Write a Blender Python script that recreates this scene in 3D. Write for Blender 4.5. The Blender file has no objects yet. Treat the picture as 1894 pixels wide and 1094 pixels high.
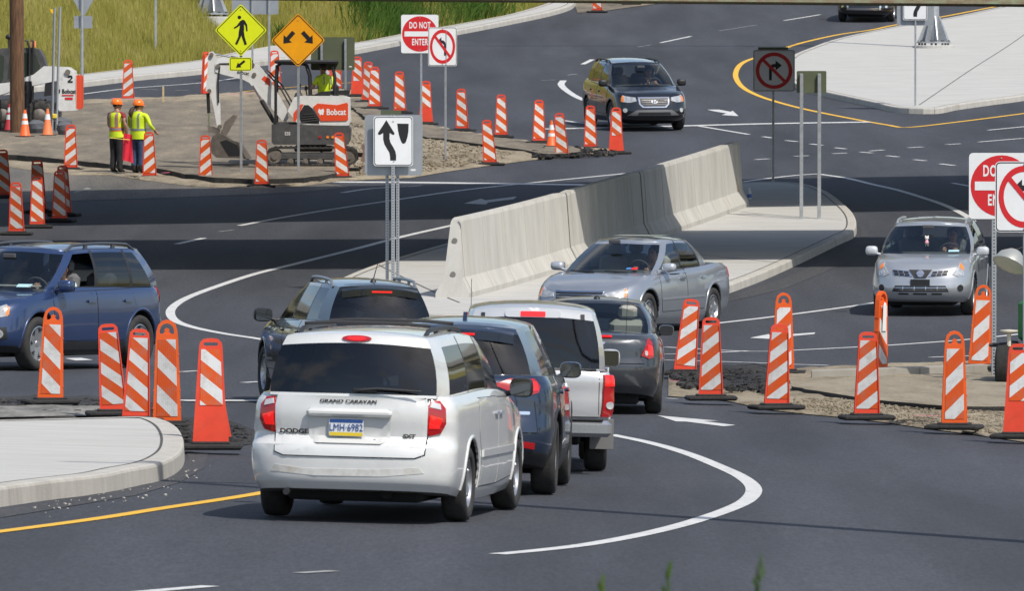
import bpy, bmesh, math, random
from mathutils import Vector, Matrix, noise
from mathutils.bvhtree import BVHTree
from mathutils.geometry import tessellate_polygon

# ------------------------------------------------------------------ camera, sky, sun, exposure
SC = bpy.context.scene
COL = SC.collection
FPX, CX, CY, HOR = 16000.0, 947.0, 547.0, 100.0      # focal length in photo pixels, centre, level row
CAMZ = 4.5
PITCH = math.atan((CY - HOR) / FPX)
cam_d = bpy.data.cameras.new('camera'); cam = bpy.data.objects.new('camera', cam_d); COL.objects.link(cam)
cam_d.sensor_width = 36.0; cam_d.lens = FPX / 1894.0 * 36.0
cam_d.clip_start = 0.5; cam_d.clip_end = 9000
cam.location = (0, 0, CAMZ); cam.rotation_euler = (math.pi / 2 - PITCH, 0, 0)
cam_d.dof.use_dof = True; cam_d.dof.focus_distance = 125; cam_d.dof.aperture_fstop = 18
SC.camera = cam
SC.render.resolution_x = 1024; SC.render.resolution_y = 592

SUN_TRAVEL = Vector((-0.48, 0.60, -1.0)).normalized()
SUN_EL = math.asin(-SUN_TRAVEL.z)
world = bpy.data.worlds.new('World'); SC.world = world; world.use_nodes = True
wn = world.node_tree.nodes; wl = world.node_tree.links
sky = wn.new('ShaderNodeTexSky'); sky.sky_type = 'NISHITA'; sky.sun_disc = False
sky.sun_elevation = SUN_EL; sky.sun_rotation = math.atan2(-SUN_TRAVEL.x, -SUN_TRAVEL.y)
sky.air_density = 1.0; sky.dust_density = 1.4; sky.ozone_density = 1.0
wtc = wn.new('ShaderNodeTexCoord'); wsep = wn.new('ShaderNodeSeparateXYZ'); wl.new(wtc.outputs['Generated'], wsep.inputs[0])      # scattered fair-weather clouds all over the sky
wz = wn.new('ShaderNodeMath'); wz.operation = 'MAXIMUM'; wl.new(wsep.outputs[2], wz.inputs[0]); wz.inputs[1].default_value = 0.06
wdv = wn.new('ShaderNodeVectorMath'); wdv.operation = 'DIVIDE'; wl.new(wtc.outputs['Generated'], wdv.inputs[0]); wl.new(wz.outputs[0], wdv.inputs[1])
wno = wn.new('ShaderNodeTexNoise'); wno.inputs['Scale'].default_value = 1.1; wno.inputs['Detail'].default_value = 7; wno.inputs['Roughness'].default_value = 0.58; wl.new(wdv.outputs[0], wno.inputs['Vector'])
wrm = wn.new('ShaderNodeMapRange'); wrm.inputs[1].default_value = 0.50; wrm.inputs[2].default_value = 0.66; wrm.inputs[4].default_value = 0.85; wl.new(wno.outputs[0], wrm.inputs[0])
wmx = wn.new('ShaderNodeMixRGB'); wl.new(wrm.outputs[0], wmx.inputs[0]); wl.new(sky.outputs[0], wmx.inputs[1]); wmx.inputs[2].default_value = (4.6, 4.7, 4.9, 1)
wl.new(wmx.outputs[0], wn['Background'].inputs[0]); wn['Background'].inputs[1].default_value = 0.15
sun_d = bpy.data.lights.new('sun', 'SUN'); sun_d.energy = 4.2; sun_d.angle = math.radians(0.53); sun_d.color = (1.0, 0.95, 0.87)
sun = bpy.data.objects.new('sun', sun_d); COL.objects.link(sun); sun.location = (20, -30, 60)
sun.rotation_euler = SUN_TRAVEL.to_track_quat('-Z', 'Y').to_euler()
SC.view_settings.view_transform = 'Standard'; SC.view_settings.look = 'None'
SC.view_settings.exposure = 0.0; SC.view_settings.gamma = 1.0; SC.view_settings.use_curve_mapping = False
SC.cycles.max_bounces = 8; SC.cycles.transparent_max_bounces = 16

# ------------------------------------------------------------------ materials
MATS = {}
def mat(name, color, rough=0.6, metal=0.0, spec=0.5, coat=0.0, emit=None, emit_s=0.0,
        var=0.0, vscale=8.0, bump=0.0, bscale=60.0, color2=None, dirt=0.0, dirt_col=(0.16, 0.13, 0.10), stretch=None, coords='Object'):
    """principled material with optional colour variation (noise), dirt patches and fine bump"""
    if name in MATS: return MATS[name]
    m = bpy.data.materials.new(name); m.use_nodes = True
    nt = m.node_tree; N = nt.nodes; Lk = nt.links; b = N['Principled BSDF']
    b.inputs['Base Color'].default_value = (*color, 1); b.inputs['Roughness'].default_value = rough
    b.inputs['Metallic'].default_value = metal; b.inputs['Specular IOR Level'].default_value = spec
    b.inputs['Coat Weight'].default_value = coat; b.inputs['Coat Roughness'].default_value = 0.04
    if emit: b.inputs['Emission Color'].default_value = (*emit, 1); b.inputs['Emission Strength'].default_value = emit_s
    if var > 0 or bump > 0 or dirt > 0:
        tc = N.new('ShaderNodeTexCoord'); src = tc.outputs[coords]
        if stretch:
            mp = N.new('ShaderNodeMapping'); mp.inputs['Scale'].default_value = stretch; Lk.new(src, mp.inputs[0]); src = mp.outputs[0]
    out = None
    if var > 0:
        n = N.new('ShaderNodeTexNoise'); n.inputs['Scale'].default_value = vscale; n.inputs['Detail'].default_value = 6; n.inputs['Roughness'].default_value = 0.65
        Lk.new(src, n.inputs['Vector'])
        r = N.new('ShaderNodeValToRGB'); c2 = color2 or tuple(min(1, c * (1 + var)) for c in color); c1 = color if color2 else tuple(c * (1 - var) for c in color)
        r.color_ramp.elements[0].position = 0.32; r.color_ramp.elements[1].position = 0.68
        r.color_ramp.elements[0].color = (*c1, 1); r.color_ramp.elements[1].color = (*c2, 1)
        Lk.new(n.outputs[0], r.inputs[0]); out = r.outputs[0]
    if dirt > 0:
        n2 = N.new('ShaderNodeTexNoise'); n2.inputs['Scale'].default_value = vscale * 0.7; n2.inputs['Detail'].default_value = 8; n2.inputs['Roughness'].default_value = 0.7
        Lk.new(src, n2.inputs['Vector'])
        r2 = N.new('ShaderNodeMapRange'); r2.inputs[1].default_value = 0.5; r2.inputs[2].default_value = 0.75; r2.inputs[4].default_value = dirt
        Lk.new(n2.outputs[0], r2.inputs[0])
        mx = N.new('ShaderNodeMixRGB'); Lk.new(r2.outputs[0], mx.inputs[0]); mx.inputs[2].default_value = (*dirt_col, 1)
        if out: Lk.new(out, mx.inputs[1])
        else: mx.inputs[1].default_value = (*color, 1)
        out = mx.outputs[0]
    if out: Lk.new(out, b.inputs['Base Color'])
    if bump > 0:
        nb = N.new('ShaderNodeTexNoise'); nb.inputs['Scale'].default_value = bscale; nb.inputs['Detail'].default_value = 5
        Lk.new(src, nb.inputs['Vector'])
        bp = N.new('ShaderNodeBump'); bp.inputs['Strength'].default_value = bump; bp.inputs['Distance'].default_value = 0.02
        Lk.new(nb.outputs[0], bp.inputs['Height']); Lk.new(bp.outputs[0], b.inputs['Normal'])
    MATS[name] = m; return m

def glass(name, tint, refl=1.0):
    """tinted pane: see-through with a Fresnel reflection of the surroundings"""
    if name in MATS: return MATS[name]
    m = bpy.data.materials.new(name); m.use_nodes = True; nt = m.node_tree; N = nt.nodes; Lk = nt.links
    N.remove(N['Principled BSDF']); o = N['Material Output']
    t = N.new('ShaderNodeBsdfTransparent'); t.inputs[0].default_value = (*tint, 1)
    g = N.new('ShaderNodeBsdfGlossy'); g.inputs['Roughness'].default_value = 0.05; g.inputs[0].default_value = (refl, refl, refl, 1)
    f = N.new('ShaderNodeFresnel'); f.inputs[0].default_value = 1.62
    mx = N.new('ShaderNodeMixShader'); Lk.new(f.outputs[0], mx.inputs[0]); Lk.new(t.outputs[0], mx.inputs[1]); Lk.new(g.outputs[0], mx.inputs[2])
    Lk.new(mx.outputs[0], o.inputs[0]); MATS[name] = m; return m

def paint(name, color, metal=0.0, rough=0.35, dirt=0.25):
    if name in MATS: return MATS[name]
    m = mat(name, color, rough=rough, metal=metal, coat=1.0, var=0.04, vscale=3.0, dirt=dirt, dirt_col=tuple(c * 0.7 + 0.03 for c in color))
    return m

# ------------------------------------------------------------------ mesh helpers
def new_mesh(name, verts, faces, mats, fm=None, smooth=False, sharp=None):
    me = bpy.data.meshes.new(name); me.from_pydata([tuple(v) for v in verts], [], faces)
    for m in (mats if isinstance(mats, (list, tuple)) else [mats]): me.materials.append(m)
    if fm:
        for p, k in zip(me.polygons, fm): p.material_index = k
    if smooth:
        me.shade_smooth()
        if sharp: me.set_sharp_from_angle(angle=math.radians(sharp))
    me.update(); return me

def link(name, me, parent=None, loc=None, rot=None, label=None, cat=None, group=None, kind=None):
    o = bpy.data.objects.new(name, me); COL.objects.link(o)
    if parent: o.parent = parent
    if loc is not None: o.location = loc
    if rot is not None: o.rotation_euler = rot
    tag(o, label, cat, group, kind); return o

def tag(o, label=None, cat=None, group=None, kind=None):
    if label: o['label'] = label
    if cat: o['category'] = cat
    if group: o['group'] = group
    if kind: o['kind'] = kind
    return o

def empty(name, loc, rotz=0.0, label=None, cat=None, group=None, quat=None):
    o = bpy.data.objects.new(name, None); COL.objects.link(o); o.location = loc
    o.empty_display_size = 0.2
    if quat is not None: o.rotation_mode = 'QUATERNION'; o.rotation_quaternion = quat
    else: o.rotation_euler = (0, 0, rotz)
    return tag(o, label, cat, group)

def copy_tree(o, parent=None):
    c = o.copy(); COL.objects.link(c); c.parent = parent
    for ch in list(o.children): copy_tree(ch, c)
    return c

class MB:
    """collects shapes, then becomes one mesh object"""
    def __init__(s): s.v = []; s.f = []; s.m = []
    def add(s, v, f, m=0):
        n = len(s.v); s.v += [Vector(p) for p in v]; s.f += [tuple(i + n for i in q) for q in f]; s.m += [m] * len(f); return s
    def box(s, c, d, m=0, rot=None, bevel=0.0, taper=1.0):
        x, y, z = (k / 2 for k in d); b = min(bevel, x * .95, y * .95, z * .95)
        if b <= 0:
            v = [Vector((sx * x * (taper if sz > 0 else 1), sy * y * (taper if sz > 0 else 1), sz * z)) for sz in (-1, 1) for sy in (-1, 1) for sx in (-1, 1)]
            f = [(0, 2, 3, 1), (4, 5, 7, 6), (0, 1, 5, 4), (2, 6, 7, 3), (0, 4, 6, 2), (1, 3, 7, 5)]
        else:
            v = []
            for z_, k in ((-z, b), (-z + b, 0), (z - b, 0), (z, b)):
                t = taper if z_ > 0 else 1
                X, Y = (x - k) * t, (y - k) * t
                e = b if k == 0 else b * .4
                v += [Vector(p) for p in ((-X + e, -Y, z_), (X - e, -Y, z_), (X, -Y + e, z_), (X, Y - e, z_), (X - e, Y, z_), (-X + e, Y, z_), (-X, Y - e, z_), (-X, -Y + e, z_))]
            f = [tuple(range(7, -1, -1)), tuple(range(24, 32))]
            for r in range(3):
                for i in range(8):
                    a = r * 8 + i; c2 = r * 8 + (i + 1) % 8; f.append((a, c2, c2 + 8, a + 8))
        M = rot if rot is not None else Matrix.Identity(3)
        if not isinstance(M, Matrix): M = Matrix.Rotation(M[0], 3, 'X') if len(M) == 1 else (Matrix.Rotation(M[2], 3, 'Z') @ Matrix.Rotation(M[1], 3, 'Y') @ Matrix.Rotation(M[0], 3, 'X'))
        return s.add([M @ p + Vector(c) for p in v], f, m)
    def tube(s, pts, r, m=0, n=8, cap=True):
        pts = [Vector(p) for p in pts]; R = r if isinstance(r, (list, tuple)) else [r] * len(pts)
        v = []; up = None
        for i, p in enumerate(pts):
            t = (pts[min(i + 1, len(pts) - 1)] - pts[max(i - 1, 0)]).normalized()
            if up is None: up = Vector((0, 0, 1)) if abs(t.z) < .9 else Vector((0, 1, 0))
            a = t.cross(up).normalized(); b2 = a.cross(t).normalized(); up = b2
            for k in range(n):
                an = 2 * math.pi * k / n; v.append(p + (a * math.cos(an) + b2 * math.sin(an)) * R[i])
        f = []
        for i in range(len(pts) - 1):
            for k in range(n): f.append((i * n + k, i * n + (k + 1) % n, (i + 1) * n + (k + 1) % n, (i + 1) * n + k))
        if cap: f += [tuple(range(n - 1, -1, -1)), tuple(range((len(pts) - 1) * n, len(pts) * n))]
        return s.add(v, f, m)
    def lathe(s, prof, c=(0, 0, 0), axis='Z', n=24, m=0, closed=False):
        """prof: list of (radius, height) along the axis"""
        v = []
        for r, h in prof:
            for k in range(n):
                a = 2 * math.pi * k / n; p = (r * math.cos(a), r * math.sin(a), h)
                if axis == 'X': p = (h, p[0], p[1])
                elif axis == 'Y': p = (p[1], h, p[0])
                v.append(Vector(p) + Vector(c))
        f = []; L = len(prof)
        for i in range(L if closed else L - 1):
            j = (i + 1) % L
            for k in range(n): f.append((i * n + k, i * n + (k + 1) % n, j * n + (k + 1) % n, j * n + k))
        if not closed:
            f += [tuple(range(n - 1, -1, -1)), tuple(range((L - 1) * n, L * n))]
        return s.add(v, f, m)
    def prism(s, poly, depth, place=lambda p: p, m=0, holes=()):
        """2-D outline (x, z) extruded along y from 0 to depth; place maps the 3-D points"""
        loops = [list(poly)] + [list(h) for h in holes]
        flat = [q for l in loops for q in l]; n = len(flat)
        tris = tessellate_polygon([[Vector((q[0], q[1], 0)) for q in l] for l in loops])
        v = [place(Vector((q[0], 0, q[1]))) for q in flat] + [place(Vector((q[0], depth, q[1]))) for q in flat]
        f = [tuple(t) for t in tris] + [tuple(i + n for i in reversed(t)) for t in tris]
        k = 0
        for l in loops:
            for i in range(len(l)):
                a, b2 = k + i, k + (i + 1) % len(l); f.append((a, b2, b2 + n, a + n))
            k += len(l)
        return s.add(v, f, m)
    def mesh(s, name, mats, smooth=False, sharp=35):
        me = new_mesh(name, s.v, s.f, mats, s.m)
        bm = bmesh.new(); bm.from_mesh(me); bmesh.ops.remove_doubles(bm, verts=bm.verts, dist=1e-5); bmesh.ops.recalc_face_normals(bm, faces=bm.faces); bm.to_mesh(me); bm.free()
        if smooth: me.shade_smooth(); me.set_sharp_from_angle(angle=math.radians(sharp))
        return me
    def build(s, name, mats, parent=None, smooth=False, sharp=35, **k):
        return link(name, s.mesh(name, mats, smooth, sharp), parent, **k)

def circle(cx, cy, r, n=24, ry=None): return [(cx + r * math.cos(2 * math.pi * i / n), cy + (ry or r) * math.sin(2 * math.pi * i / n)) for i in range(n)]
def rrect(w, h, r, n=4, cx=0, cy=0):
    p = []
    for sx, sy, a0 in ((1, 1, 0), (-1, 1, 90), (-1, -1, 180), (1, -1, 270)):
        for i in range(n + 1):
            a = math.radians(a0 + 90 * i / n); p.append((cx + sx * (w / 2 - r) + r * math.cos(a), cy + sy * (h / 2 - r) + r * math.sin(a)))
    return p
def rot2(pts, deg, cx=0, cy=0, s=1.0):
    a = math.radians(deg); c, sn = math.cos(a), math.sin(a)
    return [(cx + s * (x * c - y * sn), cy + s * (x * sn + y * c)) for x, y in pts]
def text_mesh(txt, size, m, name='lettering', bold=0.0, sx=1.0, align='CENTER', depth=0.0015, spacing=1.0, shear=0.0):
    """lettering as real outlines; flat in x-z, facing -y"""
    cu = bpy.data.curves.new('lettering', 'FONT'); cu.body = txt; cu.size = size; cu.align_x = align; cu.align_y = 'CENTER'
    cu.offset = bold; cu.extrude = depth; cu.space_character = spacing; cu.resolution_u = 3; cu.shear = shear
    ob = bpy.data.objects.new('tmp_lettering', cu); COL.objects.link(ob)
    dg = bpy.context.evaluated_depsgraph_get(); me = bpy.data.meshes.new_from_object(ob.evaluated_get(dg))
    bpy.data.objects.remove(ob); bpy.data.curves.remove(cu)
    me.transform(Matrix(((sx, 0, 0, 0), (0, 0, -1, 0), (0, 1, 0, 0), (0, 0, 0, 1)))); me.name = name
    me.materials.clear(); me.materials.append(m); return me

# ------------------------------------------------------------------ photo pixel -> place
def ray(px, py):
    d = Vector(((px - CX) / FPX, (CY - py) / FPX, -1.0))
    return Matrix.Rotation(math.pi / 2 - PITCH, 3, 'X') @ d
CAM = Vector((0, 0, CAMZ))
ROWS = [(1094, 247), (1020, 225), (955, 205), (900, 186), (870, 176), (826, 163), (780, 150), (740, 139), (680, 124), (640, 115.5), (610, 109.8), (577, 104.6),
        (520, 97.5), (475, 92.8), (430, 88), (388, 84), (345, 80), (282, 74.6), (235, 70.3), (185, 66), (135, 61.8), (90, 58), (45, 54.8), (0, 52)]
PROF = []
for y_, s_ in ROWS:
    p_ = CAM + ray(CX, y_) * (FPX / s_); PROF.append((p_.y, p_.z))
e0, e1 = PROF[0], PROF[-1]
PROF = [(-400, e0[1] + 0.1), (30, e0[1] + 0.1), (48, e0[1] + 0.08)] + PROF + [(330, e1[1] + 1.15), (380, e1[1] + 3.4), (460, e1[1] + 6), (700, e1[1] + 9), (4000, e1[1] + 12)]
def pchip(P):
    n = len(P); h = [P[i + 1][0] - P[i][0] for i in range(n - 1)]; d = [(P[i + 1][1] - P[i][1]) / h[i] for i in range(n - 1)]
    m = [d[0]] + [(d[i - 1] * h[i] + d[i] * h[i - 1]) / (h[i] + h[i - 1]) for i in range(1, n - 1)] + [d[-1]]
    def ev(x):
        lo, hi = 0, n - 2
        while lo < hi:
            k = (lo + hi + 1) // 2
            if P[k][0] <= x: lo = k
            else: hi = k - 1
        t = (x - P[lo][0]) / h[lo]; t2, t3 = t * t, t * t * t
        return (2 * t3 - 3 * t2 + 1) * P[lo][1] + (t3 - 2 * t2 + t) * h[lo] * m[lo] + (-2 * t3 + 3 * t2) * P[lo + 1][1] + (t3 - t2) * h[lo] * m[lo + 1]
    return ev
_prof = pchip(PROF)
_tab = [sum(_prof(y + k) * w for k, w in ((-6, 1), (-3, 2), (0, 3), (3, 2), (6, 1))) / 9 for y in range(0, 420)]
def prof(y):
    if 1 <= y < 418:
        i = int(y); t = y - i; return _tab[i] * (1 - t) + _tab[i + 1] * t
    return _prof(y)
def sstep(a, b, x):
    t = max(0.0, min(1.0, (x - a) / (b - a))); return t * t * (3 - 2 * t)
def tilt(y): return -0.024 * (1 - sstep(112, 152, y))
def gz(x, y): return prof(y) + tilt(y) * max(-40, min(40, x))
def G(px, py, h=0.0):
    """ground point seen at a photo pixel (h: metres above the ground)"""
    d = ray(px, py); lo, hi = 45.0, 400.0; last = lo; f0 = None
    y = lo
    while y < hi:
        t = y / d.y; p = CAM + d * t
        if p.z <= gz(p.x, p.y) + h:
            a, b = last, y
            for _ in range(30):
                mid = (a + b) / 2; p = CAM + d * (mid / d.y)
                if p.z <= gz(p.x, p.y) + h: b = mid
                else: a = mid
            p = CAM + d * (b / d.y); return Vector((p.x, p.y, gz(p.x, p.y) + h))
        last = y; y += 1.0
    p = CAM + d * (hi / d.y); return Vector((p.x, hi, gz(p.x, hi) + h))
def W(px, py, y):
    """point at a photo pixel and a world distance y"""
    d = ray(px, py); return CAM + d * (y / d.y)
def up_at(p):
    e = 0.5; dx = (gz(p.x + e, p.y) - gz(p.x - e, p.y)) / (2 * e); dy = (gz(p.x, p.y + e) - gz(p.x, p.y - e)) / (2 * e)
    return Vector((-dx, -dy, 1)).normalized()
def stand(p, heading):
    """quaternion for a thing on the sloping ground; heading clockwise from straight away (degrees)"""
    a = math.radians(heading); f = Vector((math.sin(a), math.cos(a), 0)); u = up_at(p)
    f = (f - u * f.dot(u)).normalized(); r = f.cross(u).normalized()
    return Matrix((r, f, u)).transposed().to_quaternion()
# ------------------------------------------------------------------ surface materials
def surf_asphalt(name, c1, c2, speck, rough=0.85):
    m = bpy.data.materials.new(name); m.use_nodes = True; nt = m.node_tree; N = nt.nodes; Lk = nt.links; b = N['Principled BSDF']
    tc = N.new('ShaderNodeTexCoord')
    mp = N.new('ShaderNodeMapping'); mp.inputs['Scale'].default_value = (0.9, 0.09, 1); Lk.new(tc.outputs['Object'], mp.inputs[0])
    n1 = N.new('ShaderNodeTexNoise'); n1.inputs['Scale'].default_value = 0.55; n1.inputs['Detail'].default_value = 7; n1.inputs['Roughness'].default_value = 0.6; Lk.new(mp.outputs[0], n1.inputs['Vector'])
    r1 = N.new('ShaderNodeValToRGB'); r1.color_ramp.elements[0].position = 0.3; r1.color_ramp.elements[1].position = 0.72
    r1.color_ramp.elements[0].color = (*c1, 1); r1.color_ramp.elements[1].color = (*c2, 1); Lk.new(n1.outputs[0], r1.inputs[0])
    mp2 = N.new('ShaderNodeMapping'); mp2.inputs['Scale'].default_value = (1, 0.12, 1); Lk.new(tc.outputs['Object'], mp2.inputs[0])
    n2 = N.new('ShaderNodeTexNoise'); n2.inputs['Scale'].default_value = 26; n2.inputs['Detail'].default_value = 4; n2.inputs['Roughness'].default_value = 0.8; Lk.new(mp2.outputs[0], n2.inputs['Vector'])
    r2 = N.new('ShaderNodeMapRange'); r2.inputs[1].default_value = 0.35; r2.inputs[2].default_value = 0.7; r2.inputs[3].default_value = 1 - speck; r2.inputs[4].default_value = 1 + speck; Lk.new(n2.outputs[0], r2.inputs[0])
    mx = N.new('ShaderNodeMixRGB'); mx.blend_type = 'MULTIPLY'; mx.inputs[0].default_value = 1; Lk.new(r1.outputs[0], mx.inputs[1]); Lk.new(r2.outputs[0], mx.inputs[2])
    # scattered pale grit and dust smears
    n3 = N.new('ShaderNodeTexNoise'); n3.inputs['Scale'].default_value = 2.3; n3.inputs['Detail'].default_value = 9; n3.inputs['Roughness'].default_value = 0.75; Lk.new(mp.outputs[0], n3.inputs['Vector'])
    r3 = N.new('ShaderNodeMapRange'); r3.inputs[1].default_value = 0.60; r3.inputs[2].default_value = 0.78; r3.inputs[4].default_value = 0.30; Lk.new(n3.outputs[0], r3.inputs[0])
    mx2 = N.new('ShaderNodeMixRGB'); Lk.new(r3.outputs[0], mx2.inputs[0]); Lk.new(mx.outputs[0], mx2.inputs[1]); mx2.inputs[2].default_value = (c2[0] * 1.9, c2[1] * 1.85, c2[2] * 1.75, 1)
    # long paler wheel paths and darker drips along the lanes
    mp4 = N.new('ShaderNodeMapping'); mp4.inputs['Scale'].default_value = (0.55, 0.035, 1); mp4.inputs['Rotation'].default_value = (0, 0, 0.12); Lk.new(tc.outputs['Object'], mp4.inputs[0])
    n4 = N.new('ShaderNodeTexNoise'); n4.inputs['Scale'].default_value = 1.3; n4.inputs['Detail'].default_value = 5; n4.inputs['Roughness'].default_value = 0.55; Lk.new(mp4.outputs[0], n4.inputs['Vector'])
    r4 = N.new('ShaderNodeMapRange'); r4.inputs[1].default_value = 0.33; r4.inputs[2].default_value = 0.68; r4.inputs[3].default_value = 0.78; r4.inputs[4].default_value = 1.22; Lk.new(n4.outputs[0], r4.inputs[0])
    mx4 = N.new('ShaderNodeMixRGB'); mx4.blend_type = 'MULTIPLY'; mx4.inputs[0].default_value = 1; Lk.new(mx2.outputs[0], mx4.inputs[1]); Lk.new(r4.outputs[0], mx4.inputs[2])
    Lk.new(mx4.outputs[0], b.inputs['Base Color']); b.inputs['Roughness'].default_value = rough; b.inputs['Specular IOR Level'].default_value = 0.35
    nb = N.new('ShaderNodeTexNoise'); nb.inputs['Scale'].default_value = 70; nb.inputs['Detail'].default_value = 3; Lk.new(tc.outputs['Object'], nb.inputs['Vector'])
    bp = N.new('ShaderNodeBump'); bp.inputs['Strength'].default_value = 0.35; bp.inputs['Distance'].default_value = 0.01; Lk.new(nb.outputs[0], bp.inputs['Height']); Lk.new(bp.outputs[0], b.inputs['Normal'])
    MATS[name] = m; return m

def surf_soil(name, cols, sc=1.2, bump=0.8):
    m = bpy.data.materials.new(name); m.use_nodes = True; nt = m.node_tree; N = nt.nodes; Lk = nt.links; b = N['Principled BSDF']
    tc = N.new('ShaderNodeTexCoord'); mp = N.new('ShaderNodeMapping'); mp.inputs['Scale'].default_value = (1, 0.3, 1); Lk.new(tc.outputs['Object'], mp.inputs[0])
    n1 = N.new('ShaderNodeTexNoise'); n1.inputs['Scale'].default_value = sc; n1.inputs['Detail'].default_value = 10; n1.inputs['Roughness'].default_value = 0.72; Lk.new(mp.outputs[0], n1.inputs['Vector'])
    r1 = N.new('ShaderNodeValToRGB'); cr = r1.color_ramp; k = len(cols)
    cr.elements[0].position = 0.28; cr.elements[0].color = (*cols[0], 1); cr.elements[1].position = 0.72; cr.elements[1].color = (*cols[-1], 1)
    for i in range(1, k - 1):
        e = cr.elements.new(0.28 + 0.44 * i / (k - 1)); e.color = (*cols[i], 1)
    Lk.new(n1.outputs[0], r1.inputs[0])
    n2 = N.new('ShaderNodeTexNoise'); n2.inputs['Scale'].default_value = 14; n2.inputs['Detail'].default_value = 6; n2.inputs['Roughness'].default_value = 0.8; Lk.new(tc.outputs['Object'], n2.inputs['Vector'])
    r2 = N.new('ShaderNodeMapRange'); r2.inputs[1].default_value = 0.3; r2.inputs[2].default_value = 0.7; r2.inputs[3].default_value = 0.62; r2.inputs[4].default_value = 1.3; Lk.new(n2.outputs[0], r2.inputs[0])
    mx = N.new('ShaderNodeMixRGB'); mx.blend_type = 'MULTIPLY'; mx.inputs[0].default_value = 1; Lk.new(r1.outputs[0], mx.inputs[1]); Lk.new(r2.outputs[0], mx.inputs[2])
    Lk.new(mx.outputs[0], b.inputs['Base Color']); b.inputs['Roughness'].default_value = 0.95; b.inputs['Specular IOR Level'].default_value = 0.2
    bp = N.new('ShaderNodeBump'); bp.inputs['Strength'].default_value = bump; bp.inputs['Distance'].default_value = 0.05; Lk.new(n2.outputs[0], bp.inputs['Height']); Lk.new(bp.outputs[0], b.inputs['Normal'])
    MATS[name] = m; return m

def surf_concrete(name, c, stain=(0.30, 0.27, 0.22), streak=(0.5, 3.0, 1.0), amt=0.35):
    m = bpy.data.materials.new(name); m.use_nodes = True; nt = m.node_tree; N = nt.nodes; Lk = nt.links; b = N['Principled BSDF']
    tc = N.new('ShaderNodeTexCoord'); mp = N.new('ShaderNodeMapping'); mp.inputs['Scale'].default_value = streak; Lk.new(tc.outputs['Object'], mp.inputs[0])
    n1 = N.new('ShaderNodeTexNoise'); n1.inputs['Scale'].default_value = 1.6; n1.inputs['Detail'].default_value = 8; n1.inputs['Roughness'].default_value = 0.65; Lk.new(mp.outputs[0], n1.inputs['Vector'])
    r1 = N.new('ShaderNodeMapRange'); r1.inputs[1].default_value = 0.3; r1.inputs[2].default_value = 0.7; r1.inputs[3].default_value = 0.86; r1.inputs[4].default_value = 1.1; Lk.new(n1.outputs[0], r1.inputs[0])
    mx = N.new('ShaderNodeMixRGB'); mx.blend_type = 'MULTIPLY'; mx.inputs[0].default_value = 1; mx.inputs[1].default_value = (*c, 1); Lk.new(r1.outputs[0], mx.inputs[2])
    n2 = N.new('ShaderNodeTexNoise'); n2.inputs['Scale'].default_value = 0.9; n2.inputs['Detail'].default_value = 10; n2.inputs['Roughness'].default_value = 0.75; Lk.new(mp.outputs[0], n2.inputs['Vector'])
    r2 = N.new('ShaderNodeMapRange'); r2.inputs[1].default_value = 0.52; r2.inputs[2].default_value = 0.74; r2.inputs[4].default_value = amt; Lk.new(n2.outputs[0], r2.inputs[0])
    mx2 = N.new('ShaderNodeMixRGB'); Lk.new(r2.outputs[0], mx2.inputs[0]); Lk.new(mx.outputs[0], mx2.inputs[1]); mx2.inputs[2].default_value = (*stain, 1)
    Lk.new(mx2.outputs[0], b.inputs['Base Color']); b.inputs['Roughness'].default_value = 0.9; b.inputs['Specular IOR Level'].default_value = 0.25
    nb = N.new('ShaderNodeTexNoise'); nb.inputs['Scale'].default_value = 40; nb.inputs['Detail'].default_value = 5; Lk.new(tc.outputs['Object'], nb.inputs['Vector'])
    bp = N.new('ShaderNodeBump'); bp.inputs['Strength'].default_value = 0.3; bp.inputs['Distance'].default_value = 0.01; Lk.new(nb.outputs[0], bp.inputs['Height']); Lk.new(bp.outputs[0], b.inputs['Normal'])
    MATS[name] = m; return m

def surf_paint(name, c, wear=0.5):
    """road paint, worn through to the asphalt in specks"""
    m = bpy.data.materials.new(name); m.use_nodes = True; nt = m.node_tree; N = nt.nodes; Lk = nt.links; b = N['Principled BSDF']
    tc = N.new('ShaderNodeTexCoord'); n1 = N.new('ShaderNodeTexNoise'); n1.inputs['Scale'].default_value = 7; n1.inputs['Detail'].default_value = 8; n1.inputs['Roughness'].default_value = 0.8
    Lk.new(tc.outputs['Object'], n1.inputs['Vector'])
    r = N.new('ShaderNodeMapRange'); r.inputs[1].default_value = 0.50; r.inputs[2].default_value = 0.72; r.inputs[4].default_value = wear; Lk.new(n1.outputs[0], r.inputs[0])
    mx = N.new('ShaderNodeMixRGB'); Lk.new(r.outputs[0], mx.inputs[0]); mx.inputs[1].default_value = (*c, 1); mx.inputs[2].default_value = (0.10, 0.10, 0.11, 1)
    Lk.new(mx.outputs[0], b.inputs['Base Color']); b.inputs['Roughness'].default_value = 0.75; MATS[name] = m; return m

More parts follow.
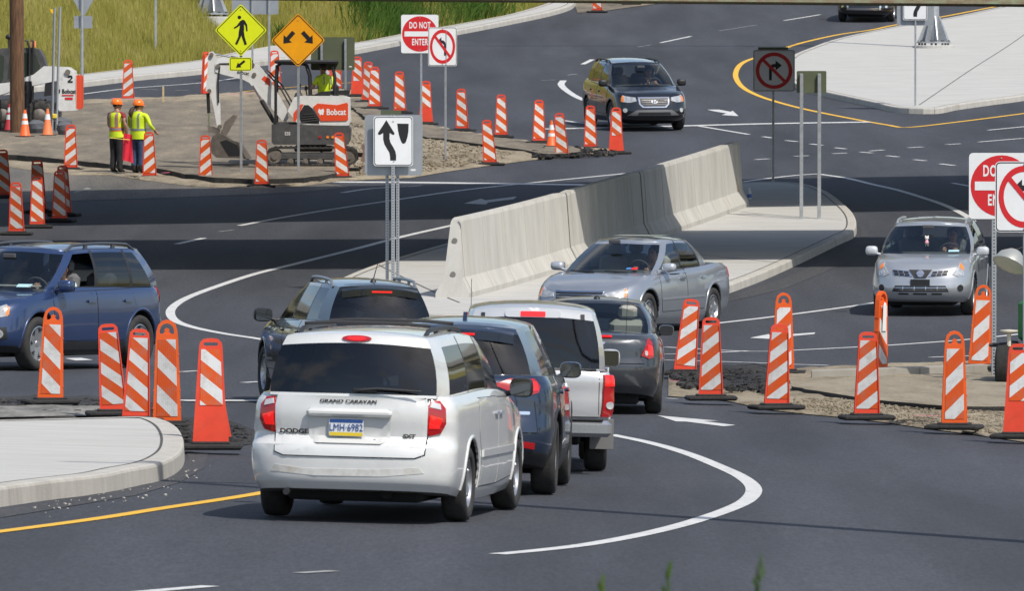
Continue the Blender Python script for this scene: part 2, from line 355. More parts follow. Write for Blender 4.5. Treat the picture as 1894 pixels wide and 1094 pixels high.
M_ASPH = surf_asphalt('new_asphalt', (0.038, 0.0405, 0.0485), (0.059, 0.062, 0.072), 0.26)
M_OLD = surf_asphalt('worn_asphalt', (0.085, 0.080, 0.072), (0.17, 0.155, 0.13), 0.4)
M_BERM = surf_asphalt('broken_asphalt', (0.018, 0.018, 0.018), (0.06, 0.055, 0.05), 0.6)
M_SOIL = surf_soil('gravelly_soil', [(0.13, 0.11, 0.08), (0.27, 0.225, 0.16), (0.36, 0.305, 0.22), (0.43, 0.38, 0.29)], 1.4)
M_OLDP = surf_soil('dusty_pavement', [(0.095, 0.085, 0.07), (0.17, 0.147, 0.115), (0.235, 0.20, 0.15), (0.37, 0.30, 0.205)], 1.1, 0.5)
M_CONC = surf_concrete('pale_concrete', (0.46, 0.452, 0.425), stain=(0.33, 0.31, 0.27), amt=0.6)
M_KERB = surf_concrete('kerb_concrete', (0.46, 0.44, 0.395), stain=(0.26, 0.235, 0.19), streak=(2.5, 2.5, 0.6), amt=0.75)
M_GUT = surf_concrete('gutter_concrete', (0.30, 0.28, 0.24), stain=(0.16, 0.14, 0.11), streak=(1, 1, 1), amt=0.6)
M_BARR = surf_concrete('barrier_concrete', (0.47, 0.455, 0.415), stain=(0.30, 0.27, 0.215), streak=(1.3, 1.3, 0.35), amt=0.55)
M_WHITE = surf_paint('white_road_paint', (0.58, 0.58, 0.565), 0.7)
M_FAINT = surf_paint('faded_road_paint', (0.30, 0.30, 0.29), 0.7)
M_YEL = surf_paint('yellow_road_paint', (0.74, 0.42, 0.03), 0.35)
M_TURF = surf_soil('turf_soil', [(0.15, 0.14, 0.03), (0.22, 0.20, 0.05), (0.27, 0.23, 0.08), (0.32, 0.25, 0.12)], 0.8, 0.5)

# ------------------------------------------------------------------ surface helpers
def spline(pts, step, closed=False):
    P = [Vector((p.x, p.y)) for p in pts]; n = len(P); out = []
    for i in range(n if closed else n - 1):
        p0, p1, p2, p3 = (P[(i - 1) % n], P[i], P[(i + 1) % n], P[(i + 2) % n]) if closed else (P[max(i - 1, 0)], P[i], P[i + 1], P[min(i + 2, n - 1)])
        t1 = max(1e-6, (p1 - p0).length ** .5); t2 = max(1e-6, (p2 - p1).length ** .5); t3 = max(1e-6, (p3 - p2).length ** .5)
        m1 = (p2 - p0) / (t1 + t2) * t2 if t1 > 1e-5 else p2 - p1
        m2 = (p3 - p1) / (t2 + t3) * t2 if t3 > 1e-5 else p2 - p1
        k = max(1, int((p2 - p1).length / step))
        for j in range(k):
            t = j / k; a, b = t * t, t * t * t
            out.append(p1 * (2 * b - 3 * a + 1) + m1 * (b - 2 * a + t) + p2 * (-2 * b + 3 * a) + m2 * (b - a))
    if not closed: out.append(P[-1])
    return out

def sheet_mesh(name, xy, off, m, step=1.0, bumpy=0.0, bscale=1.0, xstep=None):
    """polygon laid on the ground, cut to follow its slope"""
    bm = bmesh.new(); vs = [bm.verts.new((p[0], p[1], 0)) for p in xy]
    f = bm.faces.new(vs); f.normal_update()
    if f.normal.z < 0: f.normal_flip()
    bmesh.ops.triangulate(bm, faces=bm.faces[:])
    xs = [p[0] for p in xy]; ys = [p[1] for p in xy]; xstep = xstep or step * 2
    y = math.floor(min(ys) / step) * step + step
    while y < max(ys):
        bmesh.ops.bisect_plane(bm, geom=bm.verts[:] + bm.edges[:] + bm.faces[:], plane_co=(0, y, 0), plane_no=(0, 1, 0)); y += step
    x = math.floor(min(xs) / xstep) * xstep + xstep
    while x < max(xs):
        bmesh.ops.bisect_plane(bm, geom=bm.verts[:] + bm.edges[:] + bm.faces[:], plane_co=(x, 0, 0), plane_no=(1, 0, 0)); x += xstep
    for v in bm.verts:
        z = gz(v.co.x, v.co.y) + off
        if bumpy and not v.is_boundary:
            q = Vector((v.co.x * bscale, v.co.y * bscale, 3.1)); z += bumpy * (0.5 + 0.5 * noise.fractal(q, 0.8, 2.0, 4))
        v.co.z = z
    me = bpy.data.meshes.new(name); bm.to_mesh(me); bm.free(); me.materials.append(m)
    if bumpy: me.shade_smooth()
    return me
def sheet(name, px, off, m, step=1.0, bumpy=0.0, bscale=1.0, parent=None, smooth=False, h=0.0, xstep=None, **k):
    pts = [G(x, y, h) for x, y in px]
    xy = spline(pts, 0.5, True) if smooth else [(p.x, p.y) for p in pts]
    return link(name, sheet_mesh(name, xy, off, m, step, bumpy, bscale, xstep), parent, **k)

def strip_mesh(name, line, width, off, m):
    n = len(line); v = []; f = []
    for i, p in enumerate(line):
        t = (line[min(i + 1, n - 1)] - line[max(i - 1, 0)]); t = t.normalized() if t.length > 0 else Vector((1, 0))
        nn = Vector((-t.y, t.x)) * (width / 2); 
        for q in (p + nn, p - nn): v.append((q.x, q.y, gz(q.x, q.y) + off))
    for i in range(n - 1): f.append((2 * i, 2 * i + 1, 2 * i + 3, 2 * i + 2))
    return new_mesh(name, v, f, m)
def stripe(name, px, width, m, parent, off=0.006):
    return link(name, strip_mesh(name, spline([G(x, y) for x, y in px], 0.35), width, off, m), parent)

# ------------------------------------------------------------------ ground and road
def grid_ground(name, xs, ys, off, m):
    v = [(x, y, gz(x, y) + off) for y in ys for x in xs]; nx = len(xs)
    f = [(j * nx + i, j * nx + i + 1, (j + 1) * nx + i + 1, (j + 1) * nx + i) for j in range(len(ys) - 1) for i in range(nx - 1)]
    me = new_mesh(name, v, f, m); me.shade_smooth(); return me
far = [420, 440, 470, 520, 600, 700, 1000, 1600, 2500, 4000]
ground = link('ground', grid_ground('ground', [-3000, -800, -200, -40, -30, -20, -10, 0, 10, 20, 30, 40, 200, 800, 3000], [-400, -100, 0, 30] + list(range(44, 418, 1)) + far, -0.08, M_TURF), kind='structure')
road = link('road', grid_ground('road', [-60, -50, -40, -30, -20, -10, 0, 10, 20, 30, 40, 50, 60], list(range(46, 345, 1)), 0.0, M_ASPH), kind='structure')

# near bank in front of the photographer
bank = MB(); by = [-30, 0, 10, 18, 24, 28, 33, 40, 46, 52]; bz = [2.2, 2.4, 2.55, 2.72, 2.74, 2.62, 2.1, 1.3, .55, .1]
bx = [-30, -15, -8, -4, 0, 4, 8, 15, 30]
bank.add([(x, y, (z if y < 50 else gz(x, y) - .05) + 0.04 * math.sin(x * 1.3)) for y, z in zip(by, bz) for x in bx],
         [(j * 9 + i, j * 9 + i + 1, j * 9 + i + 10, j * 9 + i + 9) for j in range(len(by) - 1) for i in range(8)])
bank.build('grass_bank', M_TURF, smooth=True, sharp=180, kind='structure')

# worn surfaces and soil
worn = sheet('worn_road', [(-90, 300), (0, 304), (115, 322), (205, 322), (256, 330), (358, 343), (471, 348), (600, 340), (650, 346), (560, 356), (430, 362), (300, 367), (130, 372), (-90, 380)], 0.006, M_OLD, parent=None, kind='structure')
soil = sheet('work_area_soil', [(-100, 210), (0, 196), (150, 188), (240, 184), (380, 178), (470, 172), (560, 168), (640, 165), (668, 178), (700, 205), (760, 222), (820, 238), (900, 252), (985, 264), (1070, 274), (1150, 282), (1120, 289), (1060, 290), (985, 297), (900, 308), (830, 318), (760, 330), (640, 335), (560, 345), (471, 350), (358, 346), (256, 333), (205, 325), (115, 325), (0, 307), (-100, 302)],
             0.012, M_SOIL, step=0.5, bumpy=0.09, bscale=0.9, xstep=0.35, kind='structure')
soil_r = sheet('verge_soil', [(1236, 694), (1300, 688), (1420, 686), (1530, 682), (1640, 678), (1800, 672), (1990, 664), (2050, 700), (1990, 832), (1894, 820), (1800, 806), (1713, 795), (1640, 784), (1566, 775), (1490, 768), (1420, 760), (1346, 744), (1290, 738), (1236, 735)],
               0.012, M_SOIL, step=0.35, bumpy=0.06, bscale=1.6, xstep=0.25, kind='structure')
sheet('broken_road_edge', [(-60, 738), (60, 736), (180, 736), (300, 752), (330, 774), (420, 778), (478, 800), (470, 822), (400, 834), (345, 832), (345, 800), (290, 775), (150, 776), (-60, 780)], 0.008, M_BERM, step=0.4, bumpy=0.05, bscale=2.2, xstep=0.25, kind='structure')
sheet('dusty_strip', [(-60, 760), (60, 757), (170, 758), (262, 764), (250, 774), (120, 776), (-60, 780)], 0.04, surf_soil('pale_dust', [(.10, .10, .095), (.20, .195, .18), (.30, .29, .265), (.42, .40, .36)], 2.2, .6), step=0.4, bumpy=0.03, bscale=2.2, xstep=0.3, kind='structure')
sheet('broken_road_patch', [(1236, 690), (1330, 684), (1420, 688), (1460, 700), (1440, 722), (1380, 730), (1320, 724), (1260, 716)], 0.03, M_BERM, step=0.35, bumpy=0.12, bscale=2.4, xstep=0.2, kind='structure')
sheet('soil_strip', [(1060, 2), (1110, -14), (1300, -14), (1260, 2), (1180, 12), (1110, 22), (1068, 24)], 0.02, M_OLDP, kind='structure')

# low slabs with broken edges (old pavement of the work area)
def slab(name, px, h, m, edge_m, jag=0.05, kind='structure'):
    rnd = random.Random(len(name)); pts = spline([G(x, y, h) for x, y in px], 0.45, True)
    pts = [p + Vector((rnd.uniform(-jag, jag), rnd.uniform(-jag, jag) * 3)) for p in pts]
    o = link(name, sheet_mesh(name, [(p.x, p.y) for p in pts], h, m, 0.5, bumpy=0.02, bscale=0.7, xstep=0.5), kind=kind)
    e = MB(); n = len(pts)
    for i in range(n):
        a, b = pts[i], pts[(i + 1) % n]
        e.add([(a.x, a.y, gz(a.x, a.y) + h), (b.x, b.y, gz(b.x, b.y) + h), (b.x, b.y, gz(b.x, b.y) - .05), (a.x, a.y, gz(a.x, a.y) - .05)], [(0, 1, 2, 3)])
    e.build('broken_edge', edge_m, o); return o
slab('old_pavement', [(-90, 292), (8, 286), (120, 295), (202, 303), (290, 311), (369, 326), (471, 331), (560, 329), (628, 318), (648, 290), (640, 255), (622, 218), (575, 188), (430, 184), (300, 188), (150, 192), (-90, 212)], 0.17, M_OLDP, M_BERM)
slab('old_gutter_slab', [(640, 182), (668, 182), (700, 203), (750, 218), (815, 236), (900, 251), (990, 263), (1062, 272), (1068, 282), (1010, 284), (960, 276), (900, 268), (830, 258), (770, 250), (700, 228), (660, 206)], 0.12, M_OLDP, M_BERM)
slab('old_gutter_slab', [(1462, 712), (1560, 700), (1700, 696), (1894, 690), (2010, 690), (2010, 742), (1894, 752), (1760, 752), (1640, 742), (1540, 728)], 0.10, surf_soil('sandy_soil', [(0.17, 0.145, 0.105), (0.25, 0.215, 0.16), (0.31, 0.27, 0.20), (0.38, 0.335, 0.255)], 1.4, .5), M_BERM, 0.03)

# ------------------------------------------------------------------ raised concrete islands with kerb pieces
def unloop(P):
    """cut out the little loops an inset outline makes at sharp corners"""
    def o(p, q, r): return (q.x - p.x) * (r.y - p.y) - (q.y - p.y) * (r.x - p.x)
    i = 0; P = list(P)
    while i < len(P):
        n = len(P); hit = None
        for k in range(2, 26):
            a, b, c, d = P[i], P[(i + 1) % n], P[(i + k) % n], P[(i + k + 1) % n]
            if o(a, b, c) * o(a, b, d) < 0 and o(c, d, a) * o(c, d, b) < 0: hit = k
        if hit:
            drop = {(i + 1 + q) % n for q in range(hit)}; P = [p for q, p in enumerate(P) if q not in drop]; i = max(0, i - 3)
        else: i += 1
    return P
def island(name, px, h=0.15, kw=0.2, slab_m=None, piece=3.0, joints=(), skip=None):
    pts = spline([G(x, y, h) for x, y in px], 0.3, True)
    area = sum(pts[i].x * pts[(i + 1) % len(pts)].y - pts[(i + 1) % len(pts)].x * pts[i].y for i in range(len(pts)))
    if area < 0: pts.reverse()
    n = len(pts)
    nrm = []
    for i in range(n):
        t = (pts[(i + 1) % n] - pts[(i - 1) % n]).normalized(); nrm.append(Vector((-t.y, t.x)))      # inward (ccw)
    inner = [p + nn * kw for p, nn in zip(pts, nrm)]; gap = [p + nn * (kw + 0.012) for p, nn in zip(pts, nrm)]
    gap = [p for p in gap if min((p - q).length for q in pts) > kw - .02]; gap = unloop(gap)
    o = link(name, sheet_mesh(name, [(p.x, p.y) for p in gap], h - 0.004, slab_m or M_CONC, 1.0, xstep=3.0), kind='structure')
    # kerb pieces
    prof_ = [(-0.0, -0.08), (0.012, h - 0.03), (0.022, h - 0.008), (0.045, h), (kw, h), (kw, h - 0.06)]
    per = max(2, int(piece / 0.3)); i = 0
    while i < n:
        j = min(i + per, n); 
        if n - j < per // 2: j = n
        v = []; f = []; idx = list(range(i, j + 1)); L = len(prof_)
        for q, k in enumerate(idx):
            p = pts[k % n]; nn = nrm[k % n]; t = Vector((nn.y, -nn.x)); sh = 0.006 if q == 0 else (-0.006 if q == len(idx) - 1 else 0)
            for d, z in prof_:
                c = p + nn * d + t * sh; v.append((c.x, c.y, gz(c.x, c.y) + z))
        for q in range(len(idx) - 1):
            for e in range(L - 1): a = q * L + e; f.append((a, a + L, a + L + 1, a + 1))
        f.append(tuple(range(L))); f.append(tuple(range(len(v) - 1, len(v) - L - 1, -1)))
        link('kerb_piece', new_mesh('kerb_piece', v, f, M_KERB), o); i = j
    M_J = mat('joint', (0.07, 0.065, 0.06), 0.9)
    jl = [p for p in (p + nn * (kw + .008) for p, nn in zip(pts, nrm)) if min((p - q).length for q in pts) > kw - .02]; jl = unloop(jl); link('kerb_joint', strip_mesh('kerb_joint', jl + [jl[0]], .028, h + .0015, M_J), o)
    for jp in joints:
        line = spline([G(x, y, h) for x, y in jp], 0.5); link('slab_joint', strip_mesh('slab_joint', line, 0.03, h + 0.002, M_J), o)
    return o
island('traffic_island', [(-80, 778), (0, 777), (160, 773), (255, 771), (292, 773), (322, 784), (338, 801), (342, 822), (332, 840), (298, 857), (241, 868), (193, 878), (97, 889), (0, 902), (-80, 912)], 0.18, 0.24)
island('centre_island', [(624, 518), (671, 497), (737, 475), (836, 447), (1000, 408), (1180, 366), (1300, 345), (1380, 337), (1440, 336), (1489, 340), (1529, 353), (1563, 378), (1580, 396), (1585, 413), (1579, 426), (1554, 438), (1470, 478), (1380, 516), (1300, 540), (1150, 562), (1000, 574), (850, 582), (730, 578), (640, 556), (608, 534)], 0.16, 0.2, joints=[[(1370, 392), (1450, 399), (1560, 407)], [(1180, 462), (1300, 472), (1440, 486)], [(700, 490), (760, 520), (850, 560)]])
island('right_island', [(1894, 4), (1864, 9), (1748, 33), (1651, 49), (1551, 70), (1500, 87), (1465, 102), (1447, 122), (1452, 142), (1475, 156), (1529, 170), (1566, 178), (1613, 188), (1660, 198), (1729, 200), (1770, 193), (1833, 184), (1894, 176), (2050, 150), (2150, 60), (2050, -10)], 0.16, 0.2, joints=[[(1894, 64), (1800, 126), (1700, 194)]])
island('footway', [(-120, 176), (0, 166), (154, 151), (256, 139), (371, 128), (430, 119), (520, 108), (600, 99), (657, 91), (742, 75), (845, 56), (948, 36), (1030, 18), (1062, 5), (1064, -14), (1040, -14), (1030, -2), (948, 24), (845, 44), (742, 62), (657, 78), (600, 82), (504, 82), (424, 98), (371, 110), (256, 124), (154, 136), (0, 148), (-120, 156)], 0.16, 0.2)
# dark crack of fill along the near island's foot and damp gutter stains
sheet('damp_gutter', [(0, 945), (121, 925), (241, 905), (320, 880), (348, 850), (345, 835), (385, 842), (378, 866), (330, 895), (250, 918), (120, 940), (0, 960)], 0.005, surf_asphalt('dusty_asphalt', (0.045, 0.046, 0.050), (0.075, 0.075, 0.078), 0.3), parent=road)
sheet('dusty_gutter', [(1342, 549), (1442, 519), (1554, 469), (1592, 440), (1592, 415), (1606, 432), (1602, 456), (1556, 490), (1450, 535), (1342, 560)], 0.005, MATS['dusty_asphalt'], parent=road)
# concrete kerb at the back of the right-hand verge
gut = empty('gutter_kerb', G(1620, 690), label='low grey concrete kerb at the back of the dirt verge', cat='kerb')
gp = spline([G(x, y) for x, y in [(1500, 704), (1620, 700), (1740, 696), (1870, 690), (2010, 684)]], 0.5)
for i in range(0, len(gp) - 1, 5):
    seg = gp[i:i + 6]
    if len(seg) < 2: continue
    v = []; f = []
    for q, p in enumerate(seg):
        for d, z in ((-0.16, -.05), (-0.15, 0.135), (0.12, 0.15), (0.14, -.05)): v.append(Vector((p.x + (0.006 if q == 0 else 0), p.y + d, gz(p.x, p.y + d) + z)) - gut.location)
    for q in range(len(seg) - 1):
        for e in range(3): f.append((q * 4 + e, q * 4 + 4 + e, q * 4 + 5 + e, q * 4 + e + 1))
    f += [(0, 1, 2, 3), tuple(len(v) - k for k in (1, 2, 3, 4))]
    link('kerb_piece', new_mesh('kerb_piece', v, f, M_GUT), gut)

# ------------------------------------------------------------------ painted markings
LINES = [
 # px points, width, material
 ([(1128, 805), (1200, 820), (1270, 840), (1330, 864), (1372, 884), (1394, 905), (1383, 926), (1345, 945), (1270, 970), (1180, 992), (1080, 1010), (985, 1021), (920, 1027)], .165, 0),
 ([(230, 1100), (330, 1091), (390, 1086)], .15, 0), ([(552, 1062), (618, 1058)], .12, 1),
 ([(-40, 990), (0, 985), (100, 972), (200, 958), (300, 942), (400, 927), (480, 914), (560, 898), (640, 880)], .15, 2),
 ([(860, 412), (750, 437), (650, 463), (550, 488), (470, 508), (400, 531), (350, 550), (323, 566), (315, 580), (326, 595), (360, 607), (420, 619), (480, 628), (600, 650), (700, 665)], .165, 0),
 ([(443, 418), (500, 407), (600, 390), (720, 372), (850, 353), (960, 341), (1090, 328), (1190, 318)], .15, 0), ([(327, 452), (377, 441)], .15, 0), ([(405, 429), (432, 426)], .08, 1),
 ([(632, 357), (690, 349), (780, 344)], .12, 0), ([(135, 357), (177, 345)], .13, 1), ([(0, 306), (60, 308)], .1, 1),
 ([(335, 689), (366, 687)], .12, 0), ([(450, 709), (480, 707)], .12, 0), 
 ([(1325, 599), (1420, 588), (1520, 575), (1605, 563), (1660, 553)], .15, 0),
 ([(1230, 643), (1300, 647), (1380, 651), (1423, 651), (1467, 649), (1585, 643), (1640, 640), (1801, 628), (1910, 616)], .13, 0), ([(1230, 656), (1290, 655), (1383, 650)], .11, 0),
 ([(1230, 667), (1335, 670), (1420, 673), (1467, 675), (1532, 677)], .13, 0), ([(1720, 662), (1830, 658), (1910, 656)], .12, 0), ([(1233, 738), (1252, 739)], .12, 0),
 ([(1222, 79), (1278, 67)], .13, 0), ([(1180, 87), (1204, 83)], .07, 1), ([(1450, 38), (1517, 27)], .13, 0), ([(1330, 57), (1400, 46)], .06, 1),
 ([(1042, 149), (1038, 157), (1050, 169), (1072, 182), (1100, 192)], .2, 0), ([(1078, 119), (1096, 110)], .16, 0), ([(1000, 149), (1028, 148)], .08, 1), ([(1050, 139), (1066, 137)], .1, 1),
 ([(1043, 223), (1078, 228), (1130, 230)], .14, 0), ([(1285, 232), (1332, 240), (1385, 249)], .14, 0),
 ([(1372, 337), (1425, 330), (1470, 325), (1512, 322)], .14, 0), ([(1512, 322), (1566, 330), (1616, 342), (1660, 352), (1706, 366), (1747, 380), (1782, 397), (1800, 410)], .16, 0),
 ([(1762, 339), (1800, 346)], .13, 0), ([(1810, 263), (1894, 256)], .13, 0), ([(1828, 241), (1900, 234)], .13, 0),
 ([(154, 174), (200, 168), (246, 163), (376, 153), (442, 144), (520, 134)], .12, 0), ([(300, 187), (416, 176), (457, 169), (606, 156), (650, 153)], .1, 2),
 ([(1910, 208), (1770, 226), (1676, 236), (1645, 232), (1582, 221), (1488, 202), (1425, 185), (1391, 172), (1372, 160), (1362, 146), (1361, 134), (1368, 121), (1380, 113), (1400, 106), (1458, 87), (1488, 78), (1551, 64), (1613, 55), (1651, 47), (1748, 30), (1800, 20), (1858, 9), (1900, 0)], .16, 2),
 ([(258, 165), (292, 166)], .1, 1), ([(324, 167), (350, 167)], .1, 1),
]
def z4(x, y): return (1300 + x / 3.19, y / 3.19)
for a, b in (((355, 807), (410, 815)), ((490, 830), (560, 837)), ((635, 850), (705, 858)), ((780, 873), (845, 880)), ((930, 898), (1000, 904)), ((1085, 920), (1155, 927)), ((1245, 943), (1315, 950)), ((1400, 968), (1485, 978)),
             ((310, 943), (390, 938)), ((540, 923), (625, 920)), ((765, 908), (850, 904)), ((985, 892), (1070, 886)), ((1210, 873), (1300, 868)), ((1435, 854), (1520, 849))):
    LINES.append(([z4(*a), z4(*b)], .14, 0))
for pts_, w_, k_ in LINES: stripe('lane_line', pts_, w_, (M_WHITE, M_FAINT, M_YEL)[k_], road)
stripe('stop_line', [(600, 337), (760, 338), (900, 340), (1118, 343)], .55, M_WHITE, road, 0.007)
stripe('stop_line', [(1005, 239), (1100, 237), (1270, 233), (1425, 229), (1608, 226)], .5, M_WHITE, road, 0.007)
stripe('stop_line', [(330, 743), (400, 743), (480, 743), (600, 744)], .45, M_WHITE, road, 0.012)
ARROWS = [[(1216, 770), (1329, 780), (1300, 780.5), (1361, 788), (1338, 790), (1270, 781.5), (1250, 781)],
          [(1387, 626), (1422, 619), (1424, 622), (1508, 616), (1506, 619), (1428, 626), (1424, 628)],
          [(858, 377), (890, 368), (898, 371), (956, 364), (950, 369), (904, 375), (898, 379)],
          [(1308, 203), (1330, 203), (1352, 207), (1355, 205), (1366, 215), (1335, 213), (1344, 210), (1320, 206)],
          [(120, 664), (150, 663), (172, 667), (140, 668)], [(1460, 900), (1460, 900), (1460, 900)]][:5]
for a in ARROWS:
    link('road_arrow', sheet_mesh('road_arrow', [(p.x, p.y) for p in (G(x, y) for x, y in a)], 0.006, M_WHITE, 1.0), road)
pink = mat('pink_marking_paint', (0.65, 0.13, 0.22), 0.8)
for p_ in ([(420, 183), (470, 181)], [(205, 190), (260, 192)], [(1236, 716), (1268, 717)], [(1690, 782), (1740, 783)], [(300, 330), (380, 325)]):
    stripe('survey_mark', p_, .12, pink, road, 0.13 if p_[0][1] < 340 else 0.09)

# ------------------------------------------------------------------ grassy hillside behind the footway
EDGE = [G(x, y, .16) for x, y in [(-260, 172), (-120, 157), (0, 148), (154, 136), (256, 124), (371, 110), (424, 98), (504, 84), (600, 82), (657, 78), (742, 62), (845, 44), (948, 24), (1030, -2), (1045, -12)]]
def hill_y(x):
    if x <= EDGE[0].x: return EDGE[0].y
    for a, b in zip(EDGE, EDGE[1:]):
        if x <= b.x: return a.y + (b.y - a.y) * (x - a.x) / (b.x - a.x)
    return EDGE[-1].y + (x - EDGE[-1].x) * 16
def hill_z(x, y):
    e = hill_y(x); t = max(0, y - e); base = gz(x, min(y, e)) + 0.14
    return base + 0.20 * t + 0.0022 * t * t * (1 if t < 40 else 40 / t) + 0.10 * noise.noise(Vector((x * .35, y * .25, 0))) * min(1, t)
hx = [-46 + 0.6 * i for i in range(int(49 / .6))]; ht = [0, .3, .8, 1.5, 2.5, 4, 6, 9, 13, 18, 25, 34, 46, 60]
hv = [(x, hill_y(x) + t, hill_z(x, hill_y(x) + t)) for t in ht for x in hx]; nh = len(hx)
hill = link('hillside', new_mesh('hillside', hv, [(j * nh + i, j * nh + i + 1, (j + 1) * nh + i + 1, (j + 1) * nh + i) for j in range(len(ht) - 1) for i in range(nh - 1)], M_TURF, smooth=True), kind='structure')

def grass_mat(name, cols):
    m = bpy.data.materials.new(name); m.use_nodes = True; nt = m.node_tree; N = nt.nodes; Lk = nt.links; b = N['Principled BSDF']
    tc = N.new('ShaderNodeTexCoord'); mp = N.new('ShaderNodeMapping'); mp.inputs['Scale'].default_value = (1, .35, .2); Lk.new(tc.outputs['Object'], mp.inputs[0])
    n1 = N.new('ShaderNodeTexNoise'); n1.inputs['Scale'].default_value = 0.7; n1.inputs['Detail'].default_value = 9; n1.inputs['Roughness'].default_value = 0.78; Lk.new(mp.outputs[0], n1.inputs['Vector'])
    r = N.new('ShaderNodeValToRGB'); r.color_ramp.elements[0].position = .3; r.color_ramp.elements[1].position = .72
    r.color_ramp.elements[0].color = (*cols[0], 1); r.color_ramp.elements[1].color = (*cols[2], 1); e = r.color_ramp.elements.new(.52); e.color = (*cols[1], 1)
    Lk.new(n1.outputs[0], r.inputs[0]); Lk.new(r.outputs[0], b.inputs['Base Color']); b.inputs['Roughness'].default_value = .7; b.inputs['Specular IOR Level'].default_value = .2
    tr = N.new('ShaderNodeBsdfTranslucent'); Lk.new(r.outputs[0], tr.inputs[0]); mx = N.new('ShaderNodeMixShader'); mx.inputs[0].default_value = .3
    Lk.new(b.outputs[0], mx.inputs[1]); Lk.new(tr.outputs[0], mx.inputs[2]); Lk.new(mx.outputs[0], N['Material Output'].inputs[0]); MATS[name] = m; return m
M_GRASS = grass_mat('meadow_grass', [(0.25, 0.25, 0.05), (0.35, 0.33, 0.08), (0.44, 0.385, 0.15)])
M_WEED = grass_mat('green_weeds', [(0.04, 0.09, 0.012), (0.07, 0.14, 0.02), (0.13, 0.19, 0.03)])
def blades(name, spots, m, hmin, hmax, wid, seed, lean=.35, parent=None, **k):
    rnd = random.Random(seed); v = []; f = []
    for x, y, z in spots:
        h = rnd.uniform(hmin, hmax); a = rnd.uniform(0, math.pi); w = wid * rnd.uniform(.6, 1.2); lx, ly = rnd.gauss(0, lean) * h, rnd.gauss(0, lean) * h
        dx, dy = math.cos(a) * w / 2, math.sin(a) * w / 2; n = len(v)
        v += [(x - dx, y - dy, z), (x + dx, y + dy, z), (x + dx * .7 + lx * .35, y + dy * .7 + ly * .35, z + h * .6), (x - dx * .7 + lx * .35, y - dy * .7 + ly * .35, z + h * .6), (x + lx, y + ly, z + h)]
        f += [(n, n + 1, n + 2, n + 3), (n + 3, n + 2, n + 4)]
    return link(name, new_mesh(name, v, f, m), parent, **k)
rnd = random.Random(5); sp = []
while len(sp) < 150000:
    x = rnd.uniform(-20, 3.5); t = 26 * rnd.random() ** 1.35; y = hill_y(x) + t
    if abs(x / y * FPX) > 1010 or y > 345: continue
    sp.append((x, y, hill_z(x, y) - .03))
blades('hillside_grass', sp, M_GRASS, .2, .5, .015, 9, .22, kind='stuff', label='tall yellow-green meadow grass covering the hillside', cat='grass')
sp = []
for c_, n_, sx_, sy_ in ((G(712, 62, .3), 2600, 1.2, 2.0), (G(745, 50, .3), 900, 1.0, 2.5), (G(850, 36, .3), 1500, 1.6, 2.5), (G(520, 84, .3), 160, .25, .5)):
    for _ in range(n_):
        x = c_.x + rnd.gauss(0, sx_ * .5); y = max(hill_y(x) + .1, c_.y + 2 + rnd.gauss(0, sy_)); sp.append((x, y, hill_z(x, y) - .03))
blades('hillside_weeds', sp, M_WEED, .3, .85, .05, 11, kind='stuff', label='darker green weeds on the slope behind the kerb', cat='weeds')
# out of focus grass stalks close to the photographer
for q, (bx_, top_) in enumerate(((1235, 1052), (1405, 1040), (1110, 1082))):
    y0 = 23.0 + q * .7; base = W(bx_ - 6, 1094, y0); top = W(bx_, top_, y0); g0 = Vector((base.x, y0, 2.60)); st = MB()
    st.tube([g0, g0.lerp(top, .5) + Vector((.006, 0, 0)), top], [.004, .003, .0015], n=5)
    r3 = random.Random(q)
    for i in range(26):
        t = .55 + .45 * i / 26; p = g0.lerp(top, t) + Vector((r3.uniform(-.004, .004), 0, 0)); a = r3.uniform(-1, 1)
        st.add([p, p + Vector((.016 * a, .004, .02)), p + Vector((.013 * a, 0, .042)), p + Vector((.003 * a, -.003, .02))], [(0, 1, 2, 3)])
    st.build('grass_stalk', M_WEED, label=('blurred green grass seed head near the lower edge, second from right', 'tallest blurred green grass stalk near the lower right edge', 'faint short blurred grass tip at the lower edge, leftmost of three')[q], cat='grass stalk', group='grass stalks near the camera')

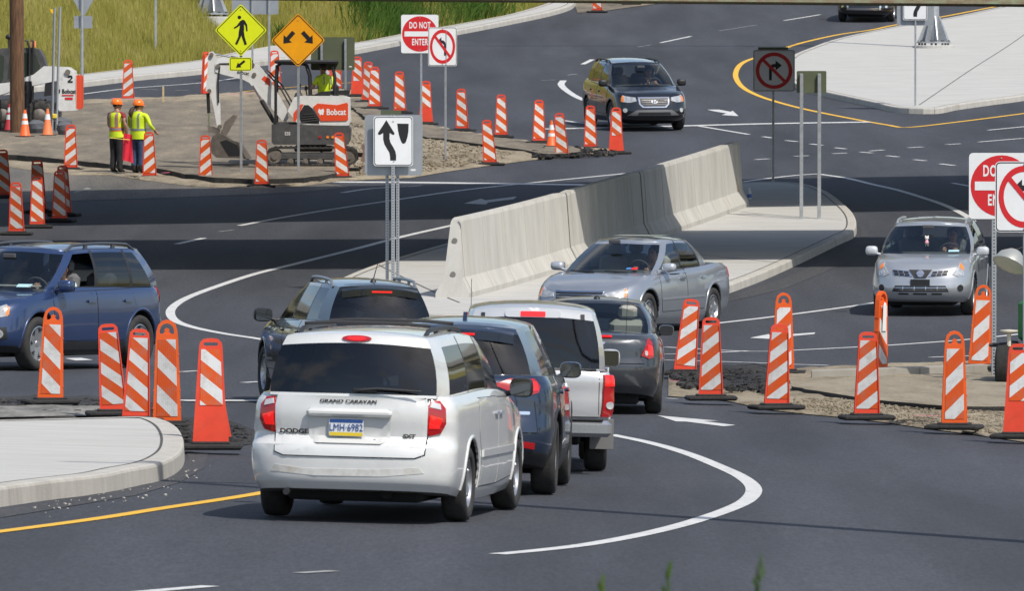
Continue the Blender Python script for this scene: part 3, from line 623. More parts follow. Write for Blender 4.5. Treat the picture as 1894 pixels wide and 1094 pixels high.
# ------------------------------------------------------------------ jersey barrier
def barrier():
    """concrete median barrier: two precast pieces on the island"""
    A = G(836, 551, .16); B = G(1360, 381, .16); d = (B - A); d.z = 0; Lb = d.length; d.normalize(); nn = Vector((d.y, -d.x, 0))   # nn: towards the photographer's side
    root = empty('median_barrier', A, label='tall sloped concrete median barrier standing on the centre island', cat='barrier')
    H = 1.42; sec = [(-.31, 0), (-.31, .09), (-.17, .36), (-.095, 1.36), (-.07, 1.42), (.07, 1.42), (.095, 1.36), (.17, .36), (.31, .09), (.31, 0)]
    cuts = [0, .34, .60, 1.0]; M_BARR2 = M_BARR
    for i in range(3):
        a, b = cuts[i] * Lb + (.16 if i else 0), cuts[i + 1] * Lb; n = max(4, int((b - a) / .6)); v = []; f = []; L = len(sec)
        for q in range(n + 1):
            t = a + (b - a) * q / n; c = A + d * t
            edge = 0.012 if q in (0, n) else 0
            for o_, z in sec:
                w = o_ * (1 - edge * 2); p = c + nn * w + (d * (z * .28) if i == 0 and q == 0 else Vector((0, 0, 0))); v.append(Vector((p.x, p.y, gz(c.x, c.y) + .155 + z * (1 - edge))) - A)
        for q in range(n):
            for e in range(L - 1): f.append((q * L + e, q * L + e + 1, q * L + L + e + 1, q * L + L + e))
        f += [tuple(range(L - 1, -1, -1)), tuple(range(n * L, n * L + L))]
        piece = link('barrier_section', new_mesh('barrier_section', v, f, M_BARR2), root)
        # raised form seams
        t = a + .35
        while t < b - .3:
            c = A + d * t; sm = MB()
            for (o0, z0), (o1, z1) in zip(sec[5:-1], sec[6:]):
                p0 = c + nn * (o0 + .002); p1 = c + nn * (o1 + .002)
                v4 = [Vector((p.x, p.y, gz(c.x, c.y) + .155 + z)) - A for p, z in ((p0 - d * .012, z0), (p0 + d * .012, z0), (p1 + d * .012, z1), (p1 - d * .012, z1))]
                k2 = nn * .006; sm.add(v4 + [p + k2 for p in v4], [(4, 5, 6, 7), (0, 1, 5, 4), (2, 3, 7, 6), (1, 2, 6, 5), (3, 0, 4, 7)])
            sm.build('form_seam', mat('seam_concrete', (.53, .50, .44), .9), piece); t += Lb * .052 * (1 + .25 * math.sin(t * 3))
        if i == 0:
            for z in (.42, 1.02):
                c = A + d * a; hl = MB(); hl.lathe([(.05, 0), (.05, .006), (.03, .006), (.03, .003)], n=12, axis='Y')
                o = hl.build('end_socket', mat('socket_dark', (.18, .17, .15), .9), piece); o.location = (d * (z * .28 - .02)) + Vector((0, 0, gz(A.x, A.y) + .155 + z - A.z)); o.rotation_euler = (0, 0, math.atan2(-d.x, d.y))
    for k in cuts[1:-1]:      # recessed joint between neighbouring sections
        v = []
        for t in (k * Lb - .02, k * Lb + .18):
            c = A + d * t
            for o_, z in sec: p = c + nn * (o_ * .9); v.append(Vector((p.x, p.y, gz(c.x, c.y) + .155 + z * .985)) - A)
        L = len(sec); link('joint_key', new_mesh('joint_key', v, [(e, e + 1, L + e + 1, L + e) for e in range(L - 1)], mat('joint_dark', (.09, .085, .075), .9)), root)
    # rust stain strip at the far end lies in the material of its own patch
    rust = MB(); c = A + d * (Lb - .75)
    for k in range(5):
        o_ = .098 + .0; t = c + d * (k * .09 - .1); w = .035 + .02 * (k % 2)
        zz = [(1.34 - .1 * k, .0972), (.42, .1655), (.355, .1725)]
        for (z0, q0), (z1, q1) in zip(zz, zz[1:]):
            p0, p1 = t + nn * (q0 + .002), t + nn * (q1 + .002)
            rust.add([Vector((p.x, p.y, gz(t.x, t.y) + .155 + z)) - A for p, z in ((p0 - d * w / 2, z0), (p0 + d * w / 2, z0), (p1 + d * w, z1), (p1 - d * w, z1))], [(0, 1, 2, 3)])
    rust.build('rust_stain', mat('rust_stain', (.40, .30, .19), .9, var=.35, vscale=12, color2=(.47, .42, .34)), root)
    return root
barrier()

# ------------------------------------------------------------------ twin road bridges overhead (their shadows band the road)
M_GIRD = mat('rusty_green_steel', (.20, .115, .07), .8, var=.3, vscale=3.0, color2=(.25, .30, .19), bump=.2)
M_DECK = surf_concrete('bridge_concrete', (.36, .35, .32))
def bridge(y0, wid, zb, slope, skew, label):
    root = empty('overpass_bridge', (0, y0, zb), label=label, cat='bridge')
    L = 64.0
    def P(x, y, z): return Vector((x, y + skew * x, z + slope * x))
    ng = 5
    for g in range(ng):
        yc = .15 + (wid - .3) * g / (ng - 1); mb = MB()
        for (w, za, zb_) in ((.42, 0, .05), (.03, .05, 1.15), (.42, 1.15, 1.2)):
            v = [P(x, yc + s * w / 2, z) for x in (-L / 2, L / 2) for s in (-1, 1) for z in (za, zb_)]
            mb.add(v, [(0, 1, 3, 2), (4, 6, 7, 5), (0, 4, 5, 1), (2, 3, 7, 6), (0, 2, 6, 4), (1, 5, 7, 3)])
        mb.build('girder', M_GIRD, root)
    for nm, ya, yb, za, zb_ in (('deck', -.3, wid + .8, 1.205, 1.45), ('parapet', -.3, -.02, 1.455, 2.3), ('parapet', wid + .5, wid + .8, 1.455, 2.3)):
        mb = MB(); v = [P(x, y, z) for x in (-L / 2, L / 2) for y in (ya, yb) for z in (za, zb_)]
        mb.add(v, [(0, 1, 3, 2), (4, 6, 7, 5), (0, 4, 5, 1), (2, 3, 7, 6), (0, 2, 6, 4), (1, 5, 7, 3)]); mb.build(nm, M_DECK, root)
    for x in (-26, 26):
        zc = P(x, 0, 0).z; c = P(x, wid / 2, 0)
        mb = MB(); mb.box((c.x, c.y, zc - .45), (1.2, wid + .6, .9), bevel=.05); mb.build('pier_cap', M_DECK, root)
        for k in (.15, .85):
            yy = P(x, wid * k, 0).y; gzv = gz(x, y0 + yy) - zb - .3
            mb = MB(); mb.lathe([(.5, gzv), (.5, zc - .905)], c=(x, yy, 0), n=18); mb.build('pier_column', M_DECK, root, smooth=True)
    return root
zb_l = W(1040, 0, 165 + .08 * (1040 - CX) / FPX * 165).z; zb_r = W(1894, 7.5, 165 + .08 * 9.77).z
sl = (zb_r - zb_l) / ((1894 - 1040) / FPX * 165); zb0 = zb_l - sl * (1040 - CX) / FPX * 165
bridge(165.0, 8.9, zb0, sl, .08, 'rusty steel girder bridge whose lower edge shows along the top edge')
bridge(183.2, 11.9, zb0 + .75, sl, .32, 'second girder bridge just above the frame, farther back')
# ------------------------------------------------------------------ striped vertical panels
def stripe_mat(name, sgn, slope=.8, period=.285):
    m = bpy.data.materials.new(name); m.use_nodes = True; nt = m.node_tree; N = nt.nodes; Lk = nt.links; b = N['Principled BSDF']
    tc = N.new('ShaderNodeTexCoord'); sx = N.new('ShaderNodeSeparateXYZ'); Lk.new(tc.outputs['Object'], sx.inputs[0])
    oi = N.new('ShaderNodeObjectInfo')
    a = N.new('ShaderNodeMath'); a.operation = 'MULTIPLY_ADD'; Lk.new(sx.outputs[0], a.inputs[0]); a.inputs[1].default_value = sgn * slope; Lk.new(sx.outputs[2], a.inputs[2])
    o = N.new('ShaderNodeMath'); o.operation = 'MULTIPLY_ADD'; Lk.new(oi.outputs['Random'], o.inputs[0]); o.inputs[1].default_value = 0.22; Lk.new(a.outputs[0], o.inputs[2])
    d = N.new('ShaderNodeMath'); d.operation = 'DIVIDE'; Lk.new(o.outputs[0], d.inputs[0]); d.inputs[1].default_value = period
    fr = N.new('ShaderNodeMath'); fr.operation = 'FRACT'; Lk.new(d.outputs[0], fr.inputs[0])
    gt = N.new('ShaderNodeMath'); gt.operation = 'GREATER_THAN'; Lk.new(fr.outputs[0], gt.inputs[0]); gt.inputs[1].default_value = 0.5
    mx = N.new('ShaderNodeMixRGB'); Lk.new(gt.outputs[0], mx.inputs[0]); mx.inputs[1].default_value = (0.72, 0.092, 0.005, 1); mx.inputs[2].default_value = (0.74, 0.74, 0.73, 1)
    # scuffs and road film, different on each panel
    cb = N.new('ShaderNodeVectorMath'); cb.operation = 'ADD'; Lk.new(tc.outputs['Object'], cb.inputs[0]); rr = N.new('ShaderNodeMath'); rr.operation = 'MULTIPLY'; Lk.new(oi.outputs['Random'], rr.inputs[0]); rr.inputs[1].default_value = 40; Lk.new(rr.outputs[0], cb.inputs[1])
    n = N.new('ShaderNodeTexNoise'); n.inputs['Scale'].default_value = 6; n.inputs['Detail'].default_value = 8; n.inputs['Roughness'].default_value = .75; Lk.new(cb.outputs[0], n.inputs['Vector'])
    r = N.new('ShaderNodeMapRange'); r.inputs[1].default_value = .48; r.inputs[2].default_value = .75; r.inputs[4].default_value = .6; Lk.new(n.outputs[0], r.inputs[0])
    mx2 = N.new('ShaderNodeMixRGB'); Lk.new(r.outputs[0], mx2.inputs[0]); Lk.new(mx.outputs[0], mx2.inputs[1]); mx2.inputs[2].default_value = (.30, .24, .19, 1)
    fd = N.new('ShaderNodeMapRange'); fd.inputs[3].default_value = .72; fd.inputs[4].default_value = 1.04; Lk.new(oi.outputs['Random'], fd.inputs[0])      # some panels are duller than others
    mx3 = N.new('ShaderNodeMixRGB'); mx3.blend_type = 'MULTIPLY'; mx3.inputs[0].default_value = 1; Lk.new(mx2.outputs[0], mx3.inputs[1]); Lk.new(fd.outputs[0], mx3.inputs[2])
    Lk.new(mx3.outputs[0], b.inputs['Base Color']); b.inputs['Roughness'].default_value = .45
    # vertical prismatic ribs
    w = N.new('ShaderNodeTexWave'); w.bands_direction = 'X'; w.inputs['Scale'].default_value = 14; Lk.new(tc.outputs['Object'], w.inputs['Vector'])
    bp = N.new('ShaderNodeBump'); bp.inputs['Strength'].default_value = .15; bp.inputs['Distance'].default_value = .004; Lk.new(w.outputs[1], bp.inputs['Height']); Lk.new(bp.outputs[0], b.inputs['Normal'])
    MATS[name] = m; return m
M_ST = {1: stripe_mat('stripes_down_right', 1), -1: stripe_mat('stripes_up_right', -1), 2: stripe_mat('broad_stripes_down_right', 1, 1.0, .40), -2: stripe_mat('broad_stripes_up_right', -1, 1.0, .40)}
M_RED = mat('red_orange_plastic', (.72, .058, .022), .55, var=.12, vscale=5, dirt=.35, dirt_col=(.45, .12, .07))
M_ORG = mat('orange_plastic', (.74, .10, .008), .5, var=.10, vscale=5, dirt=.35, dirt_col=(.5, .16, .06))
M_RUB = mat('recycled_rubber', (.022, .021, .02), .9, var=.4, vscale=20, bump=.3)
def panel_meshes():
    out = {}
    # A: flat panel with carrying slot; C: the same with a long plain skirt
    oa = [(-.165, .05), (.165, .05), (.118, 1.0), (.112, 1.06), (.08, 1.095), (.03, 1.105), (-.03, 1.105), (-.08, 1.095), (-.112, 1.06), (-.118, 1.0)]
    slot = [(x, 1.045 + z) for x, z in rrect(.15, .035, .016, 3)]
    b = MB(); b.prism(oa, .05, lambda p: p + Vector((0, -.025, 0)), holes=[slot])
    for s in (-1, 1):       # raised side flanges
        b.prism([(s * .165, .05), (s * .152, .05), (s * .107, 1.0), (s * .118, 1.0)], .02, lambda p: p + Vector((0, -.044, 0)))
    out['A'] = (b.mesh('panel_board', M_RED), [(-.135, .14), (.135, .14), (.098, 1.0), (-.098, 1.0)])
    oc = [(-.19, .05), (.19, .05), (.15, .45), (.122, 1.06), (.112, 1.11), (.08, 1.145), (.03, 1.155), (-.03, 1.155), (-.08, 1.145), (-.112, 1.11), (-.122, 1.06)]
    b = MB(); b.prism(oc, .05, lambda p: p + Vector((0, -.025, 0)), holes=[[(x, z + .05) for x, z in slot]])
    out['C'] = (b.mesh('panel_board', M_RED), [(-.112, .46), (.125, .46), (.1, 1.04), (-.1, 1.04)])
    # B: ribbed orange panel with a loop handle
    ob = [(-.16, .05), (.16, .05), (.125, .98), (.118, 1.08), (.098, 1.15), (.055, 1.195), (0, 1.21), (-.055, 1.195), (-.098, 1.15), (-.118, 1.08), (-.125, .98)]
    hole = [(-.078, 1.05), (.078, 1.05), (.08, 1.09), (.066, 1.135), (.035, 1.162), (0, 1.17), (-.035, 1.162), (-.066, 1.135), (-.08, 1.09)]
    b = MB(); b.prism(ob, .07, lambda p: p + Vector((0, -.035, 0)), holes=[hole])
    b.prism([(-.05, 1.045), (.05, 1.045), (.022, 1.075), (.03, 1.1), (.0, 1.118), (-.03, 1.1), (-.022, 1.075)], .05, lambda p: p + Vector((0, -.025, 0)))
    for z in (.22, .42, .62, .82):
        for s in (-1, 1): b.box((s * (.16 - .037 * (z - .05)), 0, z), (.014, .08, .012))
    out['B'] = (b.mesh('panel_board', M_ORG), [(-.118, .13), (.118, .13), (.098, .99), (-.098, .99)])
    sh = {}
    for t, (me, q) in out.items():
        for d in (1, -1):
            s = MB(); yy = -.031 if t != 'B' else -.041
            s.prism(q, .004, lambda p: p + Vector((0, yy, 0))); sh[t, d] = s.mesh('striped_sheeting', M_ST[d * 2 if t == 'B' else d])
    r = MB(); r.box((0, .0, .03), (.66, .44, .06), bevel=.02); r.box((0, 0, .068), (.40, .2, .03), bevel=.012)
    return {t: m for t, (m, q) in out.items()}, sh, r.mesh('rubber_base', M_RUB)
P_BOARD, P_SHEET, P_BASE = panel_meshes()
def panel(px, py, typ, d, lean, label, yaw=0, h=0.0, scale=1.0):
    p = G(px, py, h); r = random.Random(px * 7 + py)
    o = empty('vertical_panel', p, math.radians(yaw + r.uniform(-6, 6)), label, 'traffic panel', 'striped traffic panels'); o.scale = (scale,) * 3
    ln = (math.radians(r.uniform(-2, 2)), math.radians(lean), 0)
    b = link('panel_board', P_BOARD[typ], o, rot=ln); link('striped_sheeting', P_SHEET[typ, d], b)
    link('rubber_base', P_BASE, o, rot=(0, 0, math.radians(r.uniform(-20, 20)))); return o
PANELS = [
 (93, 748, 'B', 1, 2, 'loop-handled orange striped panel in front of the blue car, leftmost of the near row', 0, 0.05, 1.0),
 (211, 770, 'A', 1, -4, 'striped panel leaning left beside the pale island, second of the near row', 0, 0.06, 1.0),
 (251, 783, 'A', 1, 2.5, 'striped panel standing third in the near row at the pale island nose', 0, 0.05, 1.0),
 (309, 792, 'B', 1, 0, 'loop-handled striped panel half hidden behind the pale island kerb', 0, 0, 1.05),
 (390, 832, 'C', 1, 0, 'striped panel with long plain red skirt just left of the white minivan', 0, 0.05, 1.04),
 (402, 820, 'C', 1, -5, 'red panel edge showing just behind the long-skirted panel by the minivan', 0, 0, .86),
 (1266, 694, 'A', -1, 5.5, 'dirty leaning striped panel beside the silver sedan rear wheel', 6, 0.06, 1.0),
 (1315, 741, 'A', -1, 0, 'striped panel on the dirt verge nearest the grey sedan', 0, 0.06, 1.0),
 (1449, 693, 'B', -1, 0, 'loop-handled striped panel hidden behind another panel by the turn arrow', 0, 0, 1.0),
 (1436, 758, 'A', -1, 2, 'striped panel second along the dirt verge, in front of a loop-handled one', 0, 0.06, 1.0),
 (1603, 777, 'A', -1, 0.5, 'striped panel third along the dirt verge, below the silver crossover', 0, 0.06, 1.0),
 (1628, 690, 'B', 1, 0, 'orange loop-handled panel turned sideways with its white sheet peeling off', 62, 0.05, 1.0),
 (1765, 795, 'B', -1, 0, 'loop-handled striped panel with scraped sheeting on the dirt verge', 0, 0.06, 1.0),
 (1811, 684, 'B', -1, 3, 'loop-handled striped panel beside the sign post under the silver crossover', 0, 0.06, 1.05),
 (1884, 812, 'C', -1, 0, 'long-skirted striped panel at the right edge below the green generator', 0, 0.06, .98),
 (8, 367, 'A', 1, -2, 'striped panel cut by the left edge above the other left-hand panels', 0, 0, 1.0),
 (31, 435, 'A', 1, -1, 'nearest of the left-hand striped panels above the blue car', 0, 0, 1.0),
 (69, 422, 'A', 1, 0, 'sunlit striped panel second from the left edge above the blue car', 0, 0, 1.0),
 (72, 394, 'A', 1, -2, 'shaded striped panel standing behind the sunlit panel on the left', 0, 0, 1.05),
 (119, 400, 'A', 1, -2, 'shaded striped panel behind its twin at the end of the left cluster', 0, 0, 1.0),
 (110, 411, 'A', 1, 0, 'shaded striped panel at the right end of the left-hand cluster', 0, 0, 1.0),
 (131, 316, 'A', -1, 0, 'striped panel left of the two road workers', 0, 0, 1.0),
 (277, 331, 'A', -1, -1, 'striped panel directly in front of the worker in blue jeans', 0, 0, 1.0),
 (381, 338, 'A', -1, -1, 'striped panel in front of the excavator bucket', 0, 0, 1.0),
 (484, 347, 'A', 1, 0, 'striped panel in front of the excavator track, on the road edge', 0, 0, 1.0),
 (634, 332, 'A', 1, -5, 'leaning striped panel at the right end of the excavator', 0, 0, 1.0),
 (237, 187, 'A', -1, 0, 'lone striped panel by the far kerb above the two workers', 0, 0, 1.05),
 (380, 179, 'A', -1, 0, 'striped panel seen nearly edge on behind the excavator arm', 58, 0, 1.15),
 (510, 168, 'A', -1, -2, 'striped panel behind the excavator canopy, left of the amber arrow sign', 0, 0, 1.05),
 (603, 166, 'C', 1, 0, 'red-backed panel just right of the excavator driver', -25, 0, .95),
 (622, 168, 'A', 1, 0, 'striped panel under the green sign back, right of the excavator driver', 0, 0, 1.0),
 (661, 179, 'C', 1, 0, 'farthest panel of the curving row right of the green sign back', 0, .1, .98),
 (680, 190, 'A', 1, 1, 'second farthest panel of the curving row, overlapped by the next', 0, .1, 1.03),
 (693, 202, 'A', 1, 0, 'third farthest panel of the curving row, overlapping the one behind', 0, .1, 1.05),
 (740, 210, 'A', 1, -1, 'striped panel below the far red and white sign, left of its post', 0, .1, 1.03),
 (788, 231, 'C', 1, 0, 'long-skirted panel beside the post of the far red and white sign', 0, .1, 1.0),
 (855, 243, 'A', 1, -1.5, 'striped panel just right of the no left turn sign post', 0, .1, 1.0),
 (927, 255, 'A', 1, 0, 'striped panel in the middle of the row between sign post and black car', 0, .1, 1.0),
 (997, 266, 'A', 1, 0, 'striped panel left of the small orange cone by the black car', 0, .1, 1.0),
 (1092, 277, 'A', 1, 0, 'striped panel in front of the black car rear wheel', 0, 0, 1.0),
 (1140, 285, 'C', 1, 0, 'long-skirted panel in front of the black car front wheel', 0, 0, 1.0),
 (907, 306, 'A', 1, -5, 'leaning striped panel on the gravel nearest the road bend', 0, 0, 1.0),
 (1040, 292, 'A', 1, -4, 'leaning striped panel right of the small orange cone', 0, 0, 1.0),
 (1105, 23, 'A', 1, 0, 'striped panel cut by the top edge at the end of the grass kerb', 0, 0, 1.05),
 (1168, 9, 'C', 1, 0, 'panel base and red foot at the top edge, right of the grass kerb', 0, 0, 1.0)]
for a in PANELS: 
    o_ = panel(*a)
    if 'peeling' in a[5]:
        fl = MB(); fl.prism([(-.06, .62), (.06, .62), (.02, 1.02), (-.03, 1.05), (-.07, 1.0)], .004, lambda p: Vector((p.x, -.06 - .1 * max(0, p.z - .7) * (1.1 - p.z) * 6, p.z)))
        fl.build('peeled_sheet', mat('sheet_back', (.78, .77, .74), .5), o_.children[0])

# ------------------------------------------------------------------ traffic cones
def cone(px, py, label, body, white, h=0.0, sc=1.0):
    p = G(px, py, h); o = empty('traffic_cone', p, random.Random(px).uniform(0, 1), label, 'traffic cone', 'traffic cones'); o.scale = (sc,) * 3
    b = MB(); b.box((0, 0, .02), (.36, .36, .04), bevel=.01); b.build('cone_base', M_RUB, o)
    R = lambda z: .135 - .105 * (z - .04) / .66
    b = MB(); b.lathe([(.15, .04), (R(.06), .06), (R(.7), .7), (R(.7) - .008, .7)], n=20); b.build('cone_body', mat(*body), o, smooth=True)
    for z0, z1 in white:
        b = MB(); b.lathe([(R(z0) + .002, z0), (R(z0) + .003, z0), (R(z1) + .003, z1), (R(z1) + .002, z1)], n=20); b.build('reflective_collar', mat('collar_white', (.72, .72, .70), .5), o, smooth=True)
OC = ('cone_orange', (.85, .13, .02), .5)
cone(46, 254, 'orange cone with two white collars at the foot of the wooden pole', OC, [(.33, .42), (.48, .6)], .16)
cone(88, 252, 'faded orange cone with one white collar beside the twin steel posts', ('cone_faded_orange', (.75, .19, .06), .6), [(.42, .56)], .16)
cone(18, 243, 'dark red cone with grey collars left of the wooden pole', ('cone_dark_red', (.45, .03, .04), .6), [(.30, .42), (.48, .6)], .16, 1.02)
cone(1020, 272, 'small orange cone between leaning panel and row by the black car', OC, [(.28, .36), (.45, .58)], .1, .95)

# ------------------------------------------------------------------ signs
M_GALV = mat('galvanised_steel', (.42, .44, .46), .45, metal=.6, var=.15, vscale=9)
M_ALU = mat('aluminium_sign_back', (.33, .35, .37), .5, metal=.45, var=.12, vscale=2)
M_OLIVE = mat('olive_sign_back', (.085, .10, .055), .6, var=.12, vscale=2)
M_YG = mat('fluorescent_yellow_green', (.80, .88, .01), .5, var=.03)
M_AMB = mat('amber_sheeting', (.85, .36, .01), .32, var=.08, vscale=3)
M_SW = mat('white_sheeting', (.76, .77, .77), .45, var=.04, vscale=4)
M_BLK = mat('black_print', (.012, .012, .013), .5)
M_SR = mat('red_print', (.60, .015, .02), .45)
M_BOLT = mat('bolt_steel', (.6, .6, .6), .35, metal=.9)
M_DARKHOLE = mat('punched_hole', (.03, .03, .035), .9)
def perforated():
    m = bpy.data.materials.new('perforated_steel'); m.use_nodes = True; nt = m.node_tree; N = nt.nodes; Lk = nt.links; b = N['Principled BSDF']
    tc = N.new('ShaderNodeTexCoord'); s = N.new('ShaderNodeSeparateXYZ'); Lk.new(tc.outputs['Object'], s.inputs[0])
    def math_(op, a, b_=None):
        k = N.new('ShaderNodeMath'); k.operation = op
        for i, q in enumerate((a, b_)):
            if q is None: continue
            if isinstance(q, (int, float)): k.inputs[i].default_value = q
            else: Lk.new(q, k.inputs[i])
        return k.outputs[0]
    fz = math_('SUBTRACT', math_('FRACT', math_('DIVIDE', s.outputs[2], .05)), .5); dz = math_('MULTIPLY', fz, .05)
    d = math_('SQRT', math_('ADD', math_('MULTIPLY', dz, dz), math_('MULTIPLY', s.outputs[0], s.outputs[0])))
    h = math_('LESS_THAN', d, .011)
    mx = N.new('ShaderNodeMixRGB'); Lk.new(h, mx.inputs[0]); mx.inputs[1].default_value = (.40, .42, .44, 1); mx.inputs[2].default_value = (.03, .03, .03, 1)
    Lk.new(mx.outputs[0], b.inputs['Base Color']); b.inputs['Metallic'].default_value = .5; b.inputs['Roughness'].default_value = .5; MATS['perforated'] = m; return m
M_PERF = perforated()
def post(root, p, ztop, m=None, w=.05, name='post', dx=0, dy=0):
    """square or round steel post under a sign root; p is the root's location"""
    b = MB(); g = gz(p.x + dx, p.y + dy) - p.z; b.box((0, 0, (ztop - p.z + g) / 2 - .05), (w, w, ztop - p.z - g + .1), bevel=.006)
    return b.build(name, m or M_PERF, root, loc=(dx, dy, 0))
def plate(parent, outline, c, m, back=None, thick=.004, name='sign_plate', yaw=0):
    b = MB(); b.prism(outline, thick); o = b.build(name, [m, back or M_ALU], parent, loc=c, rot=(0, 0, math.radians(yaw)))
    return o
def ink(parent, outline, m, lvl=1, name='print', holes=()):
    b = MB(); b.prism(outline, .0012, lambda p: p + Vector((0, -.0026 * lvl, 0)), holes=holes); return b.build(name, m, parent)
def border(parent, outline_o, outline_i, m, lvl=1): return ink(parent, outline_o, m, lvl, 'border', holes=[outline_i])
def letters(parent, txt, size, m, x, z, lvl=2, bold=0, sx=1.0, name='lettering', spacing=1.0):
    me = text_mesh(txt, size, m, name, bold, sx, depth=.0008, spacing=spacing); return link(name, me, parent, loc=(x, -.0026 * lvl, z))
def bolts(parent, pts):
    for x, z in pts:
        b = MB(); b.lathe([(.012, -.012), (.012, 0)], axis='Y', n=10); b.build('bolt', M_BOLT, parent, loc=(x, 0, z))
def diamond(s, r=.05): return rot2(rrect(s, s, r, 3), 45)
def barrow(pts): return pts
ARW = [(-.09, -.42), (.09, -.42), (.09, .08), (.24, .08), (0, .45), (-.24, .08), (-.09, .08)]      # straight arrow, pointing up

def sign_root(name, px, py, label, cat='sign', h=0.0):
    p = G(px, py, h); return empty(name, p, 0, label, cat), p
S_ = lambda p: FPX / p.y

# walking person sign with plaque
r_, p = sign_root('pedestrian_sign', 446, 318, 'fluorescent yellow-green diamond sign with walking figure and arrow plaque', h=.16); s = S_(p)
post(r_, p, W(446, 10, p.y).z, M_GALV, .06)
c = W(445.5, 55.5, p.y) - p; d = 98 / s / 1.414
pl = plate(r_, diamond(d, .05), c + Vector((0, -.05, 0)), M_YG, yaw=-6); border(pl, diamond(d - .05, .04), diamond(d - .085, .035), M_BLK)
k = d / .92
man = [[(-.02, .22), (.05, .26), (.10, .24), (.16, .13), (.17, -.02), (.135, -.03), (.115, .10), (.08, .15), (.085, .0), (.04, -.02), (-.04, -.0), (-.02, .12), (-.07, .08), (-.16, .03), (-.175, .065), (-.10, .11)],
       [(-.045, .0), (.045, -.0), (.0, -.17), (-.09, -.36), (-.145, -.34), (-.06, -.16)], [(.0, .0), (.075, .0), (.095, -.16), (.15, -.345), (.095, -.37), (.03, -.18), (.005, -.1)]]
for i, q in enumerate(man): ink(pl, [(x * k, z * k) for x, z in q], M_BLK, 1 + i * .25, 'walking_figure')
ink(pl, circle(-.035 * k, .315 * k, .045 * k, 16), M_BLK, 1, 'walking_figure'); bolts(pl, [(0, d * .55), (0, -d * .55)])
c = W(445, 118.5, p.y) - p
pq = plate(r_, rrect(42 / s, 25 / s, .04), c + Vector((0, -.05, 0)), M_YG, name='arrow_plaque', yaw=-6); border(pq, rrect(39 / s, 22.5 / s, .03), rrect(37 / s, 20.5 / s, .025), M_BLK)
ink(pq, rot2(ARW, 128, 0, 0, .30), M_BLK)
# double arrow sign
r_, p = sign_root('double_arrow_sign', 552, 330, 'amber diamond sign with two black arrows pointing down and outward'); s = S_(p)
post(r_, p, W(552, 30, p.y).z, M_GALV, .06); d = 100 / s / 1.414; c = W(551.5, 74, p.y) - p
pl = plate(r_, diamond(d, .05), c + Vector((0, -.05, 0)), M_AMB); border(pl, diamond(d - .04, .045), diamond(d - .08, .04), M_BLK)
for sg in (-1, 1): ink(pl, rot2([(x * 1.3, z) for x, z in ARW], 180 - sg * -42 if sg > 0 else 138, sg * .22, .06, .42) if sg < 0 else rot2([(x * 1.3, z) for x, z in ARW], 222, .22, .06, .42), M_BLK, 1, 'arrow')
bolts(pl, [(0, d * .52), (0, -d * .52)])
# green sign back on two posts
r_, p = sign_root('guide_sign', 616, 316, 'back of an olive green sign on two steel posts beside the excavator'); s = S_(p)
for x in (595, 639): post(r_, p, W(x, 72, p.y).z, M_GALV, .055, dx=(x - 616) / s, dy=-.06)
c = W(615.5, 99, p.y) - p; pl = plate(r_, rrect(81 / s, 61 / s, .04), c, M_OLIVE)
ink(pl, rrect(.07, .025, .004, 2, .42, -.31), M_SW, 1, 'sticker')
def no_entry(pl, w):
    ink(pl, circle(0, 0, w * .475, 36), M_SR, 1, 'red_disc'); ink(pl, rrect(w * .82, w * .135, .005, 2), M_SW, 2, 'white_bar')
    letters(pl, 'DO NOT', w * .24, M_SW, 0, w * .225, 2, .006 * w, .55, spacing=1.12); letters(pl, 'ENTER', w * .24, M_SW, 0, -w * .225, 2, .006 * w, .55, spacing=1.12); bolts(pl, [(0, w * .43), (0, -w * .43)])
r_, p = sign_root('no_entry_sign', 779, 236, 'red and white DO NOT ENTER sign behind the far panel row', h=.12); s = S_(p)
post(r_, p, W(778, 35, p.y).z, M_GALV, .055); w = 69 / s; pl = plate(r_, rrect(w, w * 1.03, .05), W(776.5, 62.5, p.y) - p + Vector((0, -.04, 0)), M_SW); no_entry(pl, w)
def no_turn(pl, w, h, sgn, lean=1):
    R = min(w, h) * .44
    def E(pts): return [(x, z * h / w) for x, z in pts]
    border(pl, rrect(w - .02, h - .02, .05), rrect(w - .045, h - .045, .04), M_BLK)
    ink(pl, E(circle(0, 0, R, 36)), M_SR, 1, 'red_ring', holes=[E(circle(0, 0, R * .80, 36))])
    a = [(-.10, -.62), (.08, -.62), (.08, .10), (.22, .22), (.32, .22), (.32, .02), (.72, .34), (.32, .66), (.32, .44), (.12, .42), (-.02, .30), (-.10, .14)]
    a = [((x - .22) * R * .85 * sgn, z * R * .85) for x, z in a]
    ink(pl, E(a if sgn > 0 else a[::-1]), M_BLK, 1, 'turn_arrow')
    ink(pl, E(rot2(rrect(R * 1.75, R * .17, .004, 2), -45)), M_SR, 2, 'red_slash'); bolts(pl, [(0, h * .455), (0, -h * .455)])
r_, p = sign_root('no_left_turn_sign', 824, 300, 'white no left turn sign with red slashed ring in front of the red sign'); s = S_(p)
post(r_, p, W(822, 55, p.y).z, M_GALV, .055); pl = plate(r_, rrect(54 / s, 72 / s, .05), W(818.5, 86, p.y) - p + Vector((0, -.04, 0)), M_SW, yaw=10); no_turn(pl, 54 / s, 72 / s, -1)
r_, p = sign_root('no_right_turn_sign', 1430, 345, 'shaded no right turn sign at the far tip of the centre island', h=.0); s = S_(p)
post(r_, p, W(1431, 92, p.y).z, M_GALV, .055); pl = plate(r_, rrect(77 / s, 77 / s, .05), W(1431.5, 130.5, p.y) - p + Vector((0, -.04, 0)), M_SW); no_turn(pl, 77 / s, 77 / s, 1)
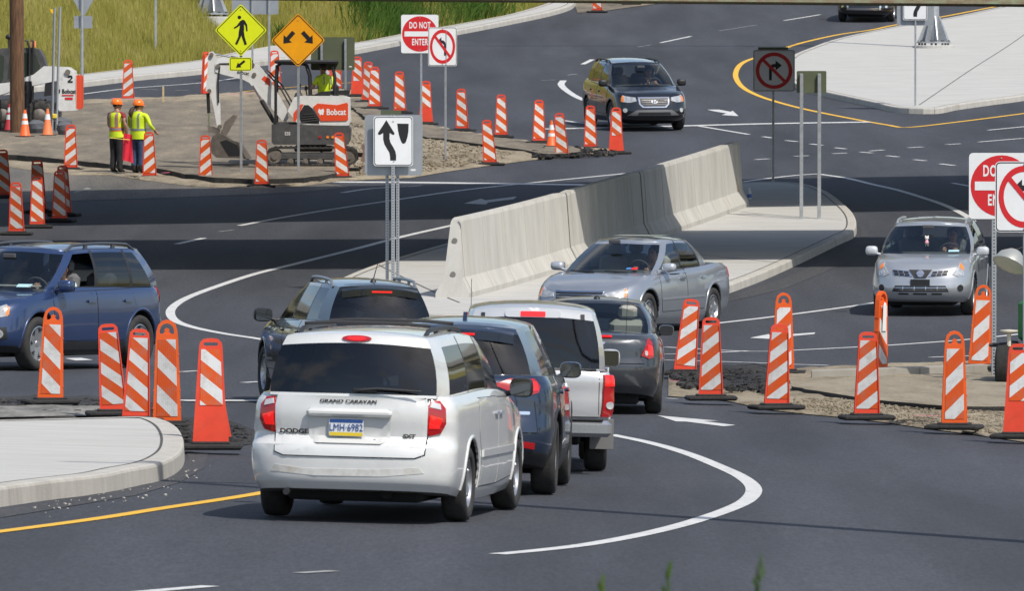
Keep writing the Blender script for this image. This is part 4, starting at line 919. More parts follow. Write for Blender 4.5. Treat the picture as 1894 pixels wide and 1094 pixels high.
plate(r_, rrect(56 / s, 10 / s, .01), W(1430, 92, p.y) - p + Vector((0, .02, 0)), M_OLIVE, name='rear_plate')
# small olive sign back on two posts (centre island)
r_, p = sign_root('small_guide_sign', 1498, 405, 'small olive sign back on two tall posts on the centre island', h=.155); s = S_(p)
for x in (1482, 1515): post(r_, p, W(x, 136, p.y).z, M_GALV, .075, dx=(x - 1498) / s, dy=-.05)
pl = plate(r_, rrect(55 / s, 41 / s, .03), W(1501, 151.5, p.y) - p, M_OLIVE)
# keep left sign with a larger plate behind it
r_, p = sign_root('keep_left_sign', 727, 526, 'white keep left arrow sign on three perforated posts', h=.155); s = S_(p)
post(r_, p, W(728, 212, p.y).z, M_PERF, .066, dx=0, dy=-.05); post(r_, p, W(716, 218, p.y).z, M_PERF, .06, dx=-11 / s, dy=.1); post(r_, p, W(736, 218, p.y).z, M_PERF, .06, dx=8.5 / s, dy=.1)
bp_ = plate(r_, rrect(107 / s, 112 / s, .07), W(728, 268.5, p.y) - p + Vector((0, .04, 0)), M_ALU, name='rear_plate')
ink(bp_, rrect(.09, .035, .004, 2, .36, -.46), M_SW, 1, 'sticker'); plate(r_, rrect(38 / s, 12 / s, .01), W(723, 210, p.y) - p + Vector((0, .08, 0)), M_OLIVE, name='top_plate')
w, h = 73 / s, 92 / s; pl = plate(r_, rrect(w, h, .05), W(727.5, 261, p.y) - p + Vector((0, -.09, 0)), M_SW, yaw=3)
border(pl, rrect(w - .025, h - .025, .05), rrect(w - .05, h - .05, .045), M_BLK)
def kl(pts, mir=1): return [((x - .5) * w * mir, (.5 - z) * h) for x, z in pts]
KARW = [(.325, .075), (.535, .345), (.52, .37), (.49, .375), (.41, .335), (.405, .45), (.43, .53), (.50, .62), (.555, .71), (.575, .80), (.57, .89), (.42, .89), (.42, .82), (.40, .73), (.33, .64), (.275, .56), (.245, .46), (.245, .335), (.16, .375), (.12, .365), (.11, .34)]
KISL = [(.60, .145), (.89, .15), (.885, .30), (.86, .42), (.82, .52), (.77, .555), (.72, .54), (.68, .47), (.645, .38), (.62, .28)]
ink(pl, kl(KARW), M_BLK, 1, 'arrow'); ink(pl, kl(KISL), M_BLK, 1, 'island_symbol'); bolts(pl, [(0, h * .40), (.01, -h * .405)])
# keep right sign (top edge)
r_, p = sign_root('keep_right_sign', 1693, 196, 'keep right sign and grey plate cut by the top edge on the right island', h=.155); s = S_(p)
post(r_, p, W(1693, -20, p.y).z, M_GALV, .05); plate(r_, rrect(68 / s, 82 / s, .05), W(1693, 6, p.y) - p + Vector((0, .04, 0)), M_ALU, name='rear_plate')
w, h = 45 / s, 58 / s; pl = plate(r_, rrect(w, h, .05), W(1692.5, 8, p.y) - p + Vector((0, -.04, 0)), M_SW); border(pl, rrect(w - .03, h - .03, .05), rrect(w - .06, h - .06, .045), M_BLK)
ink(pl, kl(KARW, -1)[::-1], M_BLK, 1, 'arrow'); ink(pl, kl(KISL, -1)[::-1], M_BLK, 1, 'island_symbol')
# near red sign, right edge
r_, p = sign_root('no_entry_sign', 1838, 708, 'large DO NOT ENTER sign on perforated post by the silver crossover', h=.0); s = S_(p)
post(r_, p, W(1838, 290, p.y).z, M_PERF, .07); w = 120 / s; pl = plate(r_, rrect(w, w * 1.02, .06), W(1852, 344, p.y) - p + Vector((0, -.05, 0)), M_SW, yaw=-3); no_entry(pl, w)
r_, p = sign_root('no_turn_sign', 1893, 800, 'no turn sign with red ring at the right edge, overlapping the red sign', h=.0); s = S_(p)
post(r_, p, W(1893, 300, p.y).z, M_PERF, .06, dx=.02); w, h = 108 / s, 131 / s; pl = plate(r_, rrect(w, h, .06), W(1894, 364, p.y) - p + Vector((0, -.05, 0)), M_SW); no_turn(pl, w, h, -1)
# sign backs on the hillside
def hillpt(px, py):
    lo, hi = 235.0, 345.0
    for _ in range(40):
        y = (lo + hi) / 2; q = W(px, py, y)
        if q.y > hill_y(q.x) and q.z < hill_z(q.x, q.y): hi = y
        else: lo = y
    q = W(px, py, hi); return Vector((q.x, q.y, hill_z(q.x, q.y) - .02))
p = G(152, 152, .15); s = S_(p); r_ = empty('yield_sign', p, 0, 'back of a triangular sign with small plate on the far footway', 'sign')
b = MB(); b.tube([(0, 0, -.1), (0, 0, W(152, -40, p.y).z - p.z)], .045); b.build('post', M_GALV, r_, smooth=True)
plate(r_, [(0, -.55), (.05, -.55), (.52, .3), (.5, .36), (-.5, .36), (-.52, .3), (-.05, -.55)], W(154, -8, p.y) - p + Vector((0, .06, 0)), M_ALU); plate(r_, rrect(34 / s, 23 / s, .03), W(153.5, 40.5, p.y) - p + Vector((0, .06, 0)), M_ALU, name='small_plate')
p = hillpt(288, 96); r_ = empty('hillside_post', p, 0, 'single thin grey steel post standing in the hillside grass', 'post'); post(r_, p, W(288, -60, p.y).z, M_GALV, .07)
p = G(498, 146, .1); s = S_(p); r_ = empty('grey_sign', p, 0, 'back of a wide grey sign above the pedestrian sign at the top edge', 'sign')
for x, yb in ((498, 146), (467, 182)): 
    post(r_, p, W(x, -10, p.y).z, M_GALV, .06, dx=(x - 498) / s, dy=-.05)
plate(r_, rrect(86 / s, 52 / s, .04), W(472, 0, p.y) - p, M_ALU)
# twin perforated posts with a yellow lamp
p = G(100, 246, .16); s = S_(p); r_ = empty('lamp_post_pair', p, 0, 'pair of perforated steel posts with small yellow lamp left of the workers', 'posts')
for a, bq in (((101, 14), (96, 244)), ((111, 12), (104, 244))):
    t0, t1 = W(*bq, p.y) - p, W(*a, p.y) - p; t0.z = -.05; b = MB(); b.tube([(0, 0, 0), t1 - t0], .033, n=4); b.build('post', M_PERF, r_, loc=t0)
b = MB(); b.prism([(-.06, 0), (.10, -.02), (.06, -.14), (-.02, -.10)], .1); b.build('warning_lamp', mat('lamp_yellow', (.8, .5, .02), .4), r_, loc=W(96, 16, p.y) - p)
b = MB(); b.box((0, 0, 0), (.12, .1, .12), bevel=.02); b.build('yellow_collar', mat('collar_yellow', (.75, .55, .05), .5), r_, loc=W(101, 215, p.y) - p)
for i, (x, y, sx) in enumerate(((68, 243, .34), (75, 234, .3), (116, 238, .34), (120, 246, .3))):
    q = G(x, y + 4, .17); b = MB(); b.lathe([(.02, 0), (.7, .02), (1, .3), (.85, .62), (.4, .8), (.05, .82)], n=14); me = b.mesh('sandbag', mat('sandbag_grey', (.10, .105, .115), .9, var=.3, vscale=7), True)
    me.transform(Matrix.Diagonal((sx * .75, sx * .6, .42, 1)));
    for v in me.vertices: v.co += Vector((noise.noise(v.co * 6), noise.noise(v.co * 5 + Vector((3, 1, 2))), noise.noise(v.co * 7))) * .04
    link('sandbag', me, loc=q, label=('slumped dark grey sandbag left of the faded cone', 'upper grey sandbag behind the faded cone', 'grey sandbag right of the twin steel posts', 'low grey sandbag at the foot of the twin posts')[i], cat='sandbag', group='sandbags')
# wooden survey stake
p = G(302, 190, .16); b = MB(); b.box((0, 0, .2), (.05, .03, .5)); b.build('survey_stake', mat('raw_wood', (.5, .36, .2), .8, var=.2), loc=p, label='short pale wooden survey stake standing beside the far road', cat='stake')

# ------------------------------------------------------------------ poles and masts
M_WOOD = mat('weathered_pole_wood', (.055, .026, .014), .85, var=.3, vscale=5, color2=(.20, .105, .05), stretch=(6, 6, .5), bump=.5, bscale=40)
p = G(33, 246, .16); r_ = empty('utility_pole', p, 0, 'thick dark brown wooden utility pole in front of the skid loader', 'pole')
b = MB(); b.tube([(-.01, 0, -.3), (-.03, 0, 4), (-.07, 0, 11.5)], [.19, .178, .14], n=20); b.build('shaft', M_WOOD, r_, smooth=True)
b = MB(); b.box((-.07, 0, 10.7), (2.4, .1, .12)); b.build('crossarm', M_WOOD, r_)
q = Vector((5.35, 74.0, 0)); q.z = gz(q.x, q.y); r_ = empty('utility_pole', q, 0, 'wooden utility pole outside the frame, casting the long thin near shadow', 'pole')
b = MB(); b.tube([(0, 0, -.3), (0, 0, 19)], [.2, .13], n=16); b.build('shaft', M_WOOD, r_, smooth=True); b = MB(); b.box((0, 0, 18.1), (2.4, .1, .12)); b.build('crossarm', M_WOOD, r_)
def mast(p, label, arm, h=9.0, r0=.17):
    r_ = empty('mast_pole', p, 0, label, 'mast')
    b = MB(); b.tube([(0, 0, .14), (0, 0, 1.2), (0, 0, h)], [r0 * 1.02, r0, r0 * .62], n=12); b.build('shaft', M_GALV, r_, smooth=True, sharp=20)
    b = MB(); b.lathe([(.66, -.3), (.66, .06), (.62, .08)], n=26); b.build('concrete_footing', M_CONC, r_)
    b = MB(); b.lathe([(.54, .145), (.54, .19)], n=8); pl_ = b.build('base_plate', M_GALV, r_)
    for i in range(8):
        a = math.pi / 4 * i + .2; R = Matrix.Rotation(a, 4, 'Z')
        b = MB(); b.prism([(r0 * .9, .192), (.5, .192), (.5, .26), (r0 + .02, 1.0), (r0 * .9, 1.0)], .03, lambda q: R @ (q + Vector((0, -.015, 0)))); b.build('gusset', M_GALV, r_)
        b = MB(); R2 = Matrix.Rotation(a + math.pi / 8, 4, 'Z'); c = R2 @ Vector((.46, 0, 0)); b.lathe([(.035, .08), (.035, .24)], c=c, n=8); b.lathe([(.055, .192), (.055, .23)], c=c, n=6); b.build('anchor_bolt', mat('dark_bolt', (.12, .12, .12), .5, metal=.6), pl_)
    if arm:
        b = MB(); b.tube([(0, 0, h - 1.6), (arm * .5, 0, h - 1.2), (arm, 0, h - 1.0)], [.13, .1, .07], n=10); b.build('mast_arm', M_GALV, r_, smooth=True)
    return r_
mast(G(1727, 88, .155), 'galvanised mast with gusseted base standing on the right island', -15)
mast(hillpt(391, 34), 'pale galvanised mast base in the hillside grass at the top edge', 0)
# dropped drink bottle on the island
p = G(1386, 370, .158); r_ = empty('drink_bottle', p, .4, 'small blue and white plastic bottle standing by the barrier end', 'bottle')
b = MB(); b.lathe([(.045, 0), (.05, .02), (.05, .17), (.03, .21), (.02, .24)], n=14); b.build('bottle_body', mat('bottle_pale', (.5, .55, .6), .3), r_, smooth=True)
b = MB(); b.lathe([(.0505, .05), (.0515, .05), (.0515, .13), (.0505, .13)], n=14); b.build('label_band', mat('bottle_blue', (.05, .12, .4), .4), r_, smooth=True)
b = MB(); b.lathe([(.022, .235), (.022, .26)], n=10); b.build('cap', M_SW, r_)

# ------------------------------------------------------------------ loose rubble
def chunks(name, spots, smin, smax, m, seed, **k):
    rnd = random.Random(seed); v = []; f = []
    for c in spots:
        s = rnd.uniform(smin, smax); n = len(v); R = Matrix.Rotation(rnd.uniform(0, 6), 3, 'Z') @ Matrix.Rotation(rnd.uniform(-.5, .5), 3, 'X')
        for z in (-.3, .45):
            for a in range(5):
                an = a * 1.257 + rnd.uniform(-.3, .3); q = R @ Vector((math.cos(an) * s * rnd.uniform(.6, 1.1), math.sin(an) * s * rnd.uniform(.6, 1.1), z * s * rnd.uniform(.6, 1.2))); v.append(c + q)
        f += [tuple(range(n + 4, n - 1, -1)), tuple(range(n + 5, n + 10))] + [(n + i, n + (i + 1) % 5, n + 5 + (i + 1) % 5, n + 5 + i) for i in range(5)]
    return link(name, new_mesh(name, v, f, m), **k)
def scatter(poly, n, seed, h=.03):
    rnd = random.Random(seed); xs = [a[0] for a in poly]; ys = [a[1] for a in poly]; out = []
    def inside(x, y):
        c = False; j = len(poly) - 1
        for i in range(len(poly)):
            (xi, yi), (xj, yj) = poly[i], poly[j]
            if (yi > y) != (yj > y) and x < (xj - xi) * (y - yi) / (yj - yi) + xi: c = not c
            j = i
        return c
    while len(out) < n:
        x, y = rnd.uniform(min(xs), max(xs)), rnd.uniform(min(ys), max(ys))
        if inside(x, y): out.append(G(x, y, h))
    return out
chunks('asphalt_rubble', scatter([(1240, 692), (1330, 686), (1430, 690), (1460, 708), (1420, 726), (1330, 722), (1260, 716)], 420, 1, .08), .02, .085, M_BERM, 1, kind='stuff', label='broken black asphalt rubble heaped beside the grey sedan', cat='rubble')
chunks('kerbside_rubble', scatter([(-20, 742), (180, 740), (280, 757), (330, 780), (425, 784), (468, 806), (420, 828), (350, 820), (290, 772), (100, 770)], 520, 2, .03), .012, .055, M_BERM, 2, kind='stuff', label='crumbs of asphalt and stone around the near left panels', cat='rubble')
chunks('verge_gravel', scatter([(1470, 735), (1560, 738), (1700, 755), (1894, 765), (1894, 808), (1713, 788), (1566, 768), (1450, 755)], 1800, 3, .05), .01, .03, M_SOIL, 3, kind='stuff', label='coarse pale gravel along the dirt verge', cat='gravel')
chunks('work_area_gravel', scatter([(648, 225), (720, 240), (830, 262), (960, 285), (900, 300), (780, 318), (660, 325), (650, 280)], 1500, 4, .07), .02, .06, M_SOIL, 4, kind='stuff', label='pale gravel spread beside the excavator', cat='gravel')
chunks('slab_edge_debris', scatter([(985, 278), (1080, 274), (1150, 284), (1060, 290), (990, 292)], 160, 6, .06), .03, .13, M_BERM, 6, kind='stuff', label='broken slab pieces at the end of the panel row', cat='rubble')
chunks('road_grit', scatter([(60, 935), (330, 885), (360, 850), (400, 860), (330, 915), (80, 960)], 60, 8, .01), .006, .018, M_KERB, 8, kind='stuff', label='small pale grit along the near island kerb', cat='grit')

# ------------------------------------------------------------------ lighting tower trailer at the right edge
p = G(1900, 720); s = S_(p); r_ = empty('light_tower_trailer', p, math.radians(-12), 'green generator trailer with a round work lamp at the right edge', 'trailer')
M_GREEN = mat('generator_green', (.015, .16, .035), .45, var=.1, dirt=.3); M_FRAME = mat('trailer_black', (.02, .02, .022), .6)
b = MB(); b.box((.62, .4, .98), (1.5, 1.1, .72), bevel=.12); g_ = b.build('generator_hood', M_GREEN, r_, smooth=True)
b = MB(); b.prism([(-.09, 1.12), (.0, 1.2), (.03, 1.0), (.09, 1.14), (.10, .9), (.02, .78), (-.05, .92)], .004, lambda q: q + Vector((.12, -.158, -.02))); b.build('red_logo', M_SR, g_)
b = MB(); b.box((.62, .4, .56), (2.0, 1.2, .1), bevel=.02); b.box((-.34, -.05, .63), (.36, .42, .05), bevel=.02); b.build('chassis', M_FRAME, r_)
for y in (-.32, 1.1):
    b = MB(); b.lathe([(.2, -.1), (.3, -.1), (.335, -.07), (.34, 0), (.335, .07), (.3, .1), (.2, .1)], axis='X', n=26, closed=True); w_ = empty('wheel', (0, 0, 0)); w_.parent = r_; w_.location = (-.30, y * .5 - .02, .335); b.build('tyre', M_RUB, w_, smooth=True)
    b = MB(); b.lathe([(.05, -.1), (.2, -.06), (.2, .06), (.05, .06)], axis='X', n=20); b.build('rim', mat('rim_grey', (.35, .36, .37), .4, metal=.5), w_, smooth=True)
b = MB(); b.tube([(-.22, -.3, .62), (-.22, -.3, .80)], .03); b.lathe([(.03, .8), (.13, .83), (.13, .85), (.02, .86)], c=(-.22, -.3, 0), n=16); b.build('jack_post', mat('jack_cream', (.6, .56, .45), .5), r_, smooth=True)
lc = W(1868, 487, p.y) - p; mc = Vector((.55, .3, 0))
b = MB(); b.tube([(.35, .2, .6), (.35, .2, 4.6)], .05, n=6); b.build('mast', M_GALV, r_, smooth=True)
lamp = empty('work_lamp', lc); lamp.parent = r_; lamp.rotation_euler = (math.radians(-28), math.radians(20), 0)
b = MB(); b.lathe([(.02, .20), (.10, .19), (.20, .10), (.245, -.02), (.25, -.04), (.235, -.04), (.19, .07), (.02, .15)], n=24); b.build('reflector', mat('lamp_housing', (.42, .43, .40), .35, metal=.4), lamp, smooth=True)
b = MB(); b.lathe([(.236, -.035), (.2, -.05), (.01, -.055)], n=24); b.build('lens', mat('lamp_lens', (.55, .57, .5), .15), lamp, smooth=True)
b = MB(); b.tube([(-.02, 0, .2), (.1, 0, .33), (.26, .02, .36)], .015); b.build('bracket', M_FRAME, lamp)

# ------------------------------------------------------------------ roadside trees right of the road (outside the frame, seen in car windows)
M_BARK = mat('bark', (.09, .065, .045), .9, var=.3, vscale=6, bump=.4); M_LEAF = grass_mat('tree_leaves', [(.03, .07, .012), (.055, .11, .02), (.10, .16, .03)])
for i, (x, y, h, ds) in enumerate(((24, 92, 8.5, 'nearest'), (27, 104, 10.5, 'second'), (23, 117, 9.0, 'third'), (29, 130, 11.5, 'tallest'), (26, 80, 7.5, 'smallest'))):
    r = random.Random(i + 40); base = Vector((x, y, gz(x, y) - .1)); t = empty('roadside_tree', base, r.uniform(0, 6), ds + ' leafy roadside tree right of the road, outside the frame', 'tree', 'roadside trees')
    b = MB(); b.tube([(0, 0, 0), (.1, .05, h * .3), (0, .1, h * .75)], [.24, .17, .05], n=10)
    for k in range(7):
        a = r.uniform(0, 6.28); z = h * r.uniform(.3, .6); b.tube([(0, .05, z), (math.cos(a) * h * .12, math.sin(a) * h * .12, z + h * .1), (math.cos(a) * h * .24, math.sin(a) * h * .24, z + h * .16)], [.07, .05, .02], n=6)
    b.build('trunk', M_BARK, t, smooth=True)
    v = []; f = []; cl = [(r.gauss(0, h * .13), r.gauss(0, h * .13), h * r.uniform(.42, .92)) for _ in range(26)]
    for k in range(2600):
        c = cl[k % 26]; q = Vector(c) + Vector((r.gauss(0, 1), r.gauss(0, 1), r.gauss(0, .8))) * h * .065; sz = r.uniform(.09, .2); a1 = Vector((r.gauss(0, 1), r.gauss(0, 1), r.gauss(0, 1))).normalized(); a2 = a1.orthogonal().normalized(); n = len(v)
        v += [q - a1 * sz, q + a2 * sz * .5, q + a1 * sz, q - a2 * sz * .5]; f.append((n, n + 1, n + 2, n + 3))
    link('crown', new_mesh('crown', v, f, M_LEAF), t)
# ------------------------------------------------------------------ vehicle builder
M_TYRE = mat('tyre_rubber', (.030, .029, .028), .85, var=.25, vscale=14, bump=.3)
M_ALLOY = mat('alloy_rim', (.50, .51, .53), .32, metal=.85)
M_HUB = mat('hub_dark', (.05, .05, .055), .5, metal=.5)
M_BLKP = mat('black_plastic', (.018, .018, .02), .5, var=.15, vscale=6)
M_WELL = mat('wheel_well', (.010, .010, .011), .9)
M_INT = mat('interior_dark', (.07, .07, .075), .8)
M_SEAT = mat('seat_fabric', (.13, .13, .135), .85)
M_SEATL = mat('seat_fabric_grey', (.34, .33, .30), .85)
M_CHROME = mat('chrome', (.75, .76, .78), .12, metal=1.0)
M_TAIL = mat('tail_lens_red', (.38, .006, .008), .18, coat=1.0)
M_BRAKE = mat('brake_lamp_lit', (.7, .01, .01), .2, emit=(1, .012, .006), emit_s=.5, coat=1.0)
M_BACKUP = mat('clear_lens', (.60, .60, .60), .12, coat=1.0, metal=.25)
M_AMBER = mat('amber_lens', (.80, .22, .02), .2, coat=1.0)
M_LAMPIN = mat('headlamp_reflector', (.66, .66, .65), .18, metal=.65, var=.3, vscale=18)
M_HEADL = mat('headlamp_clear', (.46, .47, .48), .1, metal=.3, coat=1.0, var=.35, vscale=11)
M_PLATE = mat('plate_white', (.68, .70, .72), .5); M_PBLUE = mat('plate_blue', (.02, .07, .25), .5); M_PYEL = mat('plate_yellow', (.75, .55, .03), .5)
M_MIRR = mat('mirror_glass', (.10, .105, .11), .05, metal=.8)
G_CLEAR = glass('glass_clear', (.78, .84, .81)); G_TINT = glass('glass_tinted', (.42, .45, .45)); G_DARK = glass('glass_dark', (.20, .215, .22))

def lin(knots):
    k = sorted(knots); f = pchip(k) if len(k) > 2 else None
    def ev(x):
        if x <= k[0][0]: return k[0][1]
        if x >= k[-1][0]: return k[-1][1]
        return f(x) if f else k[0][1] + (k[1][1] - k[0][1]) * (x - k[0][0]) / (k[1][0] - k[0][0])
    return ev

class Car:
    graze = .26
    def __init__(s, S):
        s.S = S; hw = S['hw']; F, R = S['F'], S['R']; zb = lin(S['belt']); z0 = lin(S.get('bottom', [(-9, .22), (9, .22)]))
        s.zb = zb; lf, lr, nf, nr = S.get('lf', .75), S.get('lr', .42), S.get('nf', 2.6), S.get('nr', 3.2); tf, tr = S.get('tf', .03), S.get('tr', .05)
        NF, NS, NR = 12, 26, 10
        lev = S['levels']; fr = [l[0] for l in lev]
        cw, cF, cR = (lin([(l[0], l[k]) for l in lev]) for k in (1, 2, 3))
        rows = sorted(set([round(i / 15, 4) for i in range(16)] + [round(f, 4) for f in fr]))
        def half(fc):
            w, f_, r_ = hw * cw(fc), F + cF(fc), R + cR(fc); pts = []
            yf, yr = f_ - lf, r_ + lr
            def wid(y):
                u = max(0, (y - .3) / max(.1, yf - .3)); v = max(0, (-.5 - y) / max(.1, -.5 - yr)); return w * (1 - tf * u * u - tr * v * v)
            for i in range(NF + 1):
                a = math.pi / 2 * i / NF; pts.append((wid(yf) * math.sin(a) ** (2 / nf), f_ - lf * (1 - max(0, math.cos(a)) ** (2 / nf))))
            for i in range(1, NS): y = yf + (yr - yf) * i / NS; pts.append((wid(y), y))
            for i in range(NR + 1):
                a = math.pi / 2 * (1 - i / NR); pts.append((wid(yr) * math.sin(a) ** (2 / nr), r_ + lr * (1 - max(0, math.cos(a)) ** (2 / nr))))
            return [Vector((x, y, z0(y) + fc * (zb(y) - z0(y)))) for x, y in pts]
        H = [half(f) for f in rows]; M = len(H[0]); bm = bmesh.new(); V = []
        for h in H:
            right = [bm.verts.new(p) for p in h]; left = [right[0]] + [bm.verts.new((-p.x, p.y, p.z)) for p in h[1:-1]] + [right[-1]]
            V.append((right, left))
        def quad(*q):
            u = []
            for v in q:
                if v not in u: u.append(v)
            if len(u) >= 3:
                try: return bm.faces.new(u)
                except ValueError: return None
        for j in range(len(H) - 1):
            for i in range(M - 1):
                quad(V[j][0][i], V[j][0][i + 1], V[j + 1][0][i + 1], V[j + 1][0][i]); quad(V[j][1][i + 1], V[j][1][i], V[j + 1][1][i], V[j + 1][1][i + 1])
        # floor
        for i in range(M - 1): quad(V[0][0][i + 1], V[0][0][i], V[0][1][i], V[0][1][i + 1])
        # bonnet, sills and tub of the cabin
        ss = [.94, .86, .72, .45, 0, -.45, -.72, -.86, -.94]; tb, tfr = S['tub']; cr = S.get('crown', .05); top = H[-1]
        strips = []
        for i in range(M):
            p = top[i]
            if i in (0, M - 1): strips.append([V[-1][0][i]] * (len(ss) + 2)); continue
            row = [V[-1][0][i]]
            for s_ in ss:
                x = p.x * s_; z = p.z + cr * (1 - (x / hw) ** 2) - cr * (1 - (p.x / hw) ** 2)
                if tb < p.y < tfr and abs(s_) <= .86: z = p.z - (.42 if abs(s_) < .8 else .02)
                row.append(bm.verts.new((x, p.y, z)))
            row.append(V[-1][1][i]); strips.append(row)
        inner = []
        for i in range(M - 1):
            for k in range(len(ss) + 1):
                f = quad(strips[i][k], strips[i][k + 1], strips[i + 1][k + 1], strips[i + 1][k])
                if f and tb < f.calc_center_median().y < tfr and 1 <= k <= len(ss) - 1: inner.append(f)
        for f in inner: f.material_index = 2
        bmesh.ops.recalc_face_normals(bm, faces=bm.faces)
        me = bpy.data.meshes.new('body'); bm.to_mesh(me); bm.free()
        for m in (S['paint'], M_WELL, M_INT, S.get('trim', M_BLKP)): me.materials.append(m)
        # wheel wells
        cut = MB(); r = S['wheel_r'] * S.get('arch', 1.13)
        for y in (S['wb'] / 2, -S['wb'] / 2):
            for sx in (-1, 1):
                cut.lathe([(r, 0), (r, .75)], c=(sx * (hw + .3) - (.75 if sx > 0 else 0), y, S['wheel_r'] + .015), axis='X', n=32)
        cm = cut.mesh('cut', [M_WELL]); co = bpy.data.objects.new('cut', cm); COL.objects.link(co); bo = bpy.data.objects.new('cutbody', me); COL.objects.link(bo)
        md = bo.modifiers.new('b', 'BOOLEAN'); md.operation = 'DIFFERENCE'; md.object = co; md.solver = 'EXACT'; md.material_mode = 'TRANSFER'
        dg = bpy.context.evaluated_depsgraph_get(); dg.update(); me2 = bpy.data.meshes.new_from_object(bo.evaluated_get(dg))
        bpy.data.objects.remove(bo); bpy.data.objects.remove(co); bpy.data.meshes.remove(me)
        s.bm = bmesh.new(); s.bm.from_mesh(me2); s.mats = [m for m in me2.materials]; bpy.data.meshes.remove(me2)
        cl = S.get('clad')
        if cl:
            for f in s.bm.faces:
                c = f.calc_center_median()
                if s.mats[f.material_index] == S['paint'] and c.z < cl: f.material_index = 3
        s.glass = {}; s.greenhouse(); s.allbm.normal_update(); s.bvh = BVHTree.FromBMesh(s.allbm)
    def greenhouse(s):
        S = s.S; cols, cells = S['cols'], S['cells']; zt = lin(S['roof']); cr = S.get('roof_crown', .06); bl = S.get('bulge', .035)
        xr = max(c[2] for c in cols)
        half = []      # (bottom, top, cell)
        for k, cell in enumerate(cells):
            a, b = cols[k], cols[k + 1]; end = k in (0, len(cells) - 1); n = 8 if end else (4 if 'window' in cell else 2)
            for i in range(n + (1 if k == len(cells) - 1 else 0)):
                u = i / n
                def mixv(j0, j1, u=u):
                    if k == 0: x = b[j0] * u; y = a[j1] + (b[j1] - a[j1]) * u ** 2.4
                    elif end: x = a[j0] * (1 - u); y = b[j1] + (a[j1] - b[j1]) * (1 - u) ** 2.4
                    else: x = a[j0] + (b[j0] - a[j0]) * u; y = a[j1] + (b[j1] - a[j1]) * u
                    return x, y
                xb, yb = mixv(0, 1); xt, yt = mixv(2, 3)
                zt_ = zt(yt) + cr * (1 - (abs(xt) / xr) ** 2)
                half.append((Vector((xb, yb, s.zb(yb) - .015)), Vector((xt, yt, zt_)), cell))
        rows = [0, .05, .14, .3, .5, .7, .86, .93, 1.0]; M = len(half)
        allbm = s.bm.copy(); tgt = {}
        def add(bmx, faces_pts, mi=0):
            vs = {}
            for q in faces_pts:
                vv = []
                for p in q:
                    kx = (round(p.x, 4), round(p.y, 4), round(p.z, 4))
                    if kx not in vs: vs[kx] = bmx.verts.new(p)
                    if vs[kx] not in vv: vv.append(vs[kx])
                if len(vv) >= 3:
                    try: f = bmx.faces.new(vv); f.material_index = mi
                    except ValueError: pass
        def pt(i, f):
            b, t, c = half[i]; p = b.lerp(t, f); k = bl * 4 * f * (1 - f)
            nx = abs(b.x) / max(.01, xr); wy = 1 - min(1, nx) ** 3
            fy = 1 if b.y > 0 else -1
            return p + Vector((k * min(1, nx) * (1 if b.x > 0.01 else 0), fy * k * wy * .8, 0))
        groups = {}
        for sx in (1, -1):
            for i in range(M - 1):
                cell = half[i][2]
                for j in range(len(rows) - 1):
                    q = [pt(i, rows[j]), pt(i + 1, rows[j]), pt(i + 1, rows[j + 1]), pt(i, rows[j + 1])]
                    q = [Vector((p.x * sx, p.y, p.z)) for p in q]
                    if sx < 0: q.reverse()
                    isg = cell in ('windshield', 'rear_glass') or 'window' in cell
                    lo_, hi_ = S.get('sill', 1), S.get('head', len(rows) - 2)
                    if isg and lo_ <= j < hi_:
                        nm = cell if cell in ('windshield', 'rear_glass') else cell + ('|R' if sx > 0 else '|L')
                        groups.setdefault(nm, []).append(q)
                    else: groups.setdefault('black' if ((isg and (S.get('black_frames', True)) and j < 7) or cell == 'black') else 'paint', []).append(q)
        # roof
        ss = [1, .985, .95, .88, .7, .4, 0, -.4, -.7, -.88, -.95, -.985, -1]; ed = S.get('roof_edge', .025)
        def rp(i, s_):
            t = half[i][1]; x = t.x * s_; xa = abs(x) / xr
            z = zt(t.y) + cr * (1 - xa ** 2) + ed * (1 - xa ** 10) * min(1, 8 * (1 - max(0, abs(t.y - (half[0][1].y + half[-1][1].y) / 2) / (abs(half[0][1].y - half[-1][1].y) / 2)) ** 2))
            if abs(s_) == 1: z = t.z
            return Vector((x, t.y, z))
        rk = 'roof'
        for i in range(M - 1):
            for k in range(len(ss) - 1): groups.setdefault(rk, []).append([rp(i, ss[k]), rp(i, ss[k + 1]), rp(i + 1, ss[k + 1]), rp(i + 1, ss[k])])
        for nm, q in groups.items():
            add(allbm, q)
            if nm == 'paint' or nm == 'roof': add(s.bm, q, 0)
            elif nm == 'black': add(s.bm, q, 3)
            else: s.glass[nm] = q
        s.add = add; s.allbm = allbm; bmesh.ops.recalc_face_normals(s.bm, faces=s.bm.faces)
    def finish(s, root):
        S = s.S; bmesh.ops.remove_doubles(s.bm, verts=s.bm.verts, dist=.0008)
        me = bpy.data.meshes.new('body'); s.bm.to_mesh(me); 
        for m in s.mats: me.materials.append(m)
        me.shade_smooth(); me.set_sharp_from_angle(angle=math.radians(38)); s.body = link('body', me, root)
        for nm, q in s.glass.items():
            b = bmesh.new(); s.add(b, q); bmesh.ops.recalc_face_normals(b, faces=b.faces); gm = bpy.data.meshes.new('window'); b.to_mesh(gm); b.free()
            key = nm.split('|')[0]; g = S.get('glass', {}).get(key, G_TINT)
            if S.get('open_window') == nm: continue
            gm.materials.append(g); gm.shade_smooth(); link(key if key in ('windshield', 'rear_glass') else 'side_window', gm, root)
        s.root = root
